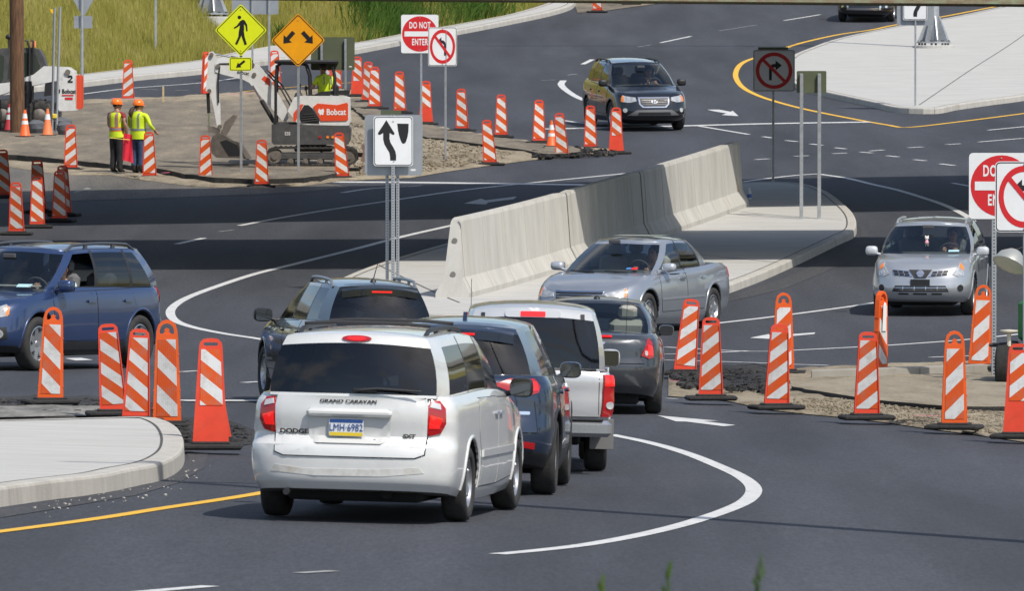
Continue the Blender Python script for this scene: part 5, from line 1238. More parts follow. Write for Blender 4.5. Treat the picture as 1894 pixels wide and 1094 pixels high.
    # -- pieces laid on the body surface
    def hit(s, view, a, b):
        if view in ('rearc', 'frontc'):      # wraps round the corner: past xc the ray turns about a vertical axis
            hw = s.S['hw']; xc = hw - .30; sg = 1 if a > 0 else -1; rear = view == 'rearc'
            if abs(a) <= xc: return s.hit(view[:-1], a, b)
            ph = (abs(a) - xc) / .33; yc = s.S['R'] + .34 if rear else s.S['F'] - .48
            d = Vector((-math.sin(ph) * sg, math.cos(ph) * (1 if rear else -1), 0)); c = Vector((xc * sg, yc, b)); h = s.bvh.ray_cast(c - d * 4, d)
            return None if h[0] is None else (h[0], h[1] if h[1].dot(d) < 0 else -h[1], d)
        o, d = {'rear': ((a, -9, b), (0, 1, 0)), 'front': ((a, 9, b), (0, -1, 0)), 'right': ((9, a, b), (-1, 0, 0)), 'left': ((-9, a, b), (1, 0, 0)), 'top': ((a, b, 9), (0, 0, -1))}[view]
        h = s.bvh.ray_cast(Vector(o), Vector(d))
        if h[0] is None: return None
        n = h[1]
        if n.dot(Vector(d)) > 0: n = -n
        return h[0], n, Vector(d)
    def decal(s, name, view, poly, m, eps=.006, parent=None, step=.06, sink=.02):
        if name.endswith('_door') or name in ('tailgate', 'boot_lid'):
            cx_ = sum(q[0] for q in poly) / len(poly); cz_ = sum(q[1] for q in poly) / len(poly)
            big = [(x + math.copysign(.009, x - cx_), z + (math.copysign(.009, z - cz_) if z < cz_ or name.endswith('_door') else -.01)) for x, z in poly]; o = s.decal('panel_gap', view, big, M_WELL, .0012, parent, step * .75, sink)
        bm = bmesh.new(); f = bm.faces.new([bm.verts.new((p[0], p[1], 0)) for p in poly]); bmesh.ops.triangulate(bm, faces=[f])
        for ax in (0, 1):
            c = [p[ax] for p in poly]; t = min(c) + step
            while t < max(c) - step * .3:
                co = [0, 0, 0]; co[ax] = t; no = [0, 0, 0]; no[ax] = 1
                bmesh.ops.bisect_plane(bm, geom=bm.verts[:] + bm.edges[:] + bm.faces[:], plane_co=co, plane_no=no); t += step
        bad = []; base = {}
        for v in bm.verts:
            h = s.hit(view, v.co.x, v.co.y)
            if h is None: bad.append(v); continue
            p, n, d = h; k = max(.5, -n.dot(d))
            if -n.dot(d) < s.graze: bad.append(v); continue
            v.co = p - d * (eps / k if k < 1 else eps); base[v] = d.copy()
        if bad: bmesh.ops.delete(bm, geom=bad, context='VERTS')
        if not bm.faces: bm.free(); return None
        vd = {'rear': Vector((0, 1, 0)), 'front': Vector((0, -1, 0)), 'rearc': Vector((-.6 if poly[0][0] > 0 else .6, .8, 0)), 'frontc': Vector((-.6 if poly[0][0] > 0 else .6, -.8, 0)), 'right': Vector((-1, 0, 0)), 'left': Vector((1, 0, 0)), 'top': Vector((0, 0, -1))}[view]
        bmesh.ops.recalc_face_normals(bm, faces=bm.faces)
        for f in bm.faces:
            pass
        avg = sum((f.normal * f.calc_area() for f in bm.faces), Vector())
        if avg.dot(vd) > 0: bmesh.ops.reverse_faces(bm, faces=bm.faces)
        be = [e for e in bm.edges if e.is_boundary]; r = bmesh.ops.extrude_edge_only(bm, edges=be)
        for v in [g for g in r['geom'] if isinstance(g, bmesh.types.BMVert)]: v.co += vd * (eps + sink)
        me = bpy.data.meshes.new(name); bm.to_mesh(me); bm.free(); me.materials.append(m); me.shade_smooth(); me.set_sharp_from_angle(angle=math.radians(40))
        return link(name, me, parent or s.root)
    def both(s, name, view, poly, m, eps=.006, **k):
        a = s.decal(name, view, poly, m, eps, **k)
        if view in ('left', 'right'): b = s.decal(name, 'left' if view == 'right' else 'right', poly, m, eps, **k)
        else: b = s.decal(name, view, [(-x, z) for x, z in poly][::-1], m, eps, **k)
        return a, b
    def text(s, view, txt, size, x, z, m, parent=None, off=.008, bold=0, sx=1.0, name='lettering', shear=0):
        h = s.hit(view, x, z)
        if not h: return
        me = text_mesh(txt, size, m, name, bold, sx, depth=.001, shear=shear); sg = -1 if view == 'front' else 1
        for v in me.vertices:
            a, b_ = x + v.co.x * sg, z + v.co.z; q = s.hit(view, a, b_) or h; v.co = (a, q[0].y - h[2].y * off - sg * -v.co.y, b_)
        return link(name, me, parent or s.root)
    def box(s, name, c, d, m, bevel=.01, parent=None, rot=None):
        b = MB(); b.box(c, d, bevel=bevel, rot=rot); return b.build(name, m, parent or s.root, smooth=True)
    def mirrors(s, y, z, m, glass_rear=True, w=.19, h=.15, out=.13):
        hw = s.S['hw']
        for sx in (-1, 1):
            xw = max(abs(s.hit('right', y, z - .08)[0].x) if s.hit('right', y, z - .08) else hw, .7)
            c = Vector((sx * (xw + out * .9), y, z)); b = MB()
            b.add(*ellip(c, (w / 2, .085, h / 2), 3.2)); b.tube([(sx * (xw - .05), y + .03, z - .07), (c.x - sx * .04, y + .02, z - .04)], .025)
            o = b.build('door_mirror', m, s.root, smooth=True, sharp=60)
            b = MB(); b.prism(rrect(w * .84, h * .82, .03, 3, c.x, c.z), .004, lambda q: q + Vector((0, y - .086, 0))); b.build('mirror_glass', M_MIRR, o)
    def wheels(s, style, rim_m=None):
        S = s.S; R = S['wheel_r'] * S.get('arch', 1.13) + .022
        for y in (S['wb'] / 2, -S['wb'] / 2):
            for sd, sg in (('right', 1), ('left', -1)):
                pts = []
                for i in range(17):
                    a = math.radians(-8 + 196 * i / 16); yy, zz = y + R * math.cos(a), S['wheel_r'] + .015 + R * math.sin(a); h = s.hit(sd, yy, zz)
                    if h and abs(h[0].x) > S['hw'] * .8: pts.append(h[0] + Vector((-sg * .010, 0, 0)))
                if len(pts) > 8: b = MB(); b.tube(pts, .024, n=8); b.build('wheel_arch', S.get('arch_m', S['paint'] if not S.get('clad') or S['clad'] < .4 else M_BLKP), s.root, smooth=True, sharp=80)
        r = S['wheel_r']; w = S.get('tyre_w', .22); tm, rm, cm = wheel_meshes(r, w, style)
        for y in (S['wb'] / 2, -S['wb'] / 2):
            for sx in (1, -1):
                e = empty('wheel', (sx * (S['hw'] - w / 2 - .025), y, r)); e.parent = s.root; e.rotation_euler = (random.Random(int(y * 50) + sx).uniform(0, 6) * sx, 0, 0 if sx > 0 else math.pi)
                link('tyre', tm, e)
                q = bpy.data.objects.new('rim', rm); COL.objects.link(q); q.parent = e
                if rim_m and not rm.get('done'): rm.materials[0] = rim_m
                link('brake_disc', cm, e)
    def cabin(s, y_front, belt, seat_m=None, seats=((-.37, 0), (.37, 0)), rear=True, steer=True):
        sm = seat_m or M_SEAT
        rowsq = [(x, y_front) for x, _ in seats] + ([(x, y_front - .95) for x in (-.38, .38)] if rear else [])
        for x, y in rowsq:
            b = MB(); b.box((x, y - .18, belt - .12), (.46, .16, .66), bevel=.06, rot=(math.radians(12),)); b.box((x, y - .26, belt + .30), (.24, .10, .19), bevel=.045, rot=(math.radians(8),)); b.box((x, y + .1, belt - .45), (.48, .5, .14), bevel=.05)
            b.build('seat', sm, s.root, smooth=True)
        hw = s.S['hw']; b = MB(); b.box((0, y_front + .78, belt - .10), (hw * 1.62, .42, .2), bevel=.06); b.build('dashboard', M_INT, s.root, smooth=True)
        if steer:
            b = MB(); pts = [(-.37 + .18 * math.cos(a), y_front + .48 + .05 * math.sin(a), belt - .02 + .17 * math.sin(a)) for a in [i * math.pi / 8 for i in range(17)]]
            b.tube(pts, .015, n=6, cap=False); b.box((-.37, y_front + .5, belt - .03), (.3, .03, .05)); b.build('steering_wheel', M_INT, s.root, smooth=True)
        b = MB(); b.box((0, y_front + .62, belt + .44), (.2, .03, .06), bevel=.01); b.build('rear_view_mirror', M_INT, s.root)
    def underbody(s, z=.2):
        S = s.S; b = MB(); b.box((0, (S['F'] + S['R']) / 2 - .05, z), (S['hw'] * 1.25, (S['F'] - S['R']) * .84, .14), bevel=.03)
        for y in (S['wb'] / 2, -S['wb'] / 2): b.tube([(-S['hw'] + .15, y, S['wheel_r']), (S['hw'] - .15, y, S['wheel_r'])], .05)
        b.tube([(.3, S['R'] + .25, .26), (.3, -.5, .24)], .05); b.build('underbody', M_WELL, s.root)
    def plate(s, view, x, z, txt, w=.305, h=.155, out=.012, back=None):
        hi = s.hit(view, x, z); p = hi[0] - hi[2] * out; rz = math.pi if view == 'front' else 0
        e = MB(); e.prism(rrect(w, h, .012, 2), .006); o = e.build('licence_plate', back or M_PLATE, s.root, loc=p, rot=(0, 0, rz))
        if txt:
            ink(o, rrect(w - .01, .03, .008, 2, 0, h / 2 - .02), M_PBLUE, 1, 'plate_band'); ink(o, rrect(w - .01, .03, .008, 2, 0, -h / 2 + .02), M_PYEL, 1, 'plate_band'); letters(o, txt, .088, M_PBLUE, 0, -.002, 2, 0, .80)
        return o
    def rails(s, x, y0, y1, m, h=.06, lift=None):
        for sx in (-1, 1):
            pts = []
            for i in range(11):
                y = y0 + (y1 - y0) * i / 10; hh = s.hit('top', sx * x, y)
                z = (hh[0].z if hh else 1.6) + h * min(1, 3.2 * math.sin(math.pi * i / 10)) - .012; pts.append((sx * x, y, z))
            b = MB(); b.tube(pts, .021, n=8)
            for i in (3, 7): b.box((pts[i][0], pts[i][1], pts[i][2] - h / 2), (.03, .07, h + .01))
            b.build('roof_rail', m, s.root, smooth=True)

def ellip(c, r, n=2.0, nu=14, nv=10):
    v = []; f = []
    def pw(x, e): return math.copysign(abs(x) ** e, x)
    for j in range(nv + 1):
        t = math.pi * (j / nv - .5)
        for i in range(nu):
            a = 2 * math.pi * i / nu; e = 2 / n
            v.append(Vector(c) + Vector((r[0] * pw(math.cos(t), e) * pw(math.cos(a), e), r[1] * pw(math.cos(t), e) * pw(math.sin(a), e), r[2] * pw(math.sin(t), e))))
    for j in range(nv):
        for i in range(nu): f.append((j * nu + i, j * nu + (i + 1) % nu, (j + 1) * nu + (i + 1) % nu, (j + 1) * nu + i))
    return v, f
_WH = {}
def wheel_meshes(r, w, style):
    k = (r, w, style)
    if k in _WH: return _WH[k]
    rr = r * .66; t = MB(); h = w / 2
    t.lathe([(rr, -h * .8), (rr + .02, -h * .95), (r - .045, -h), (r - .012, -h * .86), (r - .002, -h * .55), (r, 0), (r - .002, h * .55), (r - .012, h * .86), (r - .045, h), (rr + .02, h * .95), (rr, h * .8), (rr - .01, 0)], axis='X', n=36, closed=True)
    for x in (-.5, -.17, .17, .5):      # tread grooves
        t.lathe([(r + .0015, x * h - .006), (r + .0015, x * h + .006)], axis='X', n=36, m=1, closed=False) if False else None
    tm = t.mesh('tyre', [M_TYRE], True, 50)
    b = MB(); n, kind, colr = style
    b.lathe([(rr, h * .78), (rr - .015, h * .82), (rr - .035, h * .55), (rr - .05, -h * .6)], axis='X', n=32)
    b.f = b.f[:-2]; b.m = b.m[:-2]      # open barrel
    b.lathe([(.012, h * .62), (.045, h * .60), (.065, h * .42), (.07, h * .2)], axis='X', n=16)
    for i in range(n):
        a = 2 * math.pi * i / n; R = Matrix.Rotation(a, 4, 'X'); ws, we = (.055, .035) if kind == 'wide' else (.032, .026)
        prof_ = [(-ws, .05), (ws, .05), (we, rr - .025), (-we, rr - .025)]
        v = [R @ Vector((x, y, z)) for x, (y, z) in [(h * .56 if z < .1 else h * .66, (y, z)) for y, z in prof_] + [(h * .2, (y, z)) for y, z in prof_]]
        b.add(v, [(0, 1, 2, 3), (0, 4, 5, 1), (1, 5, 6, 2), (2, 6, 7, 3), (3, 7, 4, 0)])
    rm = b.mesh('rim', [colr], True, 30)
    c = MB(); c.lathe([(.02, h * .12), (rr - .05, h * .12), (rr - .05, -h * .5), (.02, -h * .5)], axis='X', n=24); cm = c.mesh('brake_disc', [M_HUB])
    _WH[k] = (tm, rm, cm); return _WH[k]

def car_root(name, px, py, local, heading, label, cat):
    p = G(px, py); q = stand(p, heading); root = empty(name, (0, 0, 0), 0, label, cat, quat=q)
    loc = p - q @ Vector((local[0], local[1], 0))
    for _ in range(3):      # settle on the road under its own middle
        loc.z = gz(loc.x, loc.y); root.rotation_quaternion = q = stand(loc, heading); o = p - q @ Vector((local[0], local[1], 0)); loc.x, loc.y = o.x, o.y
    k = {'crossover': 1.03, 'blue_crossover': 1.06, 'black_crossover': 1.05, 'silver_sedan': 1.06}.get(name, 1.0); root.scale = (k, k, k)
    q = stand(loc, heading); loc = p - q @ Vector((local[0] * k, local[1] * k, 0)); root.location = (loc.x, loc.y, gz(loc.x, loc.y) + .004); return root

CARS = {}
LEV_SUV = [(0, .90, -.14, .10), (.10, .95, -.06, .03), (.24, .985, -.01, 0), (.42, 1.0, 0, .01), (.55, 1.0, -.02, .05), (.75, .99, -.06, .06), (.92, .96, -.13, .09), (1, .91, -.22, .14)]
LEV_SED = [(0, .91, -.13, .10), (.12, .96, -.05, .03), (.28, .985, 0, 0), (.46, 1.0, -.01, .0), (.62, 1.0, -.03, .03), (.80, .985, -.08, .04), (.93, .95, -.15, .07), (1, .90, -.26, .14)]
RIM5 = (5, 'wide', M_ALLOY); RIM10 = (10, 'thin', M_ALLOY); RIM7 = (7, 'wide', M_ALLOY)

# --- white minivan -------------------------------------------------
def minivan():
    P = paint('van_white', (.66, .665, .65), 0, .3, .35)
    c = Car(dict(paint=P, hw=.945, head=6, black_frames=False, F=2.43, R=-2.66, wb=3.03, wheel_r=.335, tyre_w=.225, belt=[(2.43, .82), (1.7, .98), (1.15, 1.06), (-2.66, 1.12)], bottom=[(-2.66, .30), (-2.0, .24), (2.5, .22)],
                 levels=[(0, .92, -.14, .07), (.08, .96, -.05, .015), (.22, .99, 0, 0), (.40, 1.0, 0, 0), (.465, 1, -.01, .008), (.50, .998, -.02, .055), (.75, .99, -.06, .07), (.93, .965, -.13, .085), (1, .92, -.22, .12)], lr=.42, nr=3.0, tr=.035,
                 tub=(-2.4, 1.2), roof=[(.6, 1.57), (-.3, 1.625), (-1.6, 1.625), (-2.4, 1.60)], roof_crown=.05, roof_edge=.02,
                 cols=[(0, 1.62, 0, .60), (.76, 1.2, .62, .38), (.80, 1.02, .66, .25), (.815, .05, .68, -.08), (.815, -.03, .68, -.14), (.815, -1.05, .68, -1.1), (.815, -1.11, .68, -1.15), (.80, -2.12, .66, -1.95), (.735, -2.47, .625, -2.33), (0, -2.585, 0, -2.43)],
                 cells=['windshield', 'pillar', 'front_window', 'black', 'middle_window', 'black', 'quarter_window', 'pillar', 'rear_glass'],
                 glass=dict(windshield=G_CLEAR, front_window=G_TINT, middle_window=G_DARK, quarter_window=G_DARK, rear_glass=G_DARK)))
    r = car_root('minivan', 846, 966, (.81, -1.515), 8.0, 'white minivan with scuffed rear bumper, nearest of the queued cars', 'minivan'); c.finish(r); c.wheels((7, 'wide', M_ALLOY)); c.underbody(.25)
    tg = c.decal('tailgate', 'rear', [(-.66, .615), (-.58, .585), (.58, .585), (.66, .615), (.68, 1.0), (.66, 1.11), (-.66, 1.11), (-.68, 1.0)], P, .014)
    c.both('tail_light', 'rearc', [(.69, .80), (.73, .775), (.90, .80), (.96, .88), (.96, 1.02), (.90, 1.085), (.745, 1.09), (.695, 1.02)], M_TAIL, .016)
    c.both('brake_light', 'rearc', [(.71, .84), (.86, .84), (.90, .93), (.725, .96)], M_BRAKE, .02); c.both('reversing_light', 'rearc', [(.72, 1.03), (.88, 1.01), (.88, 1.06), (.75, 1.075)], M_BACKUP, .021)
    c.decal('plate_recess', 'rear', [(-.36, .73), (-.30, .70), (.28, .70), (.35, .73), (.37, .96), (-.38, .96)], mat('van_white_recess_shade', (.56, .565, .55), .4), .019, tg)  # recess shade painted in: a darker van white on a raised patch
    h = c.hit('rear', 0, .96); c.box('tailgate_handle', (-.005, h[0].y - .035, .965), (.76, .06, .07), P, .025)
    c.plate('rear', -.03, .835, 'LMH·6982', out=.05)
    c.text('rear', 'GRAND CARAVAN', .044, -.02, 1.065, M_BLK, off=.026, bold=.0015, sx=1.35); c.text('rear', 'DODGE', .056, -.50, .79, M_BLK, off=.028, bold=.002, sx=1.3); c.text('rear', 'SXT', .045, .52, .77, M_BLK, off=.032, bold=.002, sx=1.35)
    for q in range(3): ink_o = c.text('rear', ('wwww', '-O-', 'wwww')[q], .028, -.57, .71 - .022 * q, mat('badge_grey', (.3, .3, .3), .4), off=.021) if False else None
    hh = c.hit('rear', .22, .72); b = MB(); b.lathe([(.018, -.012), (.018, 0)], axis='Y', n=12); b.build('tailgate_lock', mat('lock_blue', (.06, .09, .16), .4), r, loc=hh[0] + Vector((0, -.01, 0)))
    c.decal('high_brake_light_housing', 'rear', circle(.02, 1.615, .13, 20, .028), M_TAIL, .014, step=.08); c.decal('high_brake_light', 'rear', circle(.02, 1.615, .085, 16, .017), M_BRAKE, .02, step=.08)
    hb = c.hit('rear', .2, 1.17); b = MB(); b.tube([(.05, hb[0].y - .03, 1.16), (.24, hb[0].y - .045, 1.18), (.62, hb[0].y - .02, 1.165)], [.022, .016, .008], n=6); b.box((.12, hb[0].y - .03, 1.165), (.22, .04, .035), bevel=.01); b.build('rear_wiper', M_BLKP, r, smooth=True)
    c.rails(.56, .1, -2.05, M_BLKP, .045)
    for y in (-.35, -1.75):
        b = MB(); z = c.hit('top', 0, y)[0].z + .055; b.tube([(-.56, y, z - .022), (-.3, y, z - .005), (.3, y, z - .005), (.56, y, z - .022)], .018, n=6); b.build('roof_bar', M_BLKP, r, smooth=True)
    c.mirrors(.98, 1.14, M_BLKP, w=.22, h=.18, out=.15); c.cabin(.35, 1.12)
    for sd in ('right', 'left'):
        d = c.decal('front_door', sd, [(.98, .34), (1.02, .6), (1.05, 1.05), (.02, 1.07), (.02, .30)], P, .004); c.decal('sliding_door', sd, [(.0, .30), (.0, 1.075), (-1.08, 1.08), (-1.12, .8), (-1.0, .5), (-1.0, .30)], P, .004)
        c.decal('side_moulding', sd, [(1.0, .56), (1.0, .62), (-1.0, .62), (-1.0, .56)], P, .02); sg = 1 if sd == 'right' else -1
        for y in (.15, -.12): c.decal('door_handle', sd, rrect(.17, .035, .015, 3, y, .93), mat('handle_grey', (.30, .32, .36), .3), .028, step=.1)
    b = MB(); b.tube([(-.55, -2.45, .27), (-.55, -2.62, .26)], .03); b.build('exhaust_pipe', M_HUB, r)
    for q in (.0,): c.decal('bumper_scuff', 'rear', [(-.70, .44), (-.3, .41), (.3, .415), (.66, .45), (.62, .50), (.2, .475), (-.4, .47), (-.66, .50)], mat('bumper_scuffed', (.50, .49, .45), .6, var=.25, vscale=9, color2=(.64, .645, .63), dirt=.6, dirt_col=(.36, .28, .17)), .004)
    CARS['van'] = c
minivan()

# --- navy crossover -------------------------------------------------
def crossover_rear(name, px, py, loc, heading, label, P, kind, **kw):
    c = Car(dict(paint=P, hw=.92, F=2.25, R=-2.30, wb=2.70, wheel_r=.36, tyre_w=.235, belt=[(2.25, .82), (1.5, 1.0), (1.0, 1.05), (-1.2, 1.11), (-2.3, 1.13)], bottom=[(-2.3, .34), (-1.8, .26), (2.3, .22)], levels=LEV_SUV, lr=.52, nr=2.7, tr=.05, bulge=.02, clad=.42 if kind == 'cx' else None,
                 tub=(-1.95, 1.1), roof=[(.4, 1.53), (-.3, 1.57), (-1.3, 1.555), (-2.0, 1.505)], roof_crown=.055,
                 cols=[(0, 1.5, 0, .42), (.74, 1.1, .53, .2), (.78, .92, .565, .06), (.795, -.10, .585, -.18), (.795, -.18, .585, -.25), (.79, -1.05, .58, -1.02), (.79, -1.10, .58, -1.06), (.75, -1.62, .545, -1.45), (.66, -1.98, .51, -1.82), (0, -2.13, 0, -1.98)],
                 cells=['windshield', 'pillar', 'front_window', 'black', 'rear_window', 'black', 'quarter_window', 'pillar', 'rear_glass'],
                 glass=dict(windshield=G_CLEAR, front_window=G_CLEAR, rear_window=G_TINT, quarter_window=G_DARK, rear_glass=glass('glass_light_tint', (.58, .62, .60)) if kind != 'cx' else G_TINT), **kw))
    r = car_root(name, px, py, loc, heading, label, 'car'); c.finish(r); c.wheels((5, 'wide', M_ALLOY)); c.underbody(.27); c.cabin(.12, 1.08)
    # roof spoiler over the rear glass
    b = MB(); zt = c.hit('top', 0, -1.8)[0].z
    
    v = []
    for ya, za, zc in ((-1.60, -.004, -.05), (-1.80, .0, -.06), (-1.98, -.03, -.075), (-2.03, -.05, -.085)):
        for i in range(9):
            x = -.50 + .125 * i; e = abs(x / .50) ** 4; top_ = c.hit('top', x, max(ya, -1.72)); zz = (top_[0].z if top_ else zt) + za + (0 if ya > -1.75 else -.25 * (-1.75 - ya) * .3)
            v.append((x * (1 - .04 * (-1.6 - ya)), ya + .10 * e, zz + .006)); 
        for i in range(9): q = v[-9]; v.append((q[0], q[1], q[2] + zc))
    f = []
    for a in range(3):
        for i in range(8): o = a * 18 + i; f += [(o, o + 18, o + 19, o + 1), (o + 9, o + 10, o + 28, o + 27)]
    for i in range(8): f.append((54 + i, 63 + i, 64 + i, 55 + i))
    for a in range(3): f += [(a * 18, a * 18 + 9, a * 18 + 27, a * 18 + 18), (a * 18 + 8, a * 18 + 26, a * 18 + 35, a * 18 + 17)]
    b.add(v, f); sp_ = b.build('roof_spoiler', P, r, smooth=True)
    b = MB(); q = Vector(v[54 + 9 + 4]); b.box((.0, q.y - .004, q.z + .045), (.26, .012, .022)); b.build('high_brake_light', M_BRAKE, sp_)
    for sd in ('right', 'left'):
        c.decal('front_door', sd, [(.9, .44), (.98, .62), (1.0, 1.04), (-.10, 1.08), (-.12, .44)], P, .004); c.decal('rear_door', sd, [(-.14, .44), (-.12, 1.08), (-1.05, 1.10), (-1.12, .85), (-.93, .62), (-.90, .44)], P, .004)
        for y in (.02, -.95): c.decal('door_handle', sd, rrect(.2, .035, .015, 3, y, .96), P, .03, step=.1)
    return c, r
def navy():
    P = paint('navy_paint', (.022, .038, .075), .45, .3, .2)
    c, r = crossover_rear('crossover', 1018, 916, (.84, -1.35), 3.0, 'navy blue crossover with lit tail lamps, second in the queue behind the minivan', P, 'cx')
    c.both('tail_light', 'rearc', [(.32, 1.04), (.48, 1.10), (.88, 1.10), (.95, 1.03), (.88, .97), (.60, .935), (.46, .985)], M_TAIL, .016); c.both('tail_ring', 'rearc', circle(.66, 1.015, .062, 18), M_BACKUP, .022, step=.1); c.both('brake_light', 'rearc', [(.745, .985), (.88, .99), (.88, 1.07), (.745, 1.08)], M_BRAKE, .022); c.both('tail_ring_core', 'rearc', circle(.66, 1.015, .045, 18), M_TAIL, .026, step=.1)
    c.decal('tailgate', 'rear', [(-.74, .60), (.74, .60), (.70, .90), (-.70, .90)], P, .012); c.both('rear_reflector', 'rearc', [(.46, .47), (.78, .44), (.78, .50), (.48, .53)], M_TAIL, .016)
    hb = c.hit('rear', .55, .36); 
    for sx in (-1, 1):
        b = MB(); b.lathe([(.055, -.10), (.055, .05), (.04, .05), (.04, -.10)], axis='Y', n=18, closed=True); b.build('exhaust_pipe', M_CHROME, r, loc=(sx * .56, hb[0].y + .02, .345), smooth=True)
    c.plate('rear', 0, .74, 'KZB·4417'[:0]); c.decal('badge_strip', 'rear', rrect(.22, .03, .01, 2, .56, .78), M_CHROME, .018)
    c.mirrors(.88, 1.13, paint('navy_paint', 0), w=.21, h=.16, out=.075)
    b = MB(); z = c.hit('top', 0, -1.35)[0].z; b.prism([(-.10, 0), (.10, 0), (-.02, .07), (-.06, .07)], .04, lambda q: Vector((q.y - .02, -1.35 + q.x * -1, z - .005 + q.z))); b.build('roof_fin', P, r)
navy()
def black_suv():
    P = paint('black_green_paint', (.014, .018, .018), .3, .22, .1)
    c, r = crossover_rear('dark_crossover', 682, 757, (0, -1.35), -12, 'black crossover with roof rails in the left lane beside the minivan', P, 'dark')
    c.rails(.535, .0, -1.55, mat('rail_grey', (.30, .31, .32), .35, metal=.6), .065); c.mirrors(.88, 1.12, M_BLKP, w=.25, h=.18, out=.16)
    c.both('tail_light', 'rearc', [(.55, .85), (.88, .85), (.88, 1.05), (.60, 1.06)], M_BRAKE, .016)
    z = c.hit('top', -.02, -1.55)[0].z; b = MB(); b.lathe([(.045, 0), (.03, .03), (.01, .05)], c=(-.02, -1.55, z - .004), n=12); b.tube([(-.02, -1.55, z + .03), (.02, -1.62, z + .24)], [.007, .004], n=6); b.build('antenna', M_BLKP, r, smooth=True)
    h = c.hit('rear', .1, 1.16); b = MB(); b.tube([(-.1, h[0].y - .025, 1.155), (.3, h[0].y - .03, 1.165)], .014, n=6); b.build('rear_wiper', M_BLKP, r)
black_suv()

# --- silver pickup with a bed cap -----------------------------------
def pickup():
    P = paint('pickup_silver', (.58, .585, .59), .35, .3, .3)
    c = Car(dict(paint=P, hw=.845, F=2.45, R=-2.78, wb=3.2, wheel_r=.355, tyre_w=.235, belt=[(2.45, .92), (1.6, 1.02), (1.0, 1.05), (-.7, 1.06), (-2.78, 1.08)], bottom=[(-2.78, .54), (-2.2, .45), (-1.0, .36), (2.5, .32)],
                 levels=[(0, .93, -.12, .05), (.12, .97, -.05, .015), (.3, 1, 0, 0), (.6, 1, -.02, 0), (.9, .985, -.06, .0), (1, .955, -.12, .03)], lr=.16, nr=4, tr=.01, tub=(-2.55, 1.1),
                 roof=[(.5, 1.60), (-.4, 1.655), (-1.0, 1.69), (-2.7, 1.67)], roof_crown=.05, roof_edge=.03, bulge=.03,
                 cols=[(0, 1.45, 0, .55), (.70, 1.15, .55, .42), (.74, 1.0, .58, .3), (.755, .1, .60, .0), (.755, .0, .60, -.06), (.755, -.62, .63, -.62), (.765, -.86, .65, -.86), (.765, -2.45, .65, -2.42), (.70, -2.72, .605, -2.60), (0, -2.745, 0, -2.63)],
                 cells=['windshield', 'pillar', 'front_window', 'black', 'rear_window', 'black', 'cap_window', 'pillar', 'rear_glass'], glass=dict(windshield=G_CLEAR, front_window=G_CLEAR, rear_window=G_TINT, cap_window=G_DARK, rear_glass=G_DARK), head=6, black_frames=False))
    r = car_root('pickup_truck', 1105, 872, (.73, -1.6), -.5, 'silver pickup truck with a glazed bed cap, third in the queue', 'pickup'); c.finish(r); c.wheels(RIM5); c.underbody(.36); c.cabin(.25, 1.07, rear=False)
    c.decal('tailgate', 'rear', [(-.70, .60), (.70, .60), (.70, 1.075), (-.70, 1.075)], P, .014); c.decal('tailgate_gap', 'rear', [(-.83, 1.078), (.83, 1.078), (.83, 1.095), (-.83, 1.095)], M_BLKP, .018)
    c.both('tail_light', 'rearc', [(.725, .60), (.85, .60), (.86, 1.04), (.735, 1.04)], M_TAIL, .03); c.both('brake_light', 'rearc', [(.735, .92), (.845, .92), (.85, 1.03), (.735, 1.03)], M_BRAKE, .036); c.both('reversing_light', 'rearc', circle(.79, .72, .04, 12), M_BACKUP, .037, step=.1)
    b = MB(); b.box((0, -2.86, .48), (1.68, .18, .17), bevel=.04); bp = b.build('rear_bumper', mat('bumper_silver', (.52, .53, .55), .25, metal=.8), r, smooth=True)
    b = MB(); b.box((0, -2.865, .571), (1.5, .15, .012)); b.build('bumper_step', M_BLKP, bp)
    for sx in (-1, 1):
        b = MB(); b.box((sx * .755, -2.03, .40), (.25, .015, .32), bevel=.004); b.build('mud_flap', mat('mud_flap_grey', (.16, .16, .16), .7), r)
    zt = c.hit('rear', 0, 1.69); 
    c.decal('cap_lamp', 'rear', rrect(.58, .07, .03, 3, 0, 1.655), M_BACKUP, .02, step=.1); c.decal('high_brake_light', 'rear', rrect(.26, .055, .01, 2, 0, 1.655), M_BRAKE, .026, step=.1)
    for sx in (-1, 1):
        c.decal('cap_strap', 'rear', [(sx * .52 - .02, 1.60), (sx * .52 + .02, 1.60), (sx * .515 + .02, 1.70), (sx * .515 - .02, 1.70)], M_BLKP, .012)
    c.mirrors(1.0, 1.13, P, w=.22, h=.2, out=.10)
    b = MB(); b.tube([(-.62, 1.25, 1.05), (-.63, 1.2, 1.95)], [.005, .003], n=5); b.build('radio_antenna', M_BLKP, r)
    for sd in ('right', 'left'): c.decal('front_door', sd, [(1.0, .46), (1.02, 1.04), (.05, 1.05), (.0, .46)], P, .004); c.decal('door_handle', sd, rrect(.2, .04, .015, 3, .18, .93), M_BLKP, .028, step=.1)
pickup()

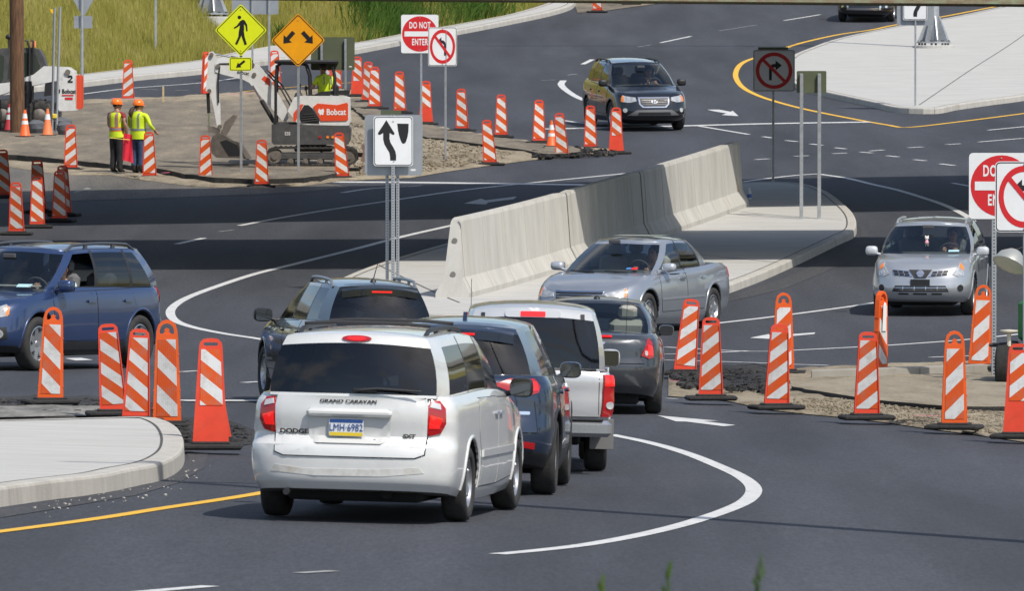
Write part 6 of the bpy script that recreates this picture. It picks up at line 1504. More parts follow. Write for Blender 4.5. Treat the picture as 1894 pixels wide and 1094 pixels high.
# --- dark grey sedan -------------------------------------------------
def sedan(name, px, py, loc, heading, label, P, dims, front=False, **kw):
    hw, F, R, wb, H, wr = dims
    c = Car(dict(paint=P, hw=hw, F=F, R=R, wb=wb, wheel_r=wr, tyre_w=.21, belt=[(F, .66), (F - .25, .74), (1.35, .90), (.95, .94), (-1.0, 1.0), (-1.6, 1.03), (R, 1.0)], bottom=[(R, .30), (R + .5, .22), (F, .18)], levels=LEV_SED, lr=.55, nr=2.8, tr=.07, lf=.85, nf=2.5, crown=.055,
                 tub=(-1.35, .95), roof=[(.3, H - .10), (-.2, H - .06), (-.9, H - .085)], roof_crown=.05, roof_edge=.015, bulge=.05,
                 cols=[(0, 1.42, 0, .36), (.72, .98, .54, .12), (.765, .80, .59, -.02), (.775, -.10, .605, -.24), (.775, -.16, .605, -.29), (.75, -1.02, .58, -.83), (.735, -1.12, .57, -.88), (.68, -1.50, .53, -1.00), (.64, -1.60, .50, -1.04), (0, -1.82, 0, -1.16)],
                 cells=['windshield', 'pillar', 'front_window', 'black', 'rear_window', 'black', 'pillar', 'pillar', 'rear_glass'], **kw))
    r = car_root(name, px, py, loc, heading, label, 'car'); c.finish(r); c.wheels(RIM5); c.underbody(.2); return c, r
def grey_sedan():
    P = paint('grey_paint', (.050, .055, .063), .45, .32, .2)
    c, r = sedan('dark_sedan', 1216, 766, (.79, -1.31), .5, 'dark grey sedan with lit tail lamps at the head of the right queue', P, (.865, 2.26, -2.31, 2.62, 1.46, .315), glass=dict(windshield=G_CLEAR, front_window=G_CLEAR, rear_window=G_CLEAR, rear_glass=G_CLEAR))
    c.cabin(.0, .99, M_SEATL)
    c.both('tail_light', 'rearc', [(.56, .76), (.72, .72), (.855, .74), (.86, .93), (.80, .98), (.70, .96)], M_TAIL, .014); c.both('brake_light', 'rearc', [(.66, .77), (.84, .76), (.84, .88), (.72, .90)], M_BRAKE, .019); c.both('reversing_light', 'rearc', circle(.66, .79, .032, 12), M_BACKUP, .021, step=.1)
    c.decal('boot_lid', 'rear', [(-.60, .66), (.60, .66), (.54, .74), (.66, .985), (-.66, .985), (-.54, .74)], P, .010); c.decal('high_brake_light', 'rear', rrect(.36, .022, .008, 2, 0, 1.0), M_BRAKE, .03, step=.1)
    e = [(-.10, 0), (-.08, .03), (-.035, .03), (-.03, .045), (.04, .045), (.035, .03), (.10, .03), (.08, 0), (.035, 0), (.03, -.015), (-.04, -.015), (-.035, 0)]
    c.decal('bow_tie_emblem', 'rear', [(x, z + .895) for x, z in e], M_CHROME, .018, step=.1)
    c.plate('rear', .0, .56, 'FBN·9835', out=.02); c.mirrors(.78, 1.02, P, w=.2, h=.14)
    z = c.hit('top', -.03, -.7)[0].z; b = MB(); b.lathe([(.045, 0), (.035, .03), (.01, .045)], c=(-.02, -.85, z - .01), n=12); b.build('roof_antenna', M_BLKP, r, smooth=True)
    b = MB(); b.tube([(.36, -1.9, 1.03), (.37, -1.95, 1.62)], [.004, .0025], n=5); b.build('rear_antenna', M_BLKP, r)
    for sd in ('right', 'left'): c.decal('front_door', sd, [(.85, .33), (.92, .55), (.92, .92), (-.13, .97), (-.15, .33)], P, .004); c.decal('rear_door', sd, [(-.17, .33), (-.15, .97), (-1.05, 1.0), (-1.1, .8), (-.9, .55), (-.86, .33)], P, .004)
grey_sedan()

# --- silver sedan, front three-quarter --------------------------------
def silver_sedan():
    P = paint('sedan_silver', (.36, .385, .42), .6, .3, .2)
    c, r = sedan('silver_sedan', 1196, 619, (-.83, 1.365), 203, 'silver sedan driving towards the camera beside the median barrier', P, (.915, 2.29, -2.5, 2.73, 1.475, .325), glass=dict(windshield=G_CLEAR, front_window=G_CLEAR, rear_window=G_CLEAR, rear_glass=G_CLEAR))
    c.cabin(.05, .98, M_SEATL)
    c.both('headlight', 'frontc', [(.42, .60), (.60, .575), (.84, .60), (.88, .70), (.86, .745), (.62, .70), (.44, .655)], M_HEADL, .008); c.both('turn_signal', 'frontc', [(.77, .60), (.845, .605), (.88, .70), (.86, .735), (.80, .715)], M_AMBER, .013)
    c.decal('grille', 'front', [(-.36, .56), (.36, .56), (.40, .675), (-.40, .675)], M_BLKP, .006); c.decal('grille_bar', 'front', [(-.40, .672), (.40, .672), (.41, .70), (-.41, .70)], M_CHROME, .012)
    for k in range(2): c.decal('grille_slat', 'front', [(-.38, .595 + .035 * k), (.38, .595 + .035 * k), (.38, .605 + .035 * k), (-.38, .605 + .035 * k)], M_CHROME, .012)
    c.decal('lower_grille', 'front', [(-.5, .27), (.5, .27), (.46, .38), (-.46, .38)], M_BLKP, .006); c.both('fog_light', 'frontc', circle(.66, .35, .045, 14), M_HEADL, .008, step=.1)
    c.mirrors(.72, 1.03, paint('mirror_silver', (.55, .57, .6), .5, .3), w=.22, h=.14, out=.14)
    for sd in ('right', 'left'):
        c.decal('front_door', sd, [(.85, .34), (.92, .55), (.92, .92), (-.13, .97), (-.15, .34)], P, .004); c.decal('rear_door', sd, [(-.17, .34), (-.15, .97), (-1.05, 1.0), (-1.12, .8), (-.92, .55), (-.9, .34)], P, .004)
        c.decal('side_moulding', sd, [(.9, .52), (.9, .555), (-.9, .555), (-.9, .52)], mat('moulding_grey', (.2, .21, .23), .4), .012)
        for y in (.05, -.85): c.decal('door_handle', sd, rrect(.19, .035, .015, 3, y, .84), M_CHROME, .03, step=.1)
        c.decal('side_tail_light', sd, [(-2.1, .80), (-2.35, .78), (-2.38, .92), (-2.15, .96)], M_TAIL, .01)
    for k, x in enumerate((-.48, .1)):
        y = c.hit('top', x, 1.3)[0]; b = MB(); b.tube([(x, 1.28, c.zb(1.28) + .05), (x + .42, 1.22, c.zb(1.22) + .06)], .011, n=5); b.build('wiper', M_BLKP, r)
    b = MB(); zz = c.hit('top', 0, -.3)[0].z; b.prism(rrect(.8, .55, .08, 3, 0, -.42), .004, lambda q: Vector((q.x, q.z, zz - .012 + q.y + .02))); b.build('sunroof', mat('sunroof_glass', (.03, .035, .03), .08), r)
    CARS['sonata'] = c
    c.decal('inspection_sticker', 'front', [(-.53, 1.0), (-.45, 1.0), (-.45, 1.03), (-.53, 1.03)], M_SR, .004); c.decal('inspection_sticker', 'front', [(-.44, 1.005), (-.38, 1.005), (-.38, 1.03), (-.44, 1.03)], mat('sticker_blue', (.05, .2, .5), .5), .004)
silver_sedan()

# --- SUVs seen from the front ------------------------------------------
def suv_front(name, px, py, loc, heading, label, P, dims, zbelt=1.06, **kw):
    hw, F, R, wb, H, wr = dims
    dd = dict(paint=P, hw=hw, F=F, R=R, wb=wb, wheel_r=wr, tyre_w=.23, belt=[(F, .84), (F - .3, .93), (1.5, 1.0), (1.0, zbelt), (-1.2, zbelt + .05), (R, zbelt + .07)], bottom=[(R, .32), (R + .5, .26), (1.6, .24), (F, .26)], levels=LEV_SUV, lr=.5, nr=2.9, lf=.72, nf=2.7, crown=.06,
             tub=(-1.85, 1.05), roof=[(.4, H - .14), (-.3, H - .10), (-1.4, H - .11), (-2.1, H - .16)], roof_crown=.055, bulge=.045,
             cols=[(0, 1.48, 0, .42), (.77, 1.08, .60, .2), (.81, .9, .645, .06), (.825, -.10, .66, -.18), (.825, -.18, .66, -.25), (.82, -1.05, .655, -1.02), (.82, -1.10, .655, -1.07), (.79, -1.75, .62, -1.58), (.70, -2.02, .58, -1.82), (0, -2.15, 0, -1.93)],
             cells=['windshield', 'pillar', 'front_window', 'black', 'rear_window', 'black', 'quarter_window', 'pillar', 'rear_glass'], glass=dict(windshield=G_CLEAR, front_window=G_CLEAR, rear_window=G_TINT, quarter_window=G_TINT, rear_glass=G_TINT))
    dd.update(kw); c = Car(dd); r = car_root(name, px, py, loc, heading, label, 'car'); c.finish(r); c.underbody(.25); c.cabin(.12, zbelt + .02)
    for sd in ('right', 'left'):
        c.decal('front_door', sd, [(.9, .40), (.98, .62), (1.0, zbelt - .03), (-.10, zbelt), (-.12, .40)], P, .004); c.decal('rear_door', sd, [(-.14, .40), (-.12, zbelt), (-1.05, zbelt + .02), (-1.15, .85), (-.93, .62), (-.90, .40)], P, .004)
        for y in (.05, -.92): c.decal('door_handle', sd, rrect(.2, .038, .015, 3, y, .93), kw.get('handle', P), .03, step=.1)
    return c, r
def silver_suv():
    P = paint('crossover_silver', (.42, .44, .46), .55, .3, .15)
    c, r = suv_front('silver_crossover', 1799, 583, (-.84, 1.345), 188, 'silver crossover facing the camera with a small toy in its windscreen', P, (.90, 2.28, -2.35, 2.69, 1.66, .345)); c.wheels(RIM7)
    c.both('headlight', 'frontc', [(.55, .74), (.66, .70), (.80, .72), (.84, .82), (.82, .93), (.76, .94), (.62, .83)], M_HEADL, .010); c.both('turn_signal', 'frontc', [(.70, .86), (.83, .80), (.835, .90), (.78, .935)], M_AMBER, .014); c.both('headlamp_bulb', 'frontc', circle(.70, .775, .045, 14), M_LAMPIN, .016, step=.1)
    for sx in (-1, 1):
        g = c.decal('grille', 'front', [(sx * .14, .70), (sx * .47, .73), (sx * .50, .82), (sx * .20, .80)][::sx], M_CHROME, .012)
        for i in range(3):
            for j in range(2):
                x0 = .185 + .095 * i + .02 * j; z0 = .715 + .045 * j + .008 * i; c.decal('grille_opening', 'front', [(sx * x0, z0 - .004), (sx * (x0 + .084), z0), (sx * (x0 + .09), z0 + .036), (sx * (x0 + .008), z0 + .032)][::sx], M_BLKP, .018, g)
    c.decal('grille_centre', 'front', [(-.10, .68), (.10, .68), (.20, .82), (-.20, .82)], M_BLKP, .016); c.decal('ring_emblem', 'front', circle(0, .755, .062, 20), M_CHROME, .026, step=.1); c.decal('ring_emblem_core', 'front', circle(0, .755, .045, 20), mat('emblem_grey', (.4, .4, .42), .3, metal=.7), .03, step=.1); c.decal('emblem_bar', 'front', rrect(.14, .022, .004, 2, 0, .755), M_CHROME, .034, step=.1)
    c.decal('lower_grille', 'front', [(-.50, .44), (.50, .44), (.44, .545), (-.44, .545)], M_BLKP, .008)
    for z in (.472, .508): c.decal('grille_slat', 'front', rrect(.92, .009, .003, 1, 0, z), M_CHROME, .014)
    for x in (-.3, -.1, .1, .3): c.decal('grille_slat', 'front', rrect(.010, .085, .003, 1, x, .49), M_CHROME, .015)
    for x0, x1 in ((-.38, -.2), (-.12, .12), (.2, .38)): c.decal('bumper_slot', 'front', [(x0, .385), (x1, .385), (x1, .415), (x0, .415)], M_BLKP, .008)
    c.both('fog_lamp_recess', 'frontc', circle(.70, .50, .06, 16), M_BLKP, .008, step=.1)
    hp = c.hit('front', 0, .60); c.box('plate_bracket', (0, hp[0].y + .012, .595), (.34, .02, .12), M_BLKP, .006)
    c.rails(.605, .15, -1.6, mat('rail_silver', (.55, .56, .57), .35, metal=.7), .05); c.mirrors(.9, 1.10, paint('mirror_white', (.62, .63, .64), .3, .35), w=.22, h=.17, out=.15)
    t = empty('plush_toy', c.root.matrix_basis @ Vector((.0, 1.0, 1.27)), 0, 'small white and pink plush toy hanging inside the silver crossover windscreen', 'toy'); t.rotation_mode = 'QUATERNION'; t.rotation_quaternion = c.root.rotation_quaternion
    b = MB(); b.add(*ellip((0, 0, .06), (.035, .03, .032))); b.add(*ellip((0, 0, -.035), (.02, .018, .025)));
    for sx in (-1, 1): b.add(*ellip((sx * .025, 0, .09), (.011, .008, .016))); b.add(*ellip((sx * .02, 0, -.065), (.009, .009, .02)))
    b.build('toy_body', mat('plush_white', (.75, .72, .68), .9), t, smooth=True); b = MB(); b.lathe([(.018, .035), (.03, .0), (.043, -.03)], n=14); b.build('toy_dress', mat('plush_pink', (.75, .35, .4), .9), t, smooth=True); b = MB(); b.tube([(0, 0, .09), (0, -.03, .26)], .002, n=4); b.build('cord', M_BLKP, t)
    c.decal('inspection_sticker', 'front', [(-.58, 1.10), (-.40, 1.10), (-.40, 1.13), (-.58, 1.13)], mat('sticker_pale', (.35, .55, .6), .5), .004)
    CARS['rogue'] = c
silver_suv()
def black_front():
    P = paint('black_paint', (.010, .011, .014), .25, .2, .08)
    c, r = suv_front('black_crossover', 1259, 240, (-.88, 1.35), 168, 'black crossover facing the camera on the far road', P, (.945, 2.30, -2.36, 2.70, 1.72, .36), 1.09); c.wheels((10, 'thin', M_ALLOY))
    c.both('headlight', 'frontc', [(.44, .76), (.60, .72), (.86, .74), (.89, .83), (.86, .90), (.46, .85)], M_HEADL, .010); c.both('turn_signal', 'frontc', [(.76, .73), (.87, .745), (.89, .83), (.86, .895), (.78, .87)], M_AMBER, .014)
    c.decal('grille_frame', 'front', [(-.30, .60), (.30, .60), (.38, .68), (.40, .86), (-.40, .86), (-.38, .68)], M_CHROME, .012); g = c.decal('grille', 'front', [(-.27, .63), (.27, .63), (.345, .69), (.36, .83), (-.36, .83), (-.345, .69)], M_BLKP, .018)
    for z in (.675, .73, .785): c.decal('grille_slat', 'front', rrect(.62, .010, .003, 1, 0, z), mat('slat_grey', (.22, .22, .23), .3, metal=.7), .024, g)
    c.decal('oval_emblem', 'front', circle(0, .745, .085, 20, .045), M_CHROME, .03, step=.1, ); c.text('front', 'H', .085, 0, .745, M_BLKP, off=.034, bold=.004, sx=1.4, shear=.3)
    c.decal('skid_plate', 'front', [(-.66, .40), (.66, .40), (.56, .47), (.44, .54), (-.44, .54), (-.56, .47)], mat('skid_grey', (.16, .165, .17), .5, metal=.3), .012); c.decal('lower_grille', 'front', [(-.42, .42), (.42, .42), (.40, .485), (-.40, .485)], M_BLKP, .018)
    c.both('fog_light', 'frontc', circle(.72, .53, .055, 14), M_LAMPIN, .014, step=.1); c.rails(.62, .1, -1.6, M_BLKP, .05); c.mirrors(.9, 1.16, M_BLKP, w=.23, h=.18, out=.15)
    b = MB(); z = c.hit('top', 0, .3)[0].z; b.add(*ellip((0, .32, z - .01), (.02, .02, .012))); b.build('roof_lamp', M_BACKUP, r, smooth=True)
    CARS['santa'] = c
black_front()
def far_suv():
    P = paint('charcoal_paint', (.016, .017, .02), .3, .25, .1)
    c, r = suv_front('charcoal_truck', 1556, 39, (.88, 1.42), 189, 'charcoal vehicle whose lower front shows at the top edge', P, (.97, 2.40, -2.6, 2.84, 1.80, .40), 1.14); c.wheels((7, 'wide', M_ALLOY))
    c.both('headlight', 'frontc', [(.60, .86), (.90, .86), (.92, .98), (.62, .98)], M_HEADL, .010); c.decal('grille', 'front', [(-.50, .60), (.50, .60), (.55, .95), (-.55, .95)], M_BLKP, .012)
    for z in (.68, .76, .84): c.decal('grille_slat', 'front', rrect(.98, .012, .003, 1, 0, z), mat('slat_grey', (.22, .22, .23), .3), .02)
    c.decal('skid_plate', 'front', [(-.62, .43), (.62, .43), (.50, .50), (-.50, .50)], M_CHROME, .012); c.both('bumper_trim', 'front', [(.52, .45), (.58, .45), (.60, .68), (.54, .68)], M_CHROME, .014); c.both('fog_light', 'frontc', circle(.76, .55, .05, 12), M_LAMPIN, .012, step=.1); c.mirrors(.9, 1.2, M_BLKP)
far_suv()
def blue_suv():
    P = paint('blue_paint', (.022, .046, .125), .3, .3, .25)
    c, r = suv_front('blue_crossover', 70, 687, (-.84, 1.32), 208.5, 'blue estate crossover with roof rails driving out at the left edge', P, (.90, 2.26, -2.20, 2.64, 1.72, .365), 1.07, clad=.36, open_window='front_window|L',
                     cols=[(0, 1.55, 0, .52), (.77, 1.15, .60, .3), (.81, .96, .65, .16), (.825, -.12, .665, -.2), (.825, -.20, .665, -.26), (.82, -1.08, .66, -1.06), (.82, -1.15, .66, -1.12), (.795, -1.68, .635, -1.36), (.70, -2.0, .58, -1.66), (0, -2.12, 0, -1.78)],
                     glass=dict(windshield=G_CLEAR, front_window=G_CLEAR, rear_window=G_TINT, quarter_window=G_TINT, rear_glass=G_TINT))
    c.wheels((7, 'wide', M_ALLOY)); c.rails(.60, .3, -1.5, mat('rail_dark', (.09, .095, .10), .4, metal=.4), .065); c.mirrors(.86, 1.14, P, w=.23, h=.17, out=.16)
    c.both('headlight', 'frontc', [(.48, .76), (.66, .72), (.82, .74), (.86, .86), (.80, .90), (.52, .84)], M_HEADL, .010); c.both('turn_signal', 'frontc', [(.78, .74), (.85, .76), (.87, .86), (.82, .88)], M_AMBER, .014)
    for sd in ('left', 'right'):
        c.decal('sill_trim', sd, [(.88, .27), (.88, .37), (-.88, .37), (-.88, .27)], M_BLKP, .008)
    c.decal('grille', 'front', [(-.42, .62), (.42, .62), (.46, .84), (-.46, .84)], M_BLKP, .01); c.both('fog_light', 'frontc', circle(.70, .50, .055, 14), M_LAMPIN, .014, step=.1); c.both('fog_lamp_recess', 'frontc', [(.58, .40), (.82, .44), (.80, .60), (.62, .58)], M_BLKP, .008)
    c.both('tail_light', 'rearc', [(.58, .88), (.84, .86), (.98, .96), (1.06, 1.08), (.96, 1.11), (.62, 1.11)], M_TAIL, .014); c.both('reversing_light', 'rearc', [(.70, .80), (.84, .80), (.88, .87), (.70, .87)], M_BACKUP, .012)
    c.box('sunshade', (0, 1.02, 1.13), (1.2, .3, .02), mat('sunshade_grey', (.4, .4, .4), .6), .005)
    c.decal('inspection_sticker', 'front', [(-.60, 1.12), (-.44, 1.12), (-.44, 1.16), (-.60, 1.16)], mat('sticker_pale', (.35, .55, .6), .5), .004)
    CARS['forester'] = c
blue_suv()
# ------------------------------------------------------------------ people
M_SKIN = mat('skin', (.42, .24, .16), .55, var=.08, vscale=12); M_HAIR = mat('hair_brown', (.05, .03, .018), .7, var=.3, vscale=30); M_HAIRD = mat('hair_dark', (.02, .016, .013), .7)
M_HIVIS = mat('hi_vis_yellow', (.62, .80, .02), .7, var=.08, vscale=9); M_HIVO = mat('hi_vis_orange', (.85, .17, .02), .7); M_SILV = mat('reflective_tape', (.22, .235, .27), .4)
M_TROU = mat('trousers_black', (.022, .021, .023), .85, var=.4, vscale=9); M_JEAN = mat('jeans_blue', (.045, .085, .17), .85, var=.3, vscale=10); M_BOOT = mat('boots_dark', (.025, .023, .022), .7)
M_HAT = mat('hard_hat_orange', (.92, .19, .015), .28, coat=.4); M_MAROON = mat('shirt_maroon', (.25, .03, .035), .8); M_FLAG = mat('flag_red', (.72, .02, .05), .7, var=.12, vscale=6)
def head_into(mb, c, fwd, hair=1, k=1.0):
    """head with face, ears and hair; c = centre, fwd = unit facing vector"""
    f = Vector(fwd).normalized(); r = f.cross(Vector((0, 0, 1))).normalized(); u = r.cross(f); B = Matrix((r, f, u)).transposed()
    def el(p, rad, m, n=2.0): v, fc = ellip((0, 0, 0), rad, n, 12, 8); mb.add([c + B @ (Vector(p) * k + q * k) for q in v], fc, m)
    el((0, 0, 0), (.076, .095, .115), 0); el((0, .028, -.062), (.058, .065, .055), 0); el((0, .098, -.012), (.014, .02, .026), 0)
    for s in (-1, 1):
        el((s * .077, -.008, -.008), (.012, .022, .032), 0); el((s * .03, .083, .012), (.012, .008, .007), 3); el((s * .03, .085, .034), (.018, .008, .005), hair)
    el((0, .09, -.056), (.024, .008, .006), 4); el((0, -.018, .03), (.083, .095, .102), hair)
def hand_into(mb, w, d, side, m=0, k=1.0, curl=.5, palm_n=None):
    """palm with five fingers from the wrist w along direction d; side: thumb direction"""
    d = Vector(d).normalized(); t = Vector(side); t = (t - d * t.dot(d)).normalized(); n = d.cross(t)
    p = Vector(w); mb.add([p + d * a * k + t * b * k + n * c_ * k for a in (0, .09) for b, c_ in ((-.036, -.013), (.036, -.013), (.036, .013), (-.036, .013))], [(3, 2, 1, 0), (4, 5, 6, 7), (0, 1, 5, 4), (1, 2, 6, 5), (2, 3, 7, 6), (3, 0, 4, 7)], m)
    for i, ln in enumerate((.062, .075, .08, .07)):
        b = -.030 + .02 * i; a = p + d * .086 * k + t * b * k; q1 = a + (d * math.cos(curl * .6) + n * math.sin(curl * .6)) * ln * .5 * k; q2 = q1 + (d * math.cos(curl * 1.7) + n * math.sin(curl * 1.7)) * ln * .5 * k
        mb.tube([a, q1, q2], [.0095 * k, .009 * k, .0075 * k], m, 6)
    a = p + d * .025 * k + t * .034 * k; q1 = a + (d * .6 + t * .8) * .035 * k; mb.tube([a, q1, q1 + (d * .9 + n * .35) * .033 * k], [.012 * k, .0105 * k, .009 * k], m, 6)
def figure(name, label, J, bones, mats, classify, matrix, head, hands, hairm, cat='person', headk=1.0):
    """J: joint -> (point, radius); bones: pairs; grown with a skin modifier into one continuous body"""
    keys = list(J); me = bpy.data.meshes.new('body'); me.from_pydata([J[k][0] for k in keys], [(keys.index(a), keys.index(b)) for a, b in bones], [])
    o = bpy.data.objects.new('tmp_figure', me); COL.objects.link(o); o.modifiers.new('s', 'SKIN'); sv = me.skin_vertices[0].data
    for i, k in enumerate(keys): r = J[k][1]; sv[i].radius = r if isinstance(r, tuple) else (r, r); sv[i].use_root = (k == 'pelvis')
    ss = o.modifiers.new('u', 'SUBSURF'); ss.levels = 2; ss.render_levels = 2
    dg = bpy.context.evaluated_depsgraph_get(); dg.update(); m2 = bpy.data.meshes.new_from_object(o.evaluated_get(dg)); bpy.data.objects.remove(o)
    mb = MB(); mb.v = [v.co.copy() for v in m2.vertices]; mb.f = [tuple(p.vertices) for p in m2.polygons]
    seg = [(Vector(J[a][0]), Vector(J[b][0]), a, b) for a, b in bones]
    def near(p):
        best = None
        for a, b, ka, kb in seg:
            d = b - a; t = max(0, min(1, (p - a).dot(d) / d.length_squared)); q = (p - a - d * t).length
            if best is None or q < best[0]: best = (q, ka, kb, t)
        return best
    mb.m = []
    for f in mb.f:
        c = sum((mb.v[i] for i in f), Vector()) / len(f); q = near(c); mb.m.append(classify(q[1], q[2], q[3], c))
    bpy.data.meshes.remove(m2)
    head_into(mb, Vector(head[0]), head[1], 1, headk)
    for w, d, s, cu in hands: hand_into(mb, w, d, s, 0, 1.0, cu)
    ob = mb.build(name, mats, None, smooth=True, sharp=70, label=label, cat=cat); ob.matrix_world = matrix; return ob
BONES = [('pelvis', 'waist'), ('waist', 'chest'), ('chest', 'neck'), ('neck', 'skull')] + [b for s in 'lr' for b in ((f'chest', f'{s}sh'), (f'{s}sh', f'{s}el'), (f'{s}el', f'{s}wr'), ('pelvis', f'{s}hip'), (f'{s}hip', f'{s}kn'), (f'{s}kn', f'{s}an'), (f'{s}an', f'{s}toe'))]
def stand_pose(lel=(-.285, -.02, 1.16), lwr=(-.27, .1, .92), rel=(.285, -.02, 1.16), rwr=(.27, .1, .92), wide=1.0, spread=.1):
    w = wide; J = {'pelvis': ((0, 0, .95), (.155 * w, .12)), 'waist': ((0, 0, 1.10), (.145 * w, .115)), 'chest': ((0, 0, 1.35), (.175 * w, .12)), 'neck': ((0, .0, 1.50), .055), 'skull': ((0, .015, 1.60), .06)}
    for s, sx in (('l', -1), ('r', 1)):
        J[s + 'sh'] = ((sx * .195 * w, -.005, 1.415), .068); J[s + 'hip'] = ((sx * .10, 0, .88), .108 * w); J[s + 'kn'] = ((sx * spread, .015, .50), .082 * w); J[s + 'an'] = ((sx * spread * 1.05, -.03, .12), .064 * w); J[s + 'toe'] = ((sx * spread * 1.25, .14, .05), .05)
    J['lel'] = (lel, .045); J['lwr'] = (lwr, .032); J['rel'] = (rel, .045); J['rwr'] = (rwr, .032); return J
def mtx(p, heading): return Matrix.Translation(p) @ Matrix.Rotation(-math.radians(heading), 4, 'Z')
def vest(parent, m_main, m_edge, zlo=.90, wide=1.0, straps=True):
    """hi-vis vest as a close shell over the torso, tape bands as pieces of it"""
    def ring(z, g=0.0):
        t = (z - .9) / .55; a = (.195 - .035 * math.sin(math.pi * min(1, t * 1.1)) + (.03 * max(0, t - .4))) * wide + g; b = .155 + g
        if z > 1.40: k = (z - 1.40) / .09; a *= 1 - .45 * k; b *= 1 - .35 * k
        return [Vector((a * math.cos(i * math.pi / 14) * 1.0, b * math.sin(i * math.pi / 14), z)) for i in range(28)]
    zs = [zlo, .97, 1.04, 1.12, 1.20, 1.28, 1.36, 1.42, 1.47]
    mb = MB(); v = [p for z in zs for p in ring(z)]; mb.add(v, [(j * 28 + i, j * 28 + (i + 1) % 28, (j + 1) * 28 + (i + 1) % 28, (j + 1) * 28 + i) for j in range(len(zs) - 1) for i in range(28)]); o = mb.build('hi_vis_vest', m_main, parent, smooth=True, sharp=80)
    def band(z0, z1, m, g, nm):
        mb = MB(); mb.add(ring(z0, g) + ring(z1, g), [(i, (i + 1) % 28, 28 + (i + 1) % 28, 28 + i) for i in range(28)]); mb.build(nm, m, o, smooth=True)
    if m_edge: band(1.025, 1.125, m_edge, .003, 'vest_edge')
    band(1.05, 1.10, M_SILV, .006, 'reflective_band')
    for s in (-1, 1):
        for wv, g, m in (((.075, .004, m_edge) if m_edge else (0, 0, None)), (.045, .008, M_SILV)):
            if not m: continue
            mb = MB()
            for face in (-1, 1):
                v = []
                for z in ([.92] if False else []) + [1.12, 1.2, 1.28, 1.36, 1.42, 1.465]:
                    t = (z - .9) / .55; b = .155 + g
                    if z > 1.40: b *= 1 - .35 * (z - 1.40) / .09
                    for xx in (s * .105 - wv / 2, s * .105 + wv / 2):
                        a = (.195 - .035 * math.sin(math.pi * min(1, t * 1.1)) + .03 * max(0, t - .4)) * wide + g
                        if z > 1.40: a *= 1 - .45 * (z - 1.40) / .09
                        v.append(Vector((xx, face * b * math.sqrt(max(.05, 1 - (xx / a) ** 2)), z)))
                mb.add(v, [(2 * i, 2 * i + 1, 2 * i + 3, 2 * i + 2) for i in range(5)])
            mb.build('reflective_strap' if m == M_SILV else 'vest_edge', m, o)
    return o
def hard_hat(parent, c, fwd, m):
    f = Vector(fwd).normalized(); B = Matrix((f.cross(Vector((0, 0, 1))), f, Vector((0, 0, 1)))).transposed(); mb = MB()
    prof_ = [(.118, 0), (.12, .03), (.113, .075), (.085, .115), (.045, .135), (.005, .14)]
    mb.lathe(prof_, n=22); mb.v = [Vector((p.x, p.y * 1.15, p.z)) for p in mb.v]
    mb.box((0, .0, .125), (.03, .2, .03), bevel=.01); mb.prism([(-.115, .03), (-.1, .13), (-.05, .185), (0, .195), (.05, .185), (.1, .13), (.115, .03), (.118, -.05), (-.118, -.05)], .008, lambda q: Vector((q.x, q.z, q.y - .004)))
    mb.v = [Vector(c) + B @ p for p in mb.v]; return mb.build('hard_hat', m, parent, smooth=True, sharp=45)
CM = [M_SKIN, M_HAIR, M_MAROON, M_HAIRD, mat('lips', (.35, .12, .1), .5), M_TROU, M_BOOT, M_HIVIS, M_JEAN, M_SILV]
def worker1():
    p = G(216, 323, .015); J = stand_pose(rel=(.30, -.03, 1.17), rwr=(.24, .07, .93), lel=(-.29, .05, 1.16), lwr=(-.17, .2, 1.0), wide=1.1)
    def cl(a, b, t, c):
        if b in ('lel', 'rel') and t < .35 and a in ('lsh', 'rsh'): return 2
        if a in ('lsh', 'rsh', 'lel', 'rel', 'neck') : return 0
        if a == 'chest' and b in ('neck',): return 0 if t > .6 else 2
        if b in ('ltoe', 'rtoe') or (b in ('lan', 'ran') and t > .8): return 6
        if a in ('pelvis', 'lhip', 'rhip', 'lkn', 'rkn') and b != 'waist': return 5
        return 5 if c.z < .98 else 2
    h = (0, .02, 1.635); fw = (.6, .8, .02)
    o = figure('person', 'road worker in orange hard hat, vest with orange trim and black trousers', J, BONES, CM, cl, mtx(p, 38), (h, fw), [((.24, .07, .93), (-.1, .2, -1), (0, 1, .2), .9), ((-.17, .2, 1.0), (.6, .5, -.4), (0, .2, 1), .8)], M_HAIRD)
    vest(o, M_HIVIS, M_HIVO, .88, 1.12); hard_hat(o, (0, .0, 1.665), fw, M_HAT); return o
def worker2():
    p = G(256, 324, .015); J = stand_pose(rel=(.36, .0, 1.17), rwr=(.33, .22, 1.05), lel=(-.30, .03, 1.17), lwr=(-.22, .2, 1.02), wide=1.22, spread=.10)
    def cl(a, b, t, c):
        if a in ('lsh', 'rsh') or (a in ('lel', 'rel') and t < .75): return 7
        if a in ('lel', 'rel', 'neck'): return 0
        if b in ('ltoe', 'rtoe') or (b in ('lan', 'ran') and t > .72): return 6
        if a in ('pelvis', 'lhip', 'rhip', 'lkn', 'rkn') and b != 'waist': return 8
        return 8 if c.z < .93 else 7
    h = (0, .02, 1.62); fw = (.6, .8, 0)
    o = figure('person', 'road worker in yellow long sleeves and blue jeans with a ponytail', J, BONES, CM, cl, mtx(p, 36), (h, fw), [((.33, .22, 1.05), (.2, .5, -.8), (-1, .2, 0), .7), ((-.22, .2, 1.02), (.5, .6, -.2), (0, 0, 1), .7)], M_HAIR)
    vest(o, M_HIVIS, None, .85, 1.2); hard_hat(o, (0, .0, 1.65), fw, M_HAT)
    mb = MB(); mb.tube([(-.06, -.08, 1.60), (-.09, -.14, 1.54), (-.10, -.165, 1.45), (-.09, -.16, 1.37)], [.035, .055, .06, .02], n=10); mb.build('ponytail', M_HAIR, o, smooth=True); return o
worker1(); worker2()
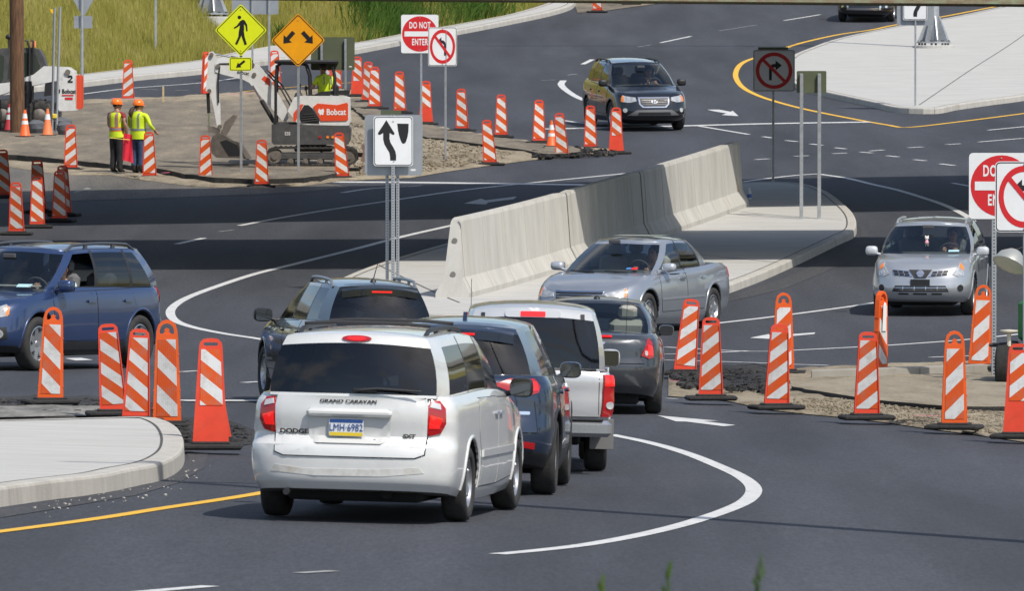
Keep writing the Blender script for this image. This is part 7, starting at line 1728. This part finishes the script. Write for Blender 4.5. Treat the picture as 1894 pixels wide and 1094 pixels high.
p = G(240, 326, .01); r_ = empty('safety_flag', p, 0, 'red warning flag on a thin yellow stick held between the two workers', 'flag'); s = S_(p)
a = W(203, 255, p.y) - p; b_ = W(240, 259, p.y) - p; mb = MB(); mb.tube([a, b_], .012, n=6); mb.build('stick', mat('stick_yellow', (.75, .6, .1), .6), r_)
mb = MB(); n = 7; v = []
for i in range(n):
    for j in range(8):
        x = W(228 + i * 2.6, 0, p.y).x - p.x; z0 = W(0, 246 + i * .6, p.y).z - p.z; z1 = W(0, 302 - (6 - i) * 1.0, p.y).z - p.z; t = j / 7; v.append((x + t * .01 * (i - 3), .05 + .035 * math.sin(i * 1.7 + j * .4), z0 + (z1 - z0) * t))
mb.add(v, [(i * 8 + j, i * 8 + j + 1, i * 8 + j + 9, i * 8 + j + 8) for i in range(n - 1) for j in range(7)]); mb.build('flag_cloth', M_FLAG, r_, smooth=True, sharp=180)

# seated people in the vehicles
def seated(car, label, shirt, hair=1, x=-.37, y=.0, z=.60, lean=.0, armz=.1):
    c = CARS[car]; belt = c.zb(0); z = belt - .45; y = .02
    J = {'pelvis': ((x, y, z), (.15, .12)), 'waist': ((x, y - .02, z + .15), (.14, .11)), 'chest': ((x, y - .07, z + .38), (.17, .115)), 'neck': ((x, y - .07, z + .54), .055), 'skull': ((x, y - .05, z + .64), .06)}
    for s, sx in (('l', -1), ('r', 1)):
        J[s + 'sh'] = ((x + sx * .19, y - .07, z + .45), .066); J[s + 'el'] = ((x + sx * .23, y + .13, z + .27), .045); J[s + 'wr'] = ((x + sx * .13, y + .36, z + .40), .03)
        J[s + 'hip'] = ((x + sx * .1, y + .03, z - .02), .09); J[s + 'kn'] = ((x + sx * .13, y + .45, z + .04), .065); J[s + 'an'] = ((x + sx * .12, y + .62, z - .3), .045); J[s + 'toe'] = ((x + sx * .12, y + .75, z - .32), .04)
    def cl(a, b, t, q):
        if a in ('lel', 'rel', 'neck') or (a in ('lsh', 'rsh') and t > .5): return 0
        if a == 'chest' and b == 'neck' and t > .6: return 0
        return 2 if q.z > z + .04 else 5
    sm = mat('shirt_' + shirt[0], shirt[1], .8); M = c.root.matrix_basis
    return figure('person', label, J, BONES, [M_SKIN, M_HAIR if hair else M_HAIRD, sm, M_HAIRD, MATS['lips'], M_TROU], cl, M, ((x, y - .045, z + .68), (0, 1, 0)), [((x - .13, y + .36, z + .40), (.3, .5, .3), (.4, 0, 1), 1.2), ((x + .13, y + .36, z + .40), (-.3, .5, .3), (-.4, 0, 1), 1.2)], M_HAIR)
# ------------------------------------------------------------------ drivers
seated('sonata', 'driver in dark shirt at the wheel of the silver sedan', ('navy', (.03, .04, .07)), 0)
seated('rogue', 'driver in grey shirt at the wheel of the silver crossover', ('grey', (.12, .12, .13)), 0)
seated('santa', 'driver in dark top at the wheel of the far black crossover', ('charcoal', (.05, .05, .06)), 1)
seated('forester', 'driver in pale blue shirt at the wheel of the blue crossover', ('pale_blue', (.42, .55, .60)), 1)

# ------------------------------------------------------------------ mini excavator
M_MW = mat('machine_white', (.66, .66, .64), .42, var=.08, vscale=5, dirt=.45, dirt_col=(.40, .36, .30)); M_MO = mat('machine_orange_red', (.72, .07, .02), .4, dirt=.25, dirt_col=(.4, .12, .07)); M_MG = mat('machine_dark_grey', (.06, .06, .062), .6, var=.3, vscale=6, dirt=.5, dirt_col=(.13, .115, .095)); M_STEEL = mat('worn_steel', (.12, .105, .09), .6, metal=.4, var=.4, vscale=6, color2=(.24, .21, .18)); M_ROD = mat('hydraulic_rod', (.6, .62, .64), .15, metal=1.0); M_TRK = mat('track_rubber', (.035, .034, .033), .9, var=.4, vscale=10, dirt=.7, dirt_col=(.16, .14, .115))
def bobcat_logo(o, txt, size, x, z, m, y, head=True, bold=.004):
    me = text_mesh(txt, size, m, 'lettering', bold * size / .15, .82, depth=.001); link('lettering', me, o, loc=(x, y, z))
    if head:
        k = size; hx = x - size * 1.75; pts = [(-.35, .25), (-.25, .45), (-.12, .30), (.10, .34), (.22, .48), (.30, .26), (.34, .02), (.22, -.06), (.30, -.22), (.12, -.34), (-.02, -.22), (-.16, -.38), (-.24, -.12), (-.40, -.02)]
        mb = MB(); mb.prism([(a * k, b * k) for a, b in pts], .002); mb.build('animal_head_emblem', m, o, loc=(hx, y, z))
p = G(576, 306, .16); s = S_(p); EX = empty('mini_excavator', p, 0, 'white and orange-red mini excavator with black canopy digging left', 'excavator')
def X(px, py, y=0.0): q = W(px, py, p.y) - p; return Vector((q.x, y, q.z))
# tracks
for yy, nm in ((-.58, 'near'), (.58, 'far')):
    e = empty('track', (0, 0, 0)); e.parent = EX; e.location = (.02, yy, 0); n = 40; L, R = .88, .215; out = []
    for i in range(n):
        t = i / n * (4 * L + 2 * math.pi * R)
        if t < 2 * L: q = (-L + t, 0.0)
        elif t < 2 * L + math.pi * R: a = (t - 2 * L) / R; q = (L + R * math.sin(a), R - R * math.cos(a))
        elif t < 4 * L + math.pi * R: q = (L - (t - 2 * L - math.pi * R), 2 * R)
        else: a = (t - 4 * L - math.pi * R) / R; q = (-L - R * math.sin(a), R + R * math.cos(a))
        out.append(q)
    mb = MB(); inn = [(x * .965, R + (z - R) * .80) for x, z in out]
    mb.prism(out, .30, lambda q: q + Vector((0, -.15, .012)), holes=[inn]); mb.build('track_belt', M_TRK, e)
    mb = MB()
    for i in range(n):
        x, z = out[i]; x2, z2 = out[(i + 1) % n]; a = math.atan2(z2 - z, x2 - x); mb.box(((x + x2) / 2, 0, (z + z2) / 2 + .012), (.05, .31, .03), rot=(0, -a, 0))
    mb.build('track_grousers', M_TRK, e)
    for x, r in ((-L, .165), (L, .165), (-.5, .075), (-.15, .075), (.2, .075), (.55, .075)):
        mb = MB(); z = R + .012 if r > .1 else .1; mb.lathe([(r, -.12), (r, .12)], c=(x, 0, z), axis='Y', n=20); mb.lathe([(r * .5, -.15), (r * .5, .15)], c=(x, 0, z), axis='Y', n=14); mb.build('track_roller', M_STEEL, e, smooth=True)
    mb = MB(); mb.box((0, 0, R + .01), (1.5, .2, .16), bevel=.02); mb.build('track_frame', M_MG, e)
mb = MB(); mb.box((.05, 0, .40), (.9, .9, .14), bevel=.03); mb.lathe([(.36, .44), (.36, .54)], n=22); mb.build('undercarriage', M_MG, EX)
bl = MB(); bl.prism([(1.18, .10), (1.26, .08), (1.32, .30), (1.27, .52), (1.2, .5), (1.24, .3)], 1.55, lambda q: q + Vector((0, -.78, 0))); bl.box((1.05, 0, .25), (.4, .5, .1)); bl.build('dozer_blade', mat('blade_rust_brown', (.20, .13, .10), .7, var=.3, vscale=5), EX)
# upper structure
mb = MB(); mb.prism([(-.93, .56), (-.88, .50), (.86, .50), (.93, .60), (.95, .86), (.90, .95), (-.30, .98), (-.93, .98)], 1.3, lambda q: q + Vector((0, -.66, 0))); ST = mb.build('lower_skirt', M_MG, EX)
me = text_mesh('E35', .12, mat('decal_white', (.6, .6, .6), .5), 'lettering', .002, .9); 
mb = MB(); mb.prism([(-.28, .96), (-.55, 1.30), (-.40, 1.62), (-.30, 1.66), (.84, 1.66), (.92, 1.60), (.94, 1.05), (.90, .955), (-.1, .955)], 1.18, lambda q: q + Vector((0, -.60, 0))); HD = mb.build('engine_hood', M_MW, EX)
mb = MB(); mb.prism([(.06, 1.40), (.16, 1.48), (.62, 1.44), (.86, 1.50), (.885, 1.46), (.885, 1.10), (.84, 1.07), (.24, 1.06)], .02, lambda q: q + Vector((0, -.622, 0))); RP = mb.build('side_panel', M_MO, EX)
mb = MB(); mb.prism([(-.22, 1.02), (.20, 1.0), (.20, 1.10), (.04, 1.36), (-.06, 1.44), (-.16, 1.44), (-.30, 1.20)], .02, lambda q: q + Vector((0, -.612, 0))); VP = mb.build('vent_panel', M_BLKP, EX)
for k in range(4):
    mb = MB(); mb.box((-.04, -.625, 1.06 + .055 * k), (.42 - .05 * k, .02, .018), rot=(0, math.radians(-6), 0)); mb.build('vent_slat', M_MG, VP)
mb = MB(); mb.prism([(-.42, 1.05), (-.36, 1.05), (-.17, 1.46), (-.24, 1.46), (-.40, 1.26)], .015, lambda q: q + Vector((0, -.617, 0))); mb.build('accent_panel', M_MO, EX)
bobcat_logo(EX, 'Bobcat', .20, .60, 1.27, M_SW, -.626)
for x in (.22, .40, .52):
    mb = MB(); mb.lathe([(.035, -.01), (.035, .01)], axis='Y', n=12); mb.build('lamp_marker', M_AMBER if x > .3 else M_TAIL, EX, loc=(x, -.668, .68))
bobcat_logo(EX, 'E35', .11, -.55, .76, mat('decal_white', (.6, .6, .6), .5), -.664, False)
# operator platform, seat, canopy
mb = MB(); mb.box((-.2, .05, 1.0), (1.4, 1.1, .06)); mb.build('floor_plate', M_MG, EX)
mb = MB(); mb.box((.30, .15, 1.50), (.5, .55, .14), bevel=.05); mb.box((.58, .15, 1.72), (.14, .52, .42), bevel=.05); mb.build('seat', M_BLKP, EX, smooth=True)
for yy in (-.5, .52):
    mb = MB(); mb.tube([X(511, 234, yy), X(511, 150, yy), X(513, 122, yy), X(520, 117, yy), X(560, 118, yy)], .035, n=8); mb.build('canopy_post', M_BLKP, EX, smooth=True)
    mb = MB(); mb.tube([X(560, 118, yy), X(567, 121, yy), X(573, 140, yy), X(574, 184, yy)], .035, n=8); mb.build('canopy_post', M_BLKP, EX, smooth=True)
    mb = MB(); mb.tube([X(615, 122, yy), X(619, 140, yy), X(620, 184, yy)], .03, n=8); mb.build('canopy_post', M_BLKP, EX, smooth=True)
mb = MB(); c0 = X(512, 115); c1 = X(622, 117); mb.box(((c0.x + c1.x) / 2, 0, c0.z + .01), (c1.x - c0.x + .1, 1.25, .09), bevel=.04); mb.build('canopy_roof', M_BLKP, EX, smooth=True)
mb = MB(); mb.prism([(.0, 1.62), (.10, 1.68), (.9, 1.68), (.92, 1.80), (.25, 1.76), (.05, 1.68)], .9, lambda q: q + Vector((0, -.45, 0))); mb.build('rear_cowl', M_BLKP, EX)
for x, z in ((-.28, 1.86), (-.12, 1.80)):
    mb = MB(); mb.tube([(x + .05, -.2, 1.45), (x, -.2, z)], .018, n=6); mb.add(*ellip((x, -.2, z + .04), (.04, .04, .06))); mb.build('control_lever', M_BLKP, EX, smooth=True)
mb = MB(); mb.box((-.2, 0, 1.42), (.18, .8, .7), bevel=.06, rot=(0, math.radians(-25), 0)); mb.build('console', M_MG, EX, smooth=True)
# boom, arm, bucket
def beam(nm, prof_, w, m, y=0.0, par=EX):
    mb = MB(); q = [X(a, b) for a, b in prof_]; mb.prism([(v.x, v.z) for v in q], w, lambda t: t + Vector((0, y - w / 2, 0))); return mb.build(nm, m, par)
BM = beam('boom', [(529, 226), (522, 222), (466, 158), (462, 153), (450, 147), (414, 138), (399, 133), (399, 118), (414, 115), (456, 122), (466, 116), (476, 118), (486, 128), (500, 146), (530, 200), (534, 218)], .2, M_MW, -.2)
beam('boom_decal', [(484, 146), (500, 160), (500, 146), (490, 140)], .206, M_MO, -.2, BM)
me = text_mesh('Bobcat', .12, M_BLK, 'lettering', .002, .85); q = X(450, 133); link('lettering', me, BM, loc=(q.x, -.303, q.z - .02), rot=(0, math.radians(8), 0))
AR = beam('dipper_arm', [(388, 96), (395, 95), (400, 103), (403, 118), (403, 150), (408, 195), (409, 238), (403, 239), (396, 200), (389, 172), (381, 168), (385, 130), (385, 103)], .15, M_MW, -.2)
def ram(nm, a, b, f=.55, r=.045, y=-.2):
    a, b = X(*a, y), X(*b, y); c = a.lerp(b, f); mb = MB(); mb.tube([a, c], r, 0, 10); mb.tube([c, b], r * .5, 1, 8); return mb.build(nm, [M_BLKP, M_ROD], EX, smooth=True)
ram('boom_cylinder', (508, 226), (468, 158), .6, .055, -.34); ram('arm_cylinder', (468, 114), (394, 99), .55, .04); ram('bucket_cylinder', (385, 172), (388, 234), .6, .04)
for a, b in (((490, 130), (540, 200)), ((494, 128), (545, 196))):
    mb = MB(); mb.tube([X(*a, -.25), X((a[0] + b[0]) / 2 + 4, (a[1] + b[1]) / 2 - 3, -.26), X(*b, -.25)], .022, n=6); mb.build('hydraulic_hose', M_BLKP, EX, smooth=True)
for a in ((392, 101), (404, 122), (471, 138), (468, 120), (407, 234), (388, 168)):
    q = X(*a); mb = MB(); mb.lathe([(.05, -.33), (.05, -.07)], c=(q.x, 0, q.z), axis='Y', n=14); mb.build('pivot_pin', M_STEEL, EX, smooth=True)
beam('bucket_link', [(384, 232), (396, 234), (408, 240), (406, 250), (394, 246), (386, 244)], .22, M_STEEL, -.2); beam('bucket_link', [(408, 248), (416, 226), (432, 212), (440, 214), (430, 232), (418, 252)], .1, M_STEEL, -.12)
BK = beam('bucket', [(390, 268), (394, 252), (404, 246), (416, 250), (432, 260), (447, 264), (452, 276), (464, 293), (430, 292), (402, 291), (393, 284)], .7, mat('bucket_steel', (.055, .048, .042), .75, var=.4, vscale=5, color2=(.13, .11, .09)), -.2)
beam('bucket_hollow_shade', [(408, 262), (420, 258), (440, 268), (450, 288), (424, 288)], .712, M_WELL, -.2, BK); beam('bucket_side_cutter', [(440, 262), (448, 264), (466, 293), (456, 293)], .73, M_STEEL, -.2, BK)  # near-black plate on the solid bucket paints in the hollow's shade
for a, b in (((406, 118), (470, 124)), ((407, 122), (405, 190))):
    mb = MB(); mb.tube([X(*a, -.30), X((a[0] + b[0]) / 2 - 2, (a[1] + b[1]) / 2 - 4, -.31), X(*b, -.30)], .02, n=6); mb.build('hydraulic_hose', M_BLKP, EX, smooth=True)
for i in range(5):
    mb = MB(); q = X(455, 293); mb.prism([(q.x - .06, q.z), (q.x + .09, q.z - .03), (q.x - .05, q.z + .05)], .05, lambda t: t + Vector((0, -.50 + .145 * i, 0))); mb.build('bucket_tooth', M_STEEL, BK)
# operator
J = {'pelvis': ((0, 0, 0), (.15, .12)), 'waist': ((0, -.02, .15), (.14, .11)), 'chest': ((0, -.05, .38), (.17, .12)), 'neck': ((0, -.03, .54), .055), 'skull': ((0, 0, .64), .06)}
for s_, sx in (('l', -1), ('r', 1)):
    J[s_ + 'sh'] = ((sx * .2, -.05, .45), .07); J[s_ + 'el'] = ((sx * .27, .08, .22), .048); J[s_ + 'wr'] = ((sx * .22, .32, .22), .032); J[s_ + 'hip'] = ((sx * .1, .03, -.02), .09); J[s_ + 'kn'] = ((sx * .14, .42, .02), .066); J[s_ + 'an'] = ((sx * .14, .5, -.38), .045); J[s_ + 'toe'] = ((sx * .14, .62, -.42), .04)
def clop(a, b, t, c):
    if a in ('lel', 'rel', 'neck') or (a in ('lsh', 'rsh') and t > .55): return 0
    return 7 if c.z > .06 else 5
OPM = Matrix.Translation(p + Vector((.28, .05, 1.62))) @ Matrix.Rotation(math.radians(35), 4, 'Z')
op = figure('person', 'excavator driver in yellow shirt and dark cap under the canopy', J, BONES, CM, clop, OPM, ((0, .0, .68), (0, 1, 0)), [((.22, .32, .22), (0, 1, 0), (-1, 0, .3), .9), ((-.22, .32, .22), (0, 1, 0), (1, 0, .3), .9)], M_HAIRD)
mb = MB(); mb.lathe([(.098, .70), (.10, .74), (.085, .79), (.04, .815), (.005, .82)], n=18); mb.prism([(-.08, .08), (.08, .08), (.06, .18), (-.06, .18)], .01, lambda q: Vector((q.x, q.z, q.y + .70))); mb.build('cap', M_BLKP, op, smooth=True)
mb = MB(); mb.tube([(-.1, -.19, .3), (-.1, -.185, .5)], .02, n=4); mb.tube([(.1, -.19, .3), (.1, -.185, .5)], .02, n=4); mb.build('reflective_strap', M_SILV, op)

# ------------------------------------------------------------------ skid loader behind the wooden pole
p = G(70, 240, .16); s = S_(p); SK = empty('skid_loader', p, 0, 'white skid loader with dark cab partly hidden behind the wooden pole', 'loader'); M_CREAM = mat('machine_cream', (.62, .58, .44), .5, var=.08, dirt=.5, dirt_col=(.35, .31, .24))
def beam2(nm, prof_, w, m, y=0.0, holes=()):
    mb = MB(); mb.prism([(lambda v: (v.x, v.z))(X(a, b)) for a, b in prof_], w, lambda t: t + Vector((0, y - w / 2, 0))); return mb.build(nm, m, SK)
beam2('chassis', [(-40, 232), (-38, 190), (0, 184), (30, 180), (112, 190), (112, 215), (96, 226), (60, 228), (20, 236)], 1.3, M_MG); beam2('front_panel', [(-40, 236), (-36, 196), (2, 188), (24, 196), (22, 212), (10, 236)], 1.36, M_CREAM)
cab = beam2('cab_frame', [(-20, 168), (-14, 128), (-6, 100), (4, 89), (60, 88), (74, 91), (82, 104), (90, 130), (86, 142), (66, 150), (20, 158)], 1.0, M_MG)
G_CAB = mat('cab_glass', (.02, .035, .03), .06, coat=.5)
beam2('side_window', [(16, 146), (20, 106), (28, 98), (56, 97), (68, 100), (76, 122), (74, 136), (60, 142)], 1.012, G_CAB); beam2('front_window', [(-14, 158), (-6, 116), (2, 101), (10, 104), (8, 146), (0, 160)], 1.012, G_CAB)
for yy in (-.62, .62):
    beam2('lift_arm', [(-30, 166), (-28, 158), (20, 152), (64, 138), (84, 122), (128, 124), (140, 132), (136, 146), (104, 150), (64, 158), (20, 170), (-16, 182)], .12, M_MW, yy)
    beam2('tower', [(106, 192), (112, 164), (122, 132), (128, 127), (136, 130), (141, 138), (143, 204), (112, 205)], .16, M_MW, yy * 1.02); beam2('rear_guard', [(143.5, 140), (148, 138), (152, 142), (152, 198), (149, 202), (144, 201)], .2, M_MO, yy)
q = X(128, 133); mb = MB(); mb.lathe([(.07, -.76), (.07, -.70)], c=(q.x, 0, q.z), axis='Y', n=16); mb.build('pivot_pin', M_STEEL, SK)
q = X(130, 169); bobcat_logo(SK, 'Bobcat', .155, q.x, q.z, M_BLK, -.722); q = X(132, 146); 
mb = MB(); mb.box((X(128, 176).x, -.722, X(0, 176).z), (.3, .004, .03)); mb.build('red_stripe', M_SR, SK); mb = MB(); mb.box((X(130, 182).x, -.722, X(0, 182).z), (.2, .004, .06)); mb.build('red_sticker', M_SR, SK)
mb = MB(); mb.prism([(-.06, -.09), (.07, -.09), (.07, -.05), (.0, -.05), (.07, .03), (.05, .09), (-.03, .10), (-.07, .05), (-.03, .03), (.02, .05), (.02, .02), (-.06, -.05)], .003); mb.build('number_decal', M_BLK, SK, loc=(X(132, 0).x, -.723, X(0, 146).z))
for x, yy in ((76, -.72), (76, .72), (8, -.72), (8, .72)):
    q = X(x, 206); e = empty('wheel', (q.x, yy, .38)); e.parent = SK
    mb = MB(); mb.lathe([(.2, -.14), (.32, -.15), (.38, -.12), (.385, 0), (.38, .12), (.32, .15), (.2, .14)], axis='Y', n=28, closed=True); mb.build('tyre', M_TRK, e, smooth=True)
    mb = MB()
    for i in range(18):
        a = i * math.pi / 9; mb.box((.385 * math.cos(a), .06 * (-1) ** i, .385 * math.sin(a)), (.05, .16, .05), rot=(0, -a, 0))
    mb.build('tread_lugs', M_TRK, e); mb = MB(); mb.lathe([(.05, -.16), (.16, -.13), (.2, -.1), (.2, .1), (.05, .1)], axis='Y', n=20); mb.build('rim', M_STEEL, e, smooth=True)
for dx in (0, 11):
    mb = MB(); mb.tube([X(48 + dx, 74, -.55), X(53 + dx, 76, -.55), X(57 + dx * .6, 90, -.55), X(56 + dx * .6, 185, -.55)], .03, n=8); mb.build('grab_rail', M_BLKP, SK, smooth=True)
mb = MB(); q = X(63, 84); mb.lathe([(.07, 0), (.07, .12), (.05, .17), (.01, .18)], c=(q.x, -.3, q.z - .05), n=14); mb.build('warning_beacon', M_AMBER, SK, smooth=True)
mb = MB(); a = X(18, 68); mb.add(*ellip((a.x, -.4, a.z), (.09, .08, .07))); mb.tube([(a.x, -.4, a.z), (a.x, -.4, a.z - .3)], .02); mb.build('work_light', M_BLKP, SK, smooth=True)
for k in range(6):
    mb = MB(); mb.tube([X(50 + 2 * k, 150, -.68), X(48 + 3 * k, 170 + k, -.72), X(54 + k, 200, -.68)], .02, n=6); mb.build('hydraulic_hose', M_BLKP, SK, smooth=True)
beam2('engine_grille', [(86, 150), (104, 150), (104, 175), (84, 178)], 1.32, M_BLKP)
